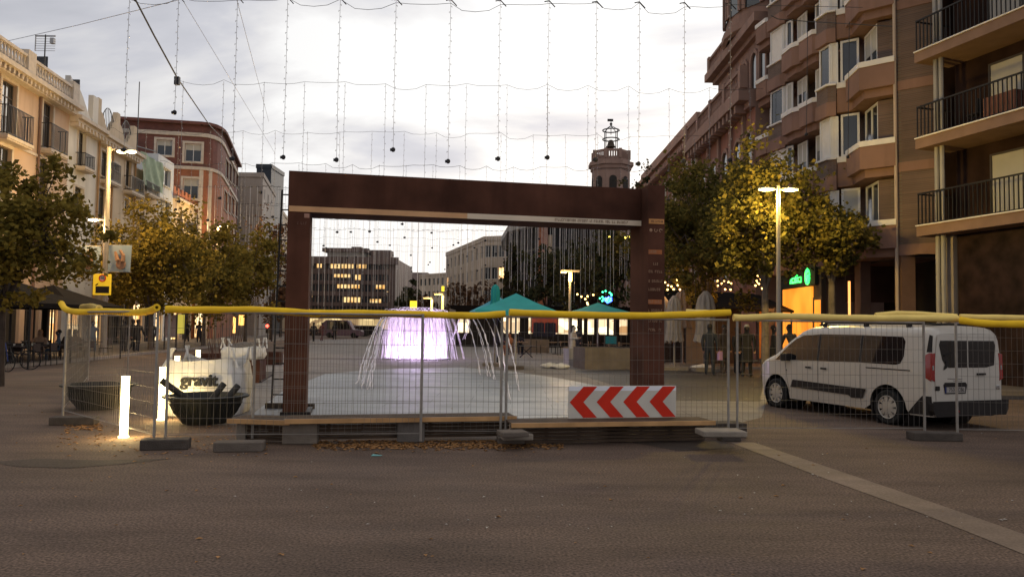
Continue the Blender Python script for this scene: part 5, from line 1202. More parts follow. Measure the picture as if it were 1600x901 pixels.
def flag(px0, px1, py0, py1, label, sgn):
    a = at(px0, py0, 39); b = at(px1, py1, 39); t2 = thing('pole_flag', label, 'banner', (a.x, 39, b.z)); m = MB(); m.grid(lambda u, v: (a.x+(b.x-a.x)*u, 38.95+.05*math.sin(u*5+v*2), b.z+(a.z-b.z)*v), 10, 8); m.build('cloth', mat('flag_blue_grey', (.30,.37,.42) if sgn > 0 else (.16,.26,.32), .8, .1, 1), t2)
    m = MB(); c = at((px0+px1)/2+6*sgn*.3, (py0+py1)/2+6, 38.85)
    m.ball((c.x,38.86,c.z-.1), .26, 10, 6, sy=.1); m.tube([(c.x-.15,38.84,c.z+.1),(c.x-.3,38.84,c.z+.55)], [.12,.06], 6); m.tube([(c.x+.1,38.84,c.z+.05),(c.x+.12,38.84,c.z+.35),(c.x-.05,38.84,c.z+.62)], [.11,.09,.07], 6)
    m.build('printed_shape', mat('printed_tan', (.36,.20,.12), .8, .2, 3), t2)
    m = MB(); m.tube([(a.x,39,a.z),(b.x,39,a.z)], .025, 5); m.tube([(a.x,39,b.z),(b.x,39,b.z)], .025, 5); m.build('rods', POLE, t2)
flag(169, 205, 383, 425, 'pale blue grey banner with a tan shape on the right of the tall left pole', 1)
flag(158, 123, 385, 424, 'darker blue banner with a tan shape on the left of the tall left pole', -1)
t = thing('speed_display', 'yellow speed limit display panel with a red ringed disc on the tall left pole', 'sign', (xp, 38.8, at(160,461,38.8).z))
a, b = at(147,428,38.8), at(173,461,38.8); m = MB(); m.box(a.x, b.x, 38.72, 38.84, b.z, a.z); m.build('panel', emit('yellow_sign', (1,.6,.02), .35, (.6,.38,.02)), t, bevel=.02)
m = MB(); a2, b2 = at(149.5,447,38.7), at(170,458,38.7); m.box(a2.x, b2.x, 38.69, 38.715, b2.z, a2.z); m.build('screen', VB, t)
c = at(160, 434.5, 38.7); fr = face_frame((c.x, 38.70, c.z), (1,0,0)); 
m = MB(); m.M = fr; m.lathe([(.001,.0),(.16,.0),(.16,-.01)], 20); m.build('disc', WHR, t); m = MB(); m.M = fr; m.tube([(.16*math.cos(R(k*18)), .16*math.sin(R(k*18)), .004) for k in range(21)], .03, 5); m.build('ring', REDR, t)
textmesh('30', .17, fr @ Matrix.Translation((0,0,.006)), VB, 'digits', t, depth=.003)
x, y = at(336,500,68).x, 68; h = at(336,354,68).z
t = thing('street_lamp', 'slim lit street lamp in front of the red brick corner building', 'street lamp', (x, y, 0)); m = MB(); m.tube([(x,y,0),(x,y,h)], [.14,.09], 8); m.tube([(x,y,h),(at(356,354,68).x,y,h)], .05, 5); m.build('pole', POLE, t)
for px in (346, 356):
    hx = at(px,354,68).x; m = MB(); m.ball((hx,y,h), .27, 10, 6, sy=.6, sz=.4); m.build('diffuser', emit('sodium_lamp_far', (1,.8,.45), 4.), t, smooth=True); lamp('lamp_light', 'POINT', (hx,y-.5,h-.5), 480, (1,.66,.26), t, .3)
def small_lamp(px, pyt, pyb, D, label, kind=0, e=60):
    x, z = at(px,pyt,D).x, at(px,pyt,D).z; t = thing('street_lamp', label, 'street lamp', (x, D, 0)); m = MB(); m.tube([(x,D,0),(x,D,z)], .09, 6); w_ = .55*D/45
    m.box(x-w_, x+(w_ if kind == 0 else .05), D-.1, D+.1, z-.04, z+.08); m.build('pole', POLE, t)
    m = MB(); Y = emit('yellow_lamp', (1,.68,.14), 1.8)
    if kind == 0: m.box(x-.1*D/45, x+.1*D/45, D-.13, D-.101, z-.6*D/45, z-.05); m.box(x-w_, x-w_*.4, D-.09, D+.09, z-.1, z-.045)
    else: m.box(x-w_*.9, x-.05, D-.09, D+.09, z-.12, z-.045); m.box(x-.08*D/60, x+.08*D/60, D-.14, D-.101, z-1.2*D/60, z-.2)
    m.build('diffuser', Y, t)
    if e: lamp('lamp_light', 'POINT', (x-.3, D-.5, z-.4), e, (1,.6,.18), t, .2)
small_lamp(891, 424, 480, 46, 'T shaped lit street lamp behind the teal parasols', 0, 160)
small_lamp(675, 465, 480, 90, 'left one of two small lit lamps beside the fountain top', 1, 80)
small_lamp(692, 459, 480, 84, 'right one of two small lit lamps beside the fountain top', 1, 80)
def glowbox(px0, py0, px1, py1, D, label, m_, name='lit_sign', cat='sign', sup=True):
    a, b = at(px0,py0,D), at(px1,py1,D); t = thing(name, label, cat, ((a.x+b.x)/2, D, 0)); m = MB(); m.box(a.x,b.x,D-.1,D+.1,b.z,a.z); m.build('panel', m_, t)
    m = MB(); m.tube([((a.x+b.x)/2, D+.03, 0),((a.x+b.x)/2, D+.03, b.z)], .05, 5); m.build('post', POLE, t)
YS = emit('yellow_lit_panel', (1,.75,.03), 1.2, (.5,.35,.03))
glowbox(641,470,651,482,62,'small yellow lit sign standing over the purple fountain', YS)
glowbox(690,447,694,455,100,'tiny yellow lit sign high beside the beige corner building', YS)
glowbox(374,492,381,508,60,'small amber lit sign between the left planters and the frame post', emit('amber_panel', (1,.5,.1), 1.6))
glowbox(365,495,367,520,66,'thin lit vertical strip beyond the rusty planters', emit('amber_panel', (1,.5,.1), 1.6))
t = thing('traffic_light', 'far traffic light showing red between the planters and the frame post', 'traffic light', (at(419,505,75).x, 75, 0)); x = at(419,505,75).x; z = at(419,509,75).z
m = MB(); m.tube([(x,75,0),(x,75,z+.5)], .06, 6); m.box(x-.16,x+.16,74.8,75.1,z-.7,z+.3); m.build('housing', VB, t); m = MB(); m.ball((x,74.78,z), .16, 10, 6, sy=.3); m.build('red_lens', emit('red_signal', (1,.05,.03), 6.), t)
# ================================================================ FOUNTAIN
WAT = bpy.data.materials.new('fountain_water'); WAT.use_nodes = True; tn = WAT.node_tree; tn.nodes.clear(); N = tn.nodes.new; L = tn.links.new
o_ = N('ShaderNodeOutputMaterial'); d_ = N('ShaderNodeBsdfDiffuse'); d_.inputs[0].default_value = (.9,.88,.92,1); tr = N('ShaderNodeBsdfTranslucent'); tr.inputs[0].default_value = (.9,.88,.92,1); a_ = N('ShaderNodeMixShader'); a_.inputs[0].default_value = .5
L(d_.outputs[0], a_.inputs[1]); L(tr.outputs[0], a_.inputs[2]); L(a_.outputs[0], o_.inputs[0])
MIST = bpy.data.materials.new('fountain_curtain'); MIST.use_nodes = True; tn = MIST.node_tree; tn.nodes.clear(); N = tn.nodes.new; L = tn.links.new
o_ = N('ShaderNodeOutputMaterial'); d_ = N('ShaderNodeBsdfDiffuse'); d_.inputs[0].default_value = (.9,.86,.92,1); tr = N('ShaderNodeBsdfTranslucent'); tr.inputs[0].default_value = (.9,.86,.92,1); a_ = N('ShaderNodeMixShader')
L(d_.outputs[0], a_.inputs[1]); L(tr.outputs[0], a_.inputs[2]); tp = N('ShaderNodeBsdfTransparent'); x_ = N('ShaderNodeMixShader'); tc = N('ShaderNodeTexCoord'); mp = N('ShaderNodeMapping'); mp.inputs['Scale'].default_value = (5, 5, .35); L(tc.outputs['Object'], mp.inputs[0])
nz = N('ShaderNodeTexNoise'); nz.inputs['Scale'].default_value = 2.2; nz.inputs['Detail'].default_value = 5; L(mp.outputs[0], nz.inputs[0]); mr = N('ShaderNodeMapRange'); mr.inputs[1].default_value = .35; mr.inputs[2].default_value = .62; mr.inputs[3].default_value = .04; mr.inputs[4].default_value = .62; L(nz.outputs[0], mr.inputs[0])
L(mr.outputs[0], x_.inputs[0]); L(tp.outputs[0], x_.inputs[1]); L(a_.outputs[0], x_.inputs[2]); L(x_.outputs[0], o_.inputs[0])
fx, fy = at(647,500,38).x, 39.0
t = thing('fountain', 'fountain with a purple lit water curtain and long arching jets', 'fountain', (fx, fy, 0))
zt_ = at(647,484,38).z; hwF = 47*38/1200; m = MB()
def curt(a, b):
    an = 2*math.pi*a; r = 1+.18*(1-b)**1.5*0+.05*math.sin(an*7); k_ = (.80+.22*math.sqrt(max(0,1-b)))*(1 if b < .9 else 1-(b-.9)*2); return (fx+hwF*r*math.cos(an)*k_, fy+hwF*r*math.sin(an)*k_, .02+(zt_-.02+.03*math.sin(an*11))*b)
m.grid(curt, 48, 10); m.build('water_curtain', MIST, t, smooth=True)
m = MB(); rn = random.Random(3)
for i in range(90):
    an = rn.uniform(0, 6.28); r = hwF*rn.uniform(.35, 1.0); x, y = fx+r*math.cos(an), fy+r*math.sin(an); h_ = zt_*rn.uniform(.8,1.05); s = rn.uniform(.05,.5)
    q_ = rn.uniform(.15,.5); m.tube([(x+q_*math.cos(an),y+q_*math.sin(an),0),(x+q_*.85*math.cos(an),y,h_*.45),(x+q_*.4*math.cos(an),y,h_*.85),(x-s*.4*math.cos(an),y,h_)], rn.uniform(.006,.016), 3, cap=False)
m.build('spray', WAT, t)
for i in range(46):
    an = rn.uniform(0, 6.28); c_, s_ = math.cos(an), math.sin(an); ra = hwF*rn.uniform(.8,1.0); rb_ = hwF*rn.uniform(1.35,1.75); P = []
    for k in range(9): q = k/8; rr = ra+(rb_-ra)*q; P.append((fx+rr*c_, fy+rr*s_, zt_*1.02*(1-q*q)+.25*q*(1-q)))
    m = MB(); m.tube(P, rn.uniform(.006,.014), 3, cap=False); m.build('water_jet', WAT, t)
m = MB()
for i in range(9): x = fx-hwF*.5+hwF*i/8; m.tube([(x-.3,fy,zt_-.1),(x-.1,fy,zt_+.12),(x+.15,fy,zt_+.15),(x+.4,fy,zt_-.05)], .02, 4, cap=False)
m.build('crest', WAT, t)
m = MB(); m.lathe([(hwF*1.15,0.01),(hwF*1.15,.05),(hwF*1.05,.055),(hwF*1.02,.012)], 40, (fx,fy,0)); m.build('basin_ring', mat('basin_steel', (.2,.19,.2), .3, .1, 3), t)
PUR = (.78,.58,1.0)
for i in range(8):
    an = 2*math.pi*i/8; lamp('water_light', 'POINT', (fx+hwF*.6*math.cos(an), fy+hwF*.6*math.sin(an), .25), 34, PUR, t, .15)
lamp('water_light', 'POINT', (fx-.6, fy-.2, 1.0), 38, (.82,.62,1.0), t, .2); lamp('water_light', 'POINT', (fx+.6, fy+.3, 1.0), 38, (.82,.62,1.0), t, .2)
lamp('water_light', 'POINT', (fx+.2, fy-hwF*1.3, .5), 45, PUR, t, .2)
def jet(pts, r0=.010, n=1, spread=.0):      # pts (px,py,D): parabola-like arc
    P = [at(*p) for p in pts]
    for k in range(n):
        off = V((rn.uniform(-spread, spread), rn.uniform(-spread, spread), 0)); Q = []
        for i in range(len(P)-1):
            p0 = P[max(i-1,0)]; p1 = P[i]; p2 = P[i+1]; p3 = P[min(i+2,len(P)-1)]
            for j in range(7): s = j/7; Q.append(.5*((2*p1)+(p2-p0)*s+(2*p0-5*p1+4*p2-p3)*s*s+(3*p1-p0-3*p2+p3)*s**3)+off*((i+s)/len(P))+V((rn.uniform(-.006,.006), 0, rn.uniform(-.01,.01)))*(i+s))
        Q.append(P[-1]+off); m = MB(); m.tube(Q, [r0*rn.uniform(.5,1.4) for _ in Q], 4, cap=False); m.build('water_jet', WAT, t)
jet([(602,492,36),(592,505,32),(582,530,28),(572,565,24),(567,598,21.5)], .015, 5, .25)
jet([(606,490,36),(596,508,31),(588,540,27),(579,575,23),(571,612,20.2)], .015, 5, .22)
for (a, b) in (((722,492),(751,586)),((735,493),(764,588)),((742,494),(773,593)),((756,493),(786,594)),((768,494),(796,624)),((778,497),(812,610))):
    D1 = 2100/(b[1]-508); dx_, dy_ = b[0]-a[0], b[1]-a[1]
    jet([(a[0]-14,490,36),(a[0],a[1],34),(a[0]+dx_*.45,a[1]+dy_*.25,31-(34-D1)*.2),(a[0]+dx_*.75,a[1]+dy_*.6,(31+D1*2)/3),(b[0],b[1],D1)], .015, 2, .05)
jet([(720,490,38),(714,505,38.5),(705,530,39)], .02, 3, .2); jet([(726,490,38),(733,505,38.5),(722,530,39)], .02, 2, .2)
lamp('jet_light', 'SPOT', (at(775,600,22).x, 21.5, .1), 260, (1,.8,.9), t, .02, aim=(at(765,500,27).x, 26, 3.2), spot=62)
lamp('jet_light', 'SPOT', (at(572,600,21).x, 20.5, .1), 260, (1,.75,.9), t, .02, aim=(at(590,500,26).x, 25, 3.2), spot=62)

# ================================================================ TREES
def leafmat(name, c1, c2, c3, tr=.35):
    m = bpy.data.materials.new(name); m.use_nodes = True; t = m.node_tree; t.nodes.clear(); N = t.nodes.new; L = t.links.new
    o = N('ShaderNodeOutputMaterial'); d = N('ShaderNodeBsdfDiffuse'); tl = N('ShaderNodeBsdfTranslucent'); x = N('ShaderNodeMixShader'); x.inputs[0].default_value = tr
    tc = N('ShaderNodeTexCoord'); n = N('ShaderNodeTexNoise'); n.inputs['Scale'].default_value = 1.1; n.inputs['Detail'].default_value = 3; L(tc.outputs['Object'], n.inputs[0])
    w_ = N('ShaderNodeTexWhiteNoise'); g = N('ShaderNodeNewGeometry'); a = N('ShaderNodeMath'); a.operation = 'MULTIPLY_ADD'; L(g.outputs['Random Per Island'], a.inputs[0]); a.inputs[1].default_value = .5; 
    s = N('ShaderNodeMath'); s.operation = 'SUBTRACT'; L(n.outputs[0], s.inputs[0]); s.inputs[1].default_value = .22; L(s.outputs[0], a.inputs[2])
    r = N('ShaderNodeValToRGB'); e = r.color_ramp.elements; e[0].position = .2; e[0].color = (*c1, 1); e[1].position = .85; e[1].color = (*c3, 1); k = e.new(.5); k.color = (*c2, 1); L(a.outputs[0], r.inputs[0])
    L(r.outputs[0], d.inputs[0]); L(r.outputs[0], tl.inputs[0]); L(d.outputs[0], x.inputs[1]); L(tl.outputs[0], x.inputs[2]); L(x.outputs[0], o.inputs[0]); return m
LFR = leafmat('plane_leaves_olive', (.05,.05,.018), (.115,.10,.03), (.25,.19,.05)); LFL = leafmat('plane_leaves_amber', (.075,.062,.018), (.17,.13,.03), (.32,.23,.05))
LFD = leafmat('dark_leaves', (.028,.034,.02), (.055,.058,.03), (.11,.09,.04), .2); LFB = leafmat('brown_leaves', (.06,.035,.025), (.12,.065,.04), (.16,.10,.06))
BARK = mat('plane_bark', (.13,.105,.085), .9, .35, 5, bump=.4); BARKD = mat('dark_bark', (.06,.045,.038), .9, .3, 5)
def tree(x, y, h, r, zb, label, lm, seed, ox=0, nclump=70, per=70, ls=.13, name='plane_tree', grp='trees around the square', cone=False, squash=1.0, trunk=.13, bark=BARK, sparse=0.0, lean=0, cat='tree'):
    rn = random.Random(seed); t = thing(name, label, cat, (x, y, 0), 0, grp); zc = (h+zb)/2; rz_ = (h-zb)/2
    m = MB(); fork = zb*.85; m.tube([(x,y,0),(x+.05*lean,y,fork*.5),(x+.1*lean,y,fork)], [trunk*1.25,trunk,trunk*.85], 9); tips = []
    for i in range(nclump):
        if cone:
            s = rn.random()**.7; zz = h-(h-zb)*s; an = rn.uniform(0,6.28); rr = r*s*rn.uniform(.4,1); p = V((x+rr*math.cos(an), y+rr*math.sin(an), zz))
        else:
            while True:
                q = V((rn.uniform(-1,1), rn.uniform(-1,1), rn.uniform(-1,1)))
                if .25 < q.length < 1: break
            lob = 1+.30*math.sin(3*math.atan2(q.y,q.x)+seed)+.12*math.sin(5*q.z+seed*2); q = q*lob
            p = V((x+ox+q.x*r, y+q.y*r*squash, zc+q.z*rz_))
        tips.append(p)
    mains = []
    for k in range(6):
        an = k*1.05+rn.random()*.6; e = V((x+ox*.8+r*.45*math.cos(an), y+r*.45*math.sin(an)*squash, zc+rz_*rn.uniform(-.1,.4))); b = V((x+.1*lean, y, fork-.05)); md = (b+e)/2+V((0,0,.15)); mains.append((b, md, e))
        m.tube([b, md, e], [trunk*.5, trunk*.34, trunk*.18], 6)
    if cone: m.tube([(x,y,fork),(x,y,h*.95)], [trunk*.8,.02], 6)
    for p in tips[::2]:
        _, md, e = min(mains, key=lambda q: (q[2]-p).length); m.tube([md.lerp(e, rn.uniform(.2,1)), (md+p)/2+V((0,0,.1)), p], [trunk*.16, trunk*.11, .012], 4)
    m.build('trunk', bark, t)
    vs = []; fs = []
    for p in tips:
        cr_ = r*rn.uniform(.09,.29)*(1.0 if not cone else .8); k_ = int(per*rn.uniform(.4,1.3)*(1-sparse))
        for j in range(k_):
            q = V((rn.gauss(0,.55), rn.gauss(0,.55), rn.gauss(0,.45)))*cr_; c = p+q; a = V((rn.uniform(-1,1), rn.uniform(-1,1), rn.uniform(-.9,.5))).normalized(); b = a.cross(V((rn.uniform(-1,1), rn.uniform(-1,1), rn.uniform(-1,1)))).normalized()
            s = ls*rn.uniform(.5,1.5); n = len(vs); vs += [c-a*s*.55, c+b*s*.42, c+a*s*.6, c-b*s*.42]; fs.append((n,n+1,n+2,n+3))
    m = MB(); m.v = vs; m.f = fs; m.m = [0]*len(fs); m.build('crown', lm, t); return t
def T(px, D, ytop, ybot, rpx, label, lm, seed, **k):
    hor = 508+(px-800)*.0131; x = (px-800)*D/1200*1.0; h = CH+(hor-ytop)*D/1200; zb = max(.6, CH+(hor-ybot)*D/1200); return tree(x, D, h, rpx*D/1200, zb, label, lm, seed, **k)
T(4, 20, 262, 462, 104, 'big dark plane tree at the far left edge, in front of the peach townhouse', LFL, 1, ox=.30, nclump=150, per=80, ls=.12, trunk=.11, bark=BARKD)
T(238, 43, 336, 484, 92, 'lamp lit amber plane tree just right of the tall left pole', LFL, 2, nclump=150, per=110, ls=.17, squash=.9)
T(320, 52, 358, 485, 80, 'amber plane tree below the red brick corner building', LFL, 3, nclump=130, per=100, ls=.2)
T(172, 52, 372, 484, 55, 'small amber plane tree mostly hidden behind the tall left pole', LFL, 4, nclump=80, per=90, ls=.2)
T(385, 60, 360, 486, 55, 'dull amber plane tree below the grey rendered block', LFL, 5, nclump=90, per=80, ls=.22)
T(425, 70, 318, 488, 42, 'tall sparse brown tree beside the scaffold ladder', LFB, 6, nclump=80, per=34, ls=.22, bark=BARKD)
T(1300, 27.2, 318, 418, 56, 'low plane tree nearest the brown apartment block, right of the yellow street lamp', LFR, 7, nclump=80, per=80, ls=.13)
T(1196, 26.9, 250, 430, 96, 'plane tree directly behind the yellow twin headed street lamp', LFR, 8, nclump=190, per=100, ls=.13)
T(1105, 33, 262, 455, 88, 'plane tree over the folded parasols', LFR, 9, nclump=170, per=100, ls=.15)
T(1040, 41, 276, 460, 62, 'plane tree just right of the steel frame', LFR, 10, nclump=130, per=75, ls=.17)
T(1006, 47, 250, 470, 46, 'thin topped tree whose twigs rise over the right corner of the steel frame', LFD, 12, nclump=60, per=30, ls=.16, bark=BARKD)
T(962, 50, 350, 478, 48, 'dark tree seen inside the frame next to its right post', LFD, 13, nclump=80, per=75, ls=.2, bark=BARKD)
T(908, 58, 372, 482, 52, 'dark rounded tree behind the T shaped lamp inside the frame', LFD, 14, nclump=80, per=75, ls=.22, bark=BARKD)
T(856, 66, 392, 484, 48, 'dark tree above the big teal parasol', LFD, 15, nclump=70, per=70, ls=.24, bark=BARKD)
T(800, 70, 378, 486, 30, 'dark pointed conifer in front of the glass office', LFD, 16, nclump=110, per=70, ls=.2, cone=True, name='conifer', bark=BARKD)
T(716, 100, 432, 490, 24, 'bare brown tree before the left wing of the beige corner building', LFB, 17, nclump=40, per=26, ls=.3, bark=BARKD)
T(748, 92, 440, 488, 22, 'second bare brown tree before the beige corner building', LFB, 18, nclump=40, per=26, ls=.3, bark=BARKD)
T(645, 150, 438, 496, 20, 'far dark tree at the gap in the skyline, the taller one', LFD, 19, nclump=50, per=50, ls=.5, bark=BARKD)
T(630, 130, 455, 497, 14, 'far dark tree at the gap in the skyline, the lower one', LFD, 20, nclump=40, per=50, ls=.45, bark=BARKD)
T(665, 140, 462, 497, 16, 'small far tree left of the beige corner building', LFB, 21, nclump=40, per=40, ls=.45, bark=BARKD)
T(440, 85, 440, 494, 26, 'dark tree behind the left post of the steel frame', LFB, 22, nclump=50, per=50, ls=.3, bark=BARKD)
# multi stem shrub in the far planter
xs_ = at(352,500,24).x; t = thing('shrub', 'leafless reddish many stemmed shrub growing behind the gravel bag', 'shrub', (xs_, 24, 0)); m = MB(); rn = random.Random(5)
for i in range(26): a = rn.uniform(-.5,.5); b = rn.uniform(-.3,.3); h_ = rn.uniform(1.2,2.1); m.tube([(xs_+a*.4,24+b,.1),(xs_+a*.8,24+b,h_*.5),(xs_+a*1.2+rn.uniform(-.1,.1),24+b*1.3,h_)], [.016,.012,.006], 4)
m.build('stems', mat('red_stems', (.12,.06,.045), .9, .2, 5), t)

# ================================================================ HANGING LIGHT STRINGS
CORD = mat('light_cord', (.27,.255,.25), .6, .2, 9); CAB = mat('suspension_cable', (.05,.05,.055), .6, .1, 9); BULB = mat('unlit_bulb', (.42,.41,.40), .3, .1, 9); WGT = mat('string_weight', (.02,.02,.025), .5, .1, 9)
rn = random.Random(21); rownames = ['nearest','second','third','fourth','fifth','sixth','seventh','eighth','ninth','tenth','eleventh']
CORDL = mat('light_cord_pale', (.78,.75,.72), .6, .2, 9)
for k in range(11):
    D = 28+9.8*k; lng = k in (4,5,6,7); z0 = 13.7; xl = PL(D).x+1.0 if k > 1 else (-26 if k == 0 else at(277,120,38).x); xr = 12.4 if k else 12.9
    sp = 1.92 if k == 0 else (.62 if lng else 2.02); n = int((xr-xl)/sp); x0 = xl+.4 if k else (at(195,200,28).x)
    X = [x0+sp*i for i in range(n+1) if x0+sp*i < xr]
    if k == 0: X = [at(px,200,28).x for px in (195,272,365,444,527,615,701,779,856,931,998,1069,1141)]
    t = thing('light_string_row', f'{rownames[k]} row of unlit light strings hanging from a cable across the square', 'light strings', (xl, D, z0), 0, 'rows of hanging light strings over the square')
    P = [V((xl, D, z0+.1))]
    for i, x in enumerate(X):
        z = z0+rn.uniform(-.08,.08)
        if i: p = V((X[i-1], D, P[-1].z)); sg = rn.choice([.06,.12,.28]); mx_ = (X[i-1]+x)/2; P += [V((mx_-.5, D, z-sg*.85)), V((mx_, D, z-sg)), V((mx_+.5, D, z-sg*.8))]
        P.append(V((x, D, z)))
    P.append(V((xr, D, z0))); m = MB(); m.tube(P, .009 if k < 3 else .014, 4); m.build('cable', CAB, t)
    for i, x in enumerate(X):
        if k == 0: ye = {0:232,3:240,4:243,5:226,6:243,7:238,8:235,10:243}.get(i, rn.uniform(232,252)); ze = at(800, ye+7, 28).z if i not in (1,) else 9.5
        else: ze = z0-5.8+rn.uniform(-.5,.9)
        if lng and i % 3: ze = rn.uniform(2.6, 5.0)
        if k > 1 and rn.random() < .1: continue
        m = MB(); s_ = .0085 if k == 0 else (.009 if k < 3 else .012 if lng else .010); hk = z0 if k else z0+.2; m.tube([(x,D,hk),(x+rn.uniform(-.02,.02),D,(hk+ze)/2),(x,D,ze)], s_, 4, cap=False); m.cur = 1; nb = int((hk-ze)/(.22 if k == 0 else .33)) if k < 4 else 0
        for j in range(nb): z = hk-.15-j*(hk-ze-.2)/max(nb,1); sd_ = 1 if j % 2 else -1; a = rn.uniform(.3,1); m.tube([(x+sd_*.008,D,z),(x+sd_*.045,D,z+.02),(x+sd_*.05,D,z-.035)], .011, 3)
        st_ = m.build('light_string', [CORDL if lng else CORD, BULB], t)
        if lng and i % 3: continue
        m = MB()
        if k < 7 and not (lng and i % 3): m.ball((x,D,ze-.08), .075 if k else .085, 7, 5, sz=1.1); m.box(x-.11,x-.02,D-.04,D+.04,ze-.13,ze-.04); m.build('weight', WGT, st_)
    if k == 0:
        for x in X: m = MB(); m.tube([(x-.18,D,z0+.06),(x,D,z0+.1),(x+.22,D,z0-.14)], .022, 4); m.build('clip', WGT, t)
D = 44; ca, cb_ = at(790,300,D), at(992,300,D); t = thing('light_curtain', 'dense pale curtain of light strings before the dark trees inside the frame', 'light strings', (ca.x, D, 9.2))
m = MB(); m.tube([(ca.x,D,9.25),((ca.x+cb_.x)/2,D,9.1),(cb_.x,D,9.25)], .012, 4); m.build('cable', CAB, t)
for i in range(44):
    x = ca.x+(cb_.x-ca.x)*(i+.5+rn.uniform(-.35,.35))/44; yy_ = D+rn.uniform(-.6,.6); ze = rn.uniform(3.0,5.2) if rn.random() < .8 else rn.uniform(5,7); m = MB(); m.tube([(x,yy_,9.15),(x+rn.uniform(-.03,.03),yy_,(9.1+ze)/2),(x,yy_,ze)], rn.uniform(.006,.011), 4, cap=False); m.build('light_string', CORDL, t)
t = thing('suspension_cable', 'thick dark cable slanting down over the left sky to the red brick building', 'cable', at(277,124,38))
m = MB(); A_, B_, C_ = at(196,-30,31), at(277,122,38), at(352,222,74); m.tube([A_, (A_+B_)/2+V((0,0,-.05)), B_], .04, 5); m.tube([B_, (B_+C_)/2+V((0,0,-.3)), C_], .035, 5); m.build('cable', CAB, t); m = MB(); m.box(B_.x-.12,B_.x+.12,B_.y-.1,B_.y+.1,B_.z-.35,B_.z+.05); m.build('junction_box', WGT, t)
t = thing('overhead_wire', 'thin wire crossing the top left sky behind the rooftop antenna', 'wire', at(0,68,50)); m = MB(); m.tube([at(-60,75,50),at(0,67,48),at(120,40,42),at(280,0,36),at(340,-20,34)], .015, 4); m.build('wire', mat('thin_grey_wire', (.3,.3,.33), .6, .1, 9), t)
for i, (a, b, lab) in enumerate([((285,0),(430,240),'left of the two faint slanting wires above the brick building'),((370,0),(420,190),'right of the two faint slanting wires above the brick building')]):
    m = MB(); m.tube([at(a[0]-10,-20,26), at(a[0],0,28), at(b[0],b[1],60)], .012, 3); o = recenter(m.build('overhead_wire', MATS['thin_grey_wire'])); tag(o, lab, 'wire')
t = thing('overhead_wire', 'short cord with clips strung to the brown apartment block at the upper right', 'wire', at(1200,30,29)); m = MB(); m.tube([at(1205,25,30),at(1215,30,30),at(1262,34,30),at(1300,36,29.5),at(1330,38,29),at(1400,42,27.8)], .018, 4); m.build('wire', CAB, t)
for px, ye, D in ((1262,210,30),(1327,245,29)): m = MB(); a = at(px,34,D); b = at(px-2,ye,D); m.tube([a,b], .012, 4); s2 = m.build('light_string', WGT, t); m = MB(); m.ball(b, .07, 7, 5); m.build('weight', WGT, s2)

# ================================================================ CAFE AND TERRACE FURNITURE
TEAL = mat('teal_canvas', (.025,.28,.29), .8, .12, 1.5); CRM = mat('cream_canvas', (.33,.28,.235), .85, .12, 3, stain=.2); BLKC = mat('black_awning', (.014,.011,.010), .95, .2, 2, spec=.05); WOOD = mat('terrace_wood', (.20,.13,.08), .8, .25, 3)
def parasol(x, y, z0, z1, hwid, label, mt, name='parasol', cat='parasol', post=.04, val=.22, grp=None, legs=0):
    t = thing(name, label, cat, (x, y, 0), 0, grp); m = MB(); c = V((x, y, z1)); P = []
    for i in range(8): a = R(45*i+45); k = hwid*(1.414 if i % 2 == 0 else .97); P.append(V((x+k*math.cos(a), y+k*math.sin(a), z0)))
    for i in range(8):
        p, q = P[i], P[(i+1) % 8]; md = (p+c)/2+V((0,0,-.03)); mq = (q+c)/2+V((0,0,-.03)); m.quad(p,q,mq,md); m.quad(md,mq,c); m.quad(p,p-V((0,0,val)),q-V((0,0,val)),q)
    m.build('canopy', mt, t)
    m = MB(); m.tube([(x,y,0),(x,y,z1-.05)], post, 8)
    if legs:
        m.build('pole', IRON, t)
        for p in P[::2]: m = MB(); m.tube([(x+(p.x-x)*.97, y+(p.y-y)*.97, 0),(x+(p.x-x)*.97, y+(p.y-y)*.97, z0)], post*.8, 6); m.build('leg', IRON, t)
    if not legs: m.build('pole', mat('pole_pale', (.45,.43,.4), .5, .1, 4) if mt is TEAL else IRON, t)
    if mt is TEAL: m = MB(); m.box(x-.35,x+.35,y-.35,y+.35,0,.12); m.build('base', CONB, t)
    return t
D = 31; parasol(at(806,500,D).x, D, CH+(508-486)*D/1200, CH+(508-458)*D/1200, 64*D/1200*.95, 'biggest open teal parasol in the middle, behind the fence', TEAL, grp='teal cafe parasols')
D = 34; parasol(at(778,500,D).x, D, CH+(508-488)*D/1200, CH+(508-463)*D/1200, 1.2, 'open teal parasol overlapping behind the biggest one on its left', mat('teal_canvas_pale', (.09,.34,.42), .8, .1, 1.5), grp='teal cafe parasols')
D = 44; parasol(at(934,500,D).x, D, CH+(509-487)*D/1200, CH+(509-472)*D/1200, 45*D/1200, 'smaller open teal parasol near the right post of the frame', TEAL, grp='teal cafe parasols')
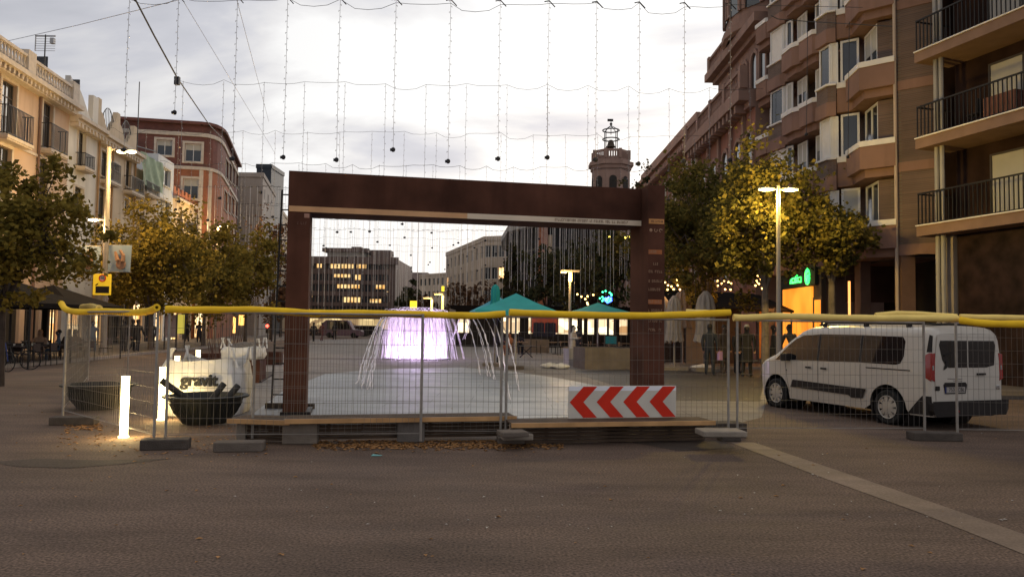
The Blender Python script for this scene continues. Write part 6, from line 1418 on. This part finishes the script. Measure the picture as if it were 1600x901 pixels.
def closed(px, D, ytop, ybot, w_, label, mt=CRM, base=True, ribs=9, tier=True, g_='folded parasols'):
    hor = 508+(px-800)*.0131; x = (px-800)*D/1200; zt = CH+(hor-ytop)*D/1200; zb = CH+(hor-ybot)*D/1200; r = w_*D/1200/2
    t = thing('closed_parasol', label, 'parasol', (x, D, 0), 0, g_); m = MB()
    def fn(a, b):
        an = a*2*math.pi; rr = r*(1.0-.45*b)*(1+.16*math.cos(an*ribs))*(1-.12*math.sin(b*7)); 
        if b > .9: rr *= (1-b)/.1*.9+.1
        return (x+rr*math.cos(an), D+rr*math.sin(an), zb+(zt-zb)*b+.04*math.cos(an*ribs)*(1-b))
    m.grid(fn, 54, 12); m.build('folded_canvas', mt, t, smooth=True, angle=80)
    if tier: m = MB(); m.lathe([(r*.62,0),(r*.45,(zt-zb)*.16),(r*.18,(zt-zb)*.22)], 14, (x, D, zt-(zt-zb)*.215)); m.build('vent_flap', mt, t)
    m = MB(); m.tube([(x,D,0),(x,D,zb+.1)], .035, 8); m.build('pole', POLE, t)
    if base: m = MB(); m.box(x-.5,x+.5,D-.4,D+.4,0,.14); m.build('base', CONL, t)
closed(774, 33, 444, 478, 16, 'folded teal parasol standing up behind the open teal ones', TEAL, tier=False, g_='teal cafe parasols')
closed(1037, 33.0, 463, 535, 26, 'leftmost folded cream parasol, right beside the frame post')
closed(1054, 31.6, 462, 533, 27, 'folded cream parasol between the leftmost and the tall one')
closed(1067, 34.5, 452, 512, 30, 'tallest folded parasol of the group of three, greyer', mat('grey_canvas', (.22,.18,.155), .85, .1, 3), tier=False)
closed(1103, 31, 455, 534, 34, 'folded cream parasol standing alone behind the standing people')
# terrace: screens, awning, warm bulbs
def panel(px0, px1, y0, y1, D, label, mt, name='terrace_screen', cat='screen', th=.06, legs=True):
    a = at(px0, y0, D); b = at(px1, y1, D); t = thing(name, label, cat, ((a.x+b.x)/2, D, 0)); m = MB(); m.box(a.x,b.x,D-th/2,D+th/2,max(.03,b.z),a.z); m.build('board', mt, t)
    m = MB(); m.box(a.x-.05,a.x-.003,D-.04,D+.04,0,a.z+.05); m.box(b.x+.003,b.x+.05,D-.04,D+.04,0,a.z+.05); m.build('frame', DFRAME, t); return t
panel(1072, 1103, 487, 572, 35.5, 'pale wooden terrace screen between the folded parasols', mat('pale_ply', (.33,.26,.18), .8, .15, 1.5))
panel(1028, 1072, 500, 568, 37, 'dark brown slatted terrace screen behind the folded parasols', mat('dark_slats', (.05,.035,.028), .8, .3, 8))
panel(1110, 1156, 484, 570, 36, 'dim brown terrace screen behind the standing people', mat('dim_brown_board', (.085,.06,.045), .8, .2, 2))
panel(1186, 1213, 483, 560, 36.5, 'boards coloured orange as if lit, beside the lamp pole', mat('warm_boards', (.55,.27,.09), .7, .15, 3), name='terrace_wall')  # orange light on the boards is put into their colour
panel(1197, 1210, 482, 560, 35, 'grey panel right behind the lamp pole', mat('grey_board', (.16,.12,.10), .8, .15, 3), name='sign_board')
t = thing('awning', 'long black terrace awning under the right trees', 'awning', (8, 38, 0)); a = at(1020,470,38); b = at(1212,478,38); m = MB()
m.add([(a.x,35.5,2.75),(b.x,35.5,2.6),(b.x,41,3.6),(a.x,41,3.8),(a.x,35.5,2.65),(b.x,35.5,2.5),(b.x,41,3.4),(a.x,41,3.6)], [(0,1,2,3),(7,6,5,4),(0,4,5,1),(1,5,6,2),(3,2,6,7),(0,3,7,4)]); m.build('canopy', BLKC, t)
for x in (a.x+.1, (a.x+b.x)/2, b.x-.1): m = MB(); m.tube([(x,35.6,0),(x,35.6,2.6)], .04, 6); m.build('post', IRON, t)
WB = emit('warm_bulb', (1,.55,.15), 5.)
def bulbs(px, py, D, n, sx, sz, label, name='lit_bulbs', mt=WB, sd=1):
    c = at(px,py,D); t = thing(name, label, 'lights', c); rn = random.Random(sd); P = [(c.x+rn.uniform(-sx,sx), D+rn.uniform(-.3,.3), c.z+rn.uniform(-sz,sz)) for _ in range(n)]
    m = MB(); m.tube([(p[0],p[1],p[2]+.03) for p in sorted(P)], .008, 3); m.build('wire', IRON, t)
    for p in P: m = MB(); m.ball(p, .045*D/34, 6, 4); m.build('bulb', mt, t)
    lamp('bulb_light', 'POINT', c-V((0,.4,.2)), 15, (1,.5,.15), t, .1)
bulbs(1050,445,33,9,.35,.22,'cluster of warm bulbs above the folded parasols',sd=1); bulbs(1133,443,34,9,.35,.28,'cluster of warm bulbs in the tree over the standing people',sd=2); bulbs(1190,440,35,10,.22,.35,'cluster of warm bulbs left of the lamp pole',sd=3); bulbs(1196,458,35,4,.1,.15,'few warm bulbs beneath the cluster left of the lamp pole',sd=4)
bulbs(915,468,52,7,.6,.4,'warm bulbs beside the green and blue ball',sd=5); bulbs(965,372,49,7,1.2,.12,'row of tiny yellow lights high in the dark tree inside the frame',mt=emit('yellow_bulb',(1,.75,.1),4.),sd=6)
c = at(948,466,47); t = thing('light_ball', 'green and blue light ball hanging in the dark trees inside the frame', 'light', c); rn = random.Random(8)
for nm, mt_, n_, off in (('green_light', emit('green_led',(.02,1,.35),3.), 14, .5), ('blue_light', emit('blue_led',(.04,.12,1),5.), 16, .1)):
    for i in range(n_):
        m = MB(); q = V((rn.uniform(-1,1), rn.uniform(-1,1), rn.uniform(-1,1))).normalized()*(.38 if off > .3 else .2); q = q+(V((-.05,0,.1)) if off > .3 else V((.08,-.2,-.08))); m.ball(c+q, .06, 6, 4); m.build(nm, mt_, t)
m = MB(); m.tube([c+V((0,0,.3)), c+V((0,.2,2.5))], .01, 4); m.build('cord', IRON, t)
# cafe pavilion behind
t = thing('cafe_pavilion', 'low lit cafe front behind the teal parasols', 'building', (4, 62, 0)); a = at(712,500,62); b = at(1010,500,62); m = MB(); m.box(a.x,b.x,62.5,67,0,3.0); m.build('wall', INNER, t)
m = MB(); m.box(a.x-.4,b.x+.4,61.4,67.3,3.0,3.3); m.build('roof', BLKC, t)
LCF = litglass('cafe_lit_glass', (.25,.12,.04), (1,.85,.55), 1.6, .8); f = FC((a.x,62.48),(b.x,62.48))
for i, (p0, p1) in enumerate([(716,724),(727,733),(786,797),(800,812),(826,832),(868,890),(894,902),(906,912),(918,928),(934,948),(952,962),(968,980),(986,996)]):
    u0_, u1_ = f.u(p0), f.u(p1); m = mbM(f); m.box(u0_,u1_,-.03,-.002,1.1,2.75); m.build('window', LCF, t)
panel(831, 871, 487, 520, 46, 'orange red market booth under the big teal parasol', mat('red_booth', (.42,.10,.06), .8, .15, 2), name='market_booth', cat='booth')
for i, px in enumerate((838,846,856,864)):
    x = at(px,500,45.6).x; m = MB(); m.grid(lambda a, b: (x-.17+.34*a*(1) , 45.6-.05*math.sin(a*6), 1.1+.85*b-.08*abs(a-.5)*b), 6, 6); o = recenter(m.build('hanging_coat', mat('dark_cloth', (.03,.028,.035), .9, .2, 5))); tag(o, ['leftmost','second','third','rightmost'][i]+' dark coat hanging in the orange red booth', 'coat', 'coats hanging in the booth')
CP = mat('planter_concrete', (.19,.155,.125), .9, .15, 2.5, bump=.3, stain=.35)
boxpl(914, 984, 577, .87, 1.6, 'large concrete planter just left of the right frame post', 'concrete_planter', CP)
boxpl(797, 858, 551, .85, 1.8, 'concrete planter farther back under the big teal parasol', 'concrete_planter', CP)
boxpl(889, 913, 571, .75, .8, 'pale grey box planter beside the woman in white', 'box_planter', mat('pale_grey_box', (.36,.35,.35), .6, .08, 3))
boxpl(488, 560, 524, .9, 4, 'low dark planter row far left inside the frame', 'box_planter', DK)
m = MB(); rn = random.Random(2)
def sack(px, py, label, mt=BAGM, s=.3):
    g = gnd(px, py); m = MB(); rn = random.Random(px); m.grid(lambda a, b: (g.x+s*1.2*math.cos(a*6.283)*math.sin(b*3.1416)*(1+.15*math.sin(a*19)), g.y+s*.7*math.sin(a*6.283)*math.sin(b*3.1416), max(.005, .1-.12*math.cos(b*3.1416)*(1+.2*math.sin(a*11)))), 24, 10); o = recenter(m.build('cloth_sack', mt, None, smooth=True)); tag(o, label, 'sack')
sack(858,575,'crumpled white sack on the plaza, the left one'); sack(876,576,'crumpled white sack on the plaza next to the grey box planter'); sack(1098,577,'pale crumpled sheet at the feet of the man by the parasols',s=.4)
x = at(822,560,42).x; t = thing('folding_stand', 'small black folding X stand on the plaza', 'stand', (x,42,0)); m = MB()
for s in (1,-1): m.tube([(x-.35*s,41.8,0),(x+.3*s,42,.62)], .025, 5); m.tube([(x-.35*s,42.4,0),(x+.3*s,42.2,.62)], .025, 5)
m.build('legs', IRON, t); m = MB(); m.box(x-.4,x+.4,41.9,42.3,.62,.65); m.build('top', DFRAME, t)
# tables and chairs
def chair(x, y, rz, label, mt, grp):
    t = thing('cafe_chair', label, 'chair', (x,y,0), rz, grp); MM = ROOT[t.name]; m = MB(); m.M = MM; m.box(-.21,.21,-.2,.22,.43,.46); m.build('seat', mt, t)
    m = MB(); m.M = MM; m.box(-.2,.2,.2,.23,.55,.85); m.build('backrest', mt, t)
    for sx in (-.19,.19):
        m = MB(); m.M = MM; m.tube([(sx,-.18,0),(sx,-.18,.43)], .014, 4); m.build('leg', IRON, t); m = MB(); m.M = MM; m.tube([(sx,.24,0),(sx,.215,.86)], .014, 4); m.build('leg', IRON, t)
    return t
def table(x, y, label, mt, grp, w_=.7):
    t = thing('cafe_table', label, 'table', (x,y,0), 0, grp); m = MB(); m.box(x-w_/2,x+w_/2,y-.35,y+.35,.71,.74); m.build('tabletop', mt, t); m = MB(); m.tube([(x,y,.02),(x,y,.71)], .03, 6); m.box(x-.22,x+.22,y-.22,y+.22,0,.03); m.build('pedestal', IRON, t)
rn = random.Random(14); DCH = mat('dark_wicker', (.05,.035,.03), .8, .25, 9); TAN = mat('tan_chair', (.25,.17,.11), .8, .2, 6)
tb = [(22,28.5),(48,29.5),(80,31),(112,33),(5,31),(140,36)]
tb_l = ['by the bicycles','beside the blond woman','under the middle of the right awning','near the right awning post','at the very left edge','at the end of the left terrace']
for i, (px, D) in enumerate(tb):
    x = at(px,520,D).x; table(x, D, 'dark cafe table of the left terrace '+tb_l[i], DCH, 'tables of the left terrace', .9)
    for s, w_ in ((1,'right side'),(-1,'left side'),(0,'front side')): chair(x+s*.75, D+(-.6 if s == 0 else rn.uniform(-.2,.2)), (R(180) if s == 0 else -s*R(90)), f'dark chair at the {w_} of the table {tb_l[i]}', DCH, 'chairs of the left terrace')
    for q in range(2):
        gx = x+rn.uniform(-.3,.3); m = MB(); m.lathe([(.001,0),(.03,.0),(.035,.09),(.03,.09),(.027,.01)], 8, (gx, D-.1+q*.2, .741)); o = recenter(m.build('drinking_glass', mat('glass_pale', (.5,.48,.42), .1, .1, 5), None, smooth=True)); tag(o, f'{"rear" if q else "front"} drinking glass on the table '+tb_l[i], 'glass', 'glasses on the terrace tables')
cb = [(868,48),(884,50),(900,46),(924,44),(944,46),(960,43),(975,47),(815,47)]
cb_l = ['beside the orange red booth','just behind the woman in white','left of the climbing chairs stack','left of the small teal notice','behind the small teal notice','near the right frame post','farthest right inside the frame','behind the rear concrete planter']
for i, (px, D) in enumerate(cb):
    x = at(px,520,D).x; table(x, D, 'terrace table '+cb_l[i], TAN, 'tables of the middle terrace', .8)
    for s, w_ in ((1,'right'),(-1,'left')): chair(x+s*.7, D+rn.uniform(-.3,.3), -s*R(90), f'terrace chair {w_} of the table {cb_l[i]}', DCH if i % 2 else TAN, 'chairs of the middle terrace')
panel(946, 963, 525, 537, 38, 'small teal notice board on the middle terrace', mat('teal_notice', (.03,.25,.28), .6, .1, 3), name='notice_board', cat='notice board')
panel(259, 275, 491, 527, 44, 'pinkish white standing poster on the left pavement', mat('poster_pale', (.45,.37,.36), .6, .1, 2), name='poster_stand', cat='poster')
panel(277, 288, 491, 521, 47, 'yellow green lit banner next to the pinkish poster', emit('yellow_green_banner', (.65,.55,.08), .5, (.5,.45,.1)), name='poster_stand', cat='poster')
# black awnings left
for (px, D, ya, ye, hw_, lab) in ((18,29,437,474,2.0,'left black pyramid awning over the terrace'),(82,33,445,477,2.05,'right black pyramid awning over the terrace')):
    hor = 508+(px-800)*.0131; parasol(at(px,470,D).x, D, CH+(hor-ye)*D/1200, CH+(hor-ya)*D/1200, hw_, lab, BLKC, name='terrace_awning', cat='awning', legs=1, val=.18)
panel(68, 72, 484, 545, 34.5, 'dark post board beneath the awnings', BLKC, name='menu_board', cat='board')
# bicycles
def bike(px, D, rz, label, col):
    g = at(px, 540, D); t = thing('bicycle', label, 'bicycle', (g.x, D, 0), rz, 'bicycles at the left edge'); MM = ROOT[t.name]
    for x in (-.52,.52):
        m = MB(); m.M = MM; m.tube([(x+.33*math.cos(R(a)), 0, .34+.33*math.sin(R(a))) for a in range(0,361,15)], .017, 5); 
        for k in range(8): m.tube([(x,0,.34),(x+.32*math.cos(R(k*45)),0,.34+.32*math.sin(R(k*45)))], .003, 3)
        m.build('wheel', RUB, t)
    m = MB(); m.M = MM; m.tube([(-.52,0,.34),(-.12,0,.80),(.38,0,.86),(.0,0,.30),(-.12,0,.80)], .018, 5); m.tube([(-.52,0,.34),(0,0,.30)], .015, 5); m.tube([(.36,0,.95),(.42,0,.75),(.52,0,.34)], .018, 5); m.build('frame', col, t)
    m = MB(); m.M = MM; m.tube([(.30,-.26,1.0),(.36,0,.97),(.30,.26,1.0)], .014, 5); m.build('handlebar', IRON, t); m = MB(); m.M = MM; m.ball((-.15,0,.88), .11, 8, 5, sy=.6, sz=.35); m.build('saddle', IRON, t)
bike(22, 26.5, R(12), 'black bicycle parked by the left terrace, the right one', mat('bike_black', (.03,.03,.03), .4, .1, 3)); bike(-4, 25.6, R(-20), 'blue bicycle cut off by the left edge of the picture', mat('bike_blue', (.03,.05,.18), .4, .1, 3))

# ================================================================ PEOPLE
SKIN = mat('skin', (.38,.21,.14), .6, .08, 9)
def pmat(c): return mat('cloth_%02d_%02d_%02d' % tuple(int(v*99) for v in c), c, .9, .12, 9)
HAIR = {'d': mat('dark_hair', (.02,.014,.011), .6, .2, 20), 'b': mat('fair_hair', (.32,.19,.09), .6, .2, 20), 'g': mat('grey_hair', (.28,.26,.25), .7, .2, 20)}
def person(x, y, z, rz, label, top, leg, hair='d', pose='stand', h=1.72, long=False, female=False, carry=None, grp=None, coat=0.0):
    s = h/1.72; t = thing('person', label, 'person', (x,y,z), rz, grp); MM = ROOT[t.name]
    J = {}; hip = .92
    def jj(n, x, y, z, r, r2=None): J[n] = (V((x,y,z)), r, r2 or r)
    if pose == 'sit': hip = .50
    lean = {'bend': -.25, 'phone': -.04}.get(pose, 0)
    sw = .185 if female else .205
    jj('pel',0,0,hip,.135,.105); jj('wai',0,lean*.25,hip+.17,.125,.095); jj('che',0,lean*.7,hip+.38,.155 if not female else .14,.105); jj('nec',0,lean,hip+.55,.055); jj('hd0',0,lean-.015,hip+.63,.062); jj('hd1',0,lean-.02,hip+.70,.088,.096); jj('hd2',0,lean-.01,hip+.765,.075,.082)
    E = [('pel','wai'),('wai','che'),('che','nec'),('nec','hd0'),('hd0','hd1'),('hd1','hd2')]
    for k, sd in (('l',1),('r',-1)):
        if pose == 'sit': K = ((sd*.11,-.02,hip),(sd*.13,-.42,hip+.02),(sd*.12,-.40,.09),(sd*.12,-.52,.04))
        elif pose == 'walk': f_ = sd*.22; K = ((sd*.095,0,hip-.06),(sd*.10,-.06-f_*.6,.49),(sd*.10,.06-f_*(1.2 if sd > 0 else 1.5),.09),(sd*.10,-.08-f_*1.3,.035))
        else: K = ((sd*.095,0,hip-.06),(sd*.11,-.015,.49),(sd*.12,.02,.09),(sd*.14,-.12,.035))
        jj('h'+k,*K[0],.092); jj('k'+k,*K[1],.062); jj('a'+k,*K[2],.043); jj('t'+k,*K[3],.036,.045); E += [('pel','h'+k),('h'+k,'k'+k),('k'+k,'a'+k),('a'+k,'t'+k)]
        ys = lean*.9; S = (sd*sw, ys, hip+.47)
        if pose in ('phone','sit') : A = (S,(sd*.25,ys-.04,hip+.22),(sd*.13,ys-.26,hip+.26))
        elif pose == 'bend': A = (S,(sd*.24,ys-.1,hip+.2),(sd*.2,ys-.25,hip+.0))
        elif pose == 'walk': A = (S,(sd*.25,ys+.05*sd,hip+.2),(sd*.25,ys-.08+.16*sd,hip-.02))
        else: A = (S,(sd*.25,ys+.02,hip+.19),(sd*.24,ys-.05,hip-.03))
        jj('s'+k,*A[0],.062); jj('e'+k,*A[1],.045); jj('w'+k,*A[2],.031); hv = (V(A[2])-V(A[1])).normalized(); p = V(A[2])+hv*.07; jj('m'+k,*p,.03,.02); E += [('che','s'+k),('s'+k,'e'+k),('e'+k,'w'+k),('w'+k,'m'+k)]
    names = list(J); me = bpy.data.meshes.new('body'); me.from_pydata([J[n][0]*s for n in names], [(names.index(a), names.index(b)) for a, b in E], [])
    ob = bpy.data.objects.new('body', me); COL.objects.link(ob); md = ob.modifiers.new('skin', 'SKIN'); md.use_smooth_shade = True; md.branch_smoothing = .6
    for i, n in enumerate(names): me.skin_vertices[0].data[i].radius = (J[n][1]*s*1.22, J[n][2]*s*1.22)
    me.skin_vertices[0].data[0].use_root = True
    sb = ob.modifiers.new('sub', 'SUBSURF'); sb.levels = 2; dg = bpy.context.evaluated_depsgraph_get(); nm = bpy.data.meshes.new_from_object(ob.evaluated_get(dg)); bpy.data.objects.remove(ob)
    mats = [pmat(top), pmat(leg), SKIN, VB]; zone = {}
    for a, b in E:
        q = b[0]
        zone[(a,b)] = 2 if b in ('hd0','hd1','hd2') or q == 'm' else 3 if q == 't' else 1 if q in 'hka' and b[:2] != 'hd' else 0
    # face + fingers joined into the same mesh
    bm = bmesh.new(); bm.from_mesh(nm)
    segs = [(J[a][0]*s, J[b][0]*s, zone[(a,b)]) for a, b in E]
    for fc_ in bm.faces:
        c = fc_.calc_center_median(); best = 9e9; bz = 0
        for a, b, zn in segs:
            ab = b-a; tt = max(0, min(1, (c-a).dot(ab)/max(ab.length_squared, 1e-9))); dd = (a+ab*tt-c).length
            if dd < best: best = dd; bz = zn
        if coat and bz == 1 and c.z > (hip-coat)*s: bz = 0
        fc_.material_index = bz; fc_.smooth = True
    bm.to_mesh(nm); bm.free(); nm.materials.clear()
    for q in mats: nm.materials.append(q)
    nv = [v.co.copy() for v in nm.vertices]; nf = [tuple(p.vertices) for p in nm.polygons]; mi = [p.material_index for p in nm.polygons]
    m = MB(); hd_ = J['hd1'][0]*s; m.cur = 2
    m.add([hd_+V((-.014,-.088,-.02))*s, hd_+V((.014,-.088,-.02))*s, hd_+V((0,-.118,-.022))*s, hd_+V((0,-.09,.03))*s], [(0,1,2),(0,2,3),(1,3,2)])
    for sx in (-1,1): m.ball(hd_+V((sx*.088,.0,-.005))*s, .024*s, 6, 4, sx=.5)
    m.cur = 3
    for sx in (-1,1): m.ball(hd_+V((sx*.032,-.088,.012))*s, .010*s, 6, 4)
    m.box(hd_.x-.022*s, hd_.x+.022*s, hd_.y-.096*s, hd_.y-.085*s, hd_.z-.052*s, hd_.z-.046*s); m.cur = 2
    for k in 'lr':
        w_, p = J['w'+k][0]*s, J['m'+k][0]*s; dv = (p-w_).normalized(); sdv = dv.cross(V((0,1,0.3))).normalized(); nn = sdv.cross(dv)
        for q in range(4): b0 = p+sdv*(.024-.016*q)*s; ln = (.07,.08,.075,.06)[q]*s; m.tube([b0-dv*.01, b0+dv*ln*.5, b0+dv*ln*.9+nn*.018*s], [.010*s,.009*s,.007*s], 5)
        b0 = (w_+p)/2+sdv*.026*s; m.tube([b0, b0+sdv*.022*s+dv*.02*s, b0+sdv*.028*s+dv*.055*s], [.011*s,.010*s,.008*s], 5)
    base = len(nv); nv += m.v; nf += [tuple(i+base for i in f_) for f_ in m.f]; mi += m.m
    b2 = MB(); b2.v = [MM @ v for v in nv]; b2.f = nf; b2.m = mi; bo = b2.build('body', mats, t)
    for i, p_ in enumerate(bo.data.polygons): p_.use_smooth = True
    # hair
    m = MB(); m.M = MM; hp = J['hd2'][0]*s; m.lathe([(.001,.062*s),(.05*s,.052*s),(.084*s,.01*s),(.096*s,-.04*s),(.088*s,-.075*s)], 14, (hp.x, hp.y+.022*s, hp.z+.012*s), 1, 1.02)
    if long: m.grid(lambda a, b: (hp.x+(.10*math.cos(math.pi*a))*s, hp.y+(.03+.085*math.sin(math.pi*a))*s, hp.z-.02*s-.26*s*b), 8, 6)
    m.build('hair', HAIR[hair], t, smooth=True)
    if coat:
        m = MB(); m.M = MM; m.lathe([(.16*s,(hip+.12)*s),(.185*s,hip*s),(.20*s,(hip-coat)*s),(.19*s,(hip-coat)*s)], 18, (0,0,0), 1, .72); m.build('coat_skirt', pmat(top), t, smooth=True)
    if carry:
        cm, cz = carry; w_ = J['wr'][0]*s; m = MB(); m.M = MM; m.box(w_.x-.14,w_.x+.05,w_.y-.08,w_.y+.06,w_.z-.42*1,w_.z-.10); b_ = m.build('bag', cm, t, bevel=.02); m = MB(); m.M = MM; m.tube([(w_.x-.1,w_.y,w_.z-.11),(w_.x-.04,w_.y,w_.z+.0-.05),(w_.x+.02,w_.y,w_.z-.11)], .008, 4); m.build('handle', cm, b_)
    return t
def PP(px, pyb, label, *a, D=None, **k):
    if D is None: g = gnd(px, pyb); x, y = g.x, g.y
    else: x, y = at(px, 520, D).x, D
    return person(x, y, k.pop('z', 0), k.pop('rz', 0), label, *a, **k)
DB = (.025,.025,.03); DN = (.03,.035,.05)
PP(1109, 586, 'man in dark jacket and trousers standing with his back turned by the folded parasols', (.022,.025,.035), (.02,.02,.022), rz=R(150), h=1.86)
PP(1132, 584, 'person in a dark coat holding a lilac bag beside the paired fence posts', (.05,.04,.04), (.13,.11,.10), rz=R(30), h=1.84, carry=(mat('lilac_bag', (.42,.26,.55), .6, .1, 5), 0), coat=.35)
PP(1167, 588, 'grey haired man in long black coat standing right of the paired fence posts', (.02,.018,.018), (.018,.016,.016), 'g', rz=R(-15), h=1.86, coat=.45)
PP(1152, 584, 'person in dark clothes half hidden behind the man in the long black coat', (.03,.028,.03), (.035,.032,.035), rz=R(40), h=1.76)
PP(1209, 582, 'person in a black coat beside the lamp pole, against the orange light', (.02,.018,.018), (.02,.018,.018), rz=R(80), D=28.5, h=1.85, coat=.3)
PP(1241, 580, 'person in a grey jacket bending in front of the orange shop wall', (.06,.055,.055), (.03,.03,.03), rz=R(200), pose='bend', D=29.5, h=1.9)
PP(894, 569, 'woman in a white top and dark skirt standing next to the pale grey planter', (.62,.58,.52), (.02,.02,.025), rz=R(60), female=True, long=True, h=1.76, pose='phone')
PP(904, 560, 'person in black behind the woman in white', (.03,.03,.03), (.03,.03,.03), rz=R(-60), h=1.8)
PP(193, 552, 'person in a dark jacket walking in front of the yellow lit shop window', (.035,.035,.035), (.02,.02,.022), rz=R(20), pose='walk', h=1.8)
PP(206, 551, 'man in black walking between the others, left of the paired fence posts', (.02,.02,.022), (.02,.02,.024), rz=R(160), pose='walk', h=1.8)
PP(214, 552, 'person in black walking just left of the paired fence posts', (.025,.022,.022), (.025,.025,.025), rz=R(170), pose='walk', h=1.78)
PP(236, 546, 'person in a dark coat behind the paired fence posts', (.03,.025,.025), (.05,.05,.05), rz=R(-140), h=1.7, coat=.3)
PP(145, 551, 'person in a pale blue jacket at the end of the left terrace', (.15,.19,.24), (.03,.03,.035), rz=R(30), h=1.66, D=39)
PP(292, 530, 'far person in dark clothes beside the yellow green banner', DB, DN, rz=R(10), h=1.75, D=62)
PP(311, 531, 'person with a dark umbrella hood and pale scarf far down the left pavement', (.04,.04,.055), (.02,.02,.02), rz=R(0), h=1.75, D=60, coat=.4)
for i, (px, D, rz, top, hr, lg, lab) in enumerate([(63,31.6,20,(.34,.22,.15),'b',True,'blond woman seated on the left terrace in a tan top'),(92,31.5,-60,(.05,.075,.11),'d',False,'person in a dark blue jacket seated under the right black awning'),(118,33.4,60,(.16,.09,.06),'d',True,'woman in a brown top seated near the lit window'),(108,34.2,-120,(.07,.05,.045),'d',False,'dark clothed person seated with back turned near the lit window')]):
    person(at(px,520,D).x, D, 0, R(rz), lab, top, (.03,.03,.035), hr, 'sit', 1.72, lg, lg)
for i, (px, D, rz, top, lab) in enumerate([(786,46,30,(.05,.045,.07),'seated person in dark purple behind the paired middle fence posts'),(797,45,-50,(.32,.13,.05),'seated person in an orange brown top right of the middle fence post'),(812,47.5,10,(.03,.03,.035),'seated person in black behind the rear concrete planter'),(935,45,60,(.10,.05,.05),'seated person on the middle terrace under the small teal parasol')]):
    person(at(px,520,D).x, D, 0, R(rz), lab, top, (.04,.04,.05), 'd', 'sit', 1.72)
PP(490, 528, 'far dark figure walking just right of the left frame post', DB, DN, D=72, pose='walk', h=1.75); PP(503, 527, 'far figure in reddish clothes inside the frame at its left', (.14,.06,.06), DN, D=75, pose='walk', h=1.75, rz=R(160)); PP(523, 524, 'far figure beside the purple van shape', DB, DB, D=80, h=1.75)
# distant parked vehicles
def car(px, D, L_, h, rz, label, col, van=False):
    x = at(px,510,D).x; t = thing('parked_van' if van else 'parked_car', label, 'van' if van else 'car', (x,D,0), rz, None); MM = ROOT[t.name]; m = MB(); m.M = MM
    pr = [(0,.25),(L_,.25),(L_,.75),(L_*.97,.95),(L_*.78,1.0),(L_*.66,h-.05),(L_*.6,h),(L_*.12,h),(.05,h*.8 if van else 1.0),(0,.8)]
    k = len(pr); m.add([(p[0]-L_/2,-.85,p[1]) for p in pr]+[(p[0]-L_/2,.85,p[1]) for p in pr], [tuple(range(k)), tuple(range(k,2*k))[::-1]]+[(i,k+i,k+(i+1)%k,(i+1)%k) for i in range(k)]); m.build('body', col, t, bevel=.06)
    m = MB(); m.M = MM; m.add([(L_*.14-L_/2,-.862,1.02),(L_*.74-L_/2,-.862,1.02),(L_*.63-L_/2,-.862,h-.12),(L_*.14-L_/2,-.862,h-.12)], [(0,1,2,3)]); m.build('side_window', VG, t)
    for a in (.2,.8):
        for s in (-.8,.8): m = MB(); m.M = MM @ Matrix.Translation((L_*a-L_/2,s,.32)) @ Matrix.Rotation(R(90),4,'X'); m.lathe([(.001,-.1),(.32,-.1),(.32,.1),(.001,.1)], 14); m.build('wheel', RUB, t)
car(536, 92, 4.8, 2.1, 0, 'dull purple van parked far away, left of the purple fountain', mat('dull_purple_paint', (.14,.09,.12), .5, .1, 3), True); car(585, 104, 4.2, 1.45, 0, 'dark car far away left of the purple fountain', VB); car(560, 110, 4.2, 1.45, 0, 'grey car far away behind the dull purple van', mat('grey_paint', (.2,.2,.21), .4, .1, 3))
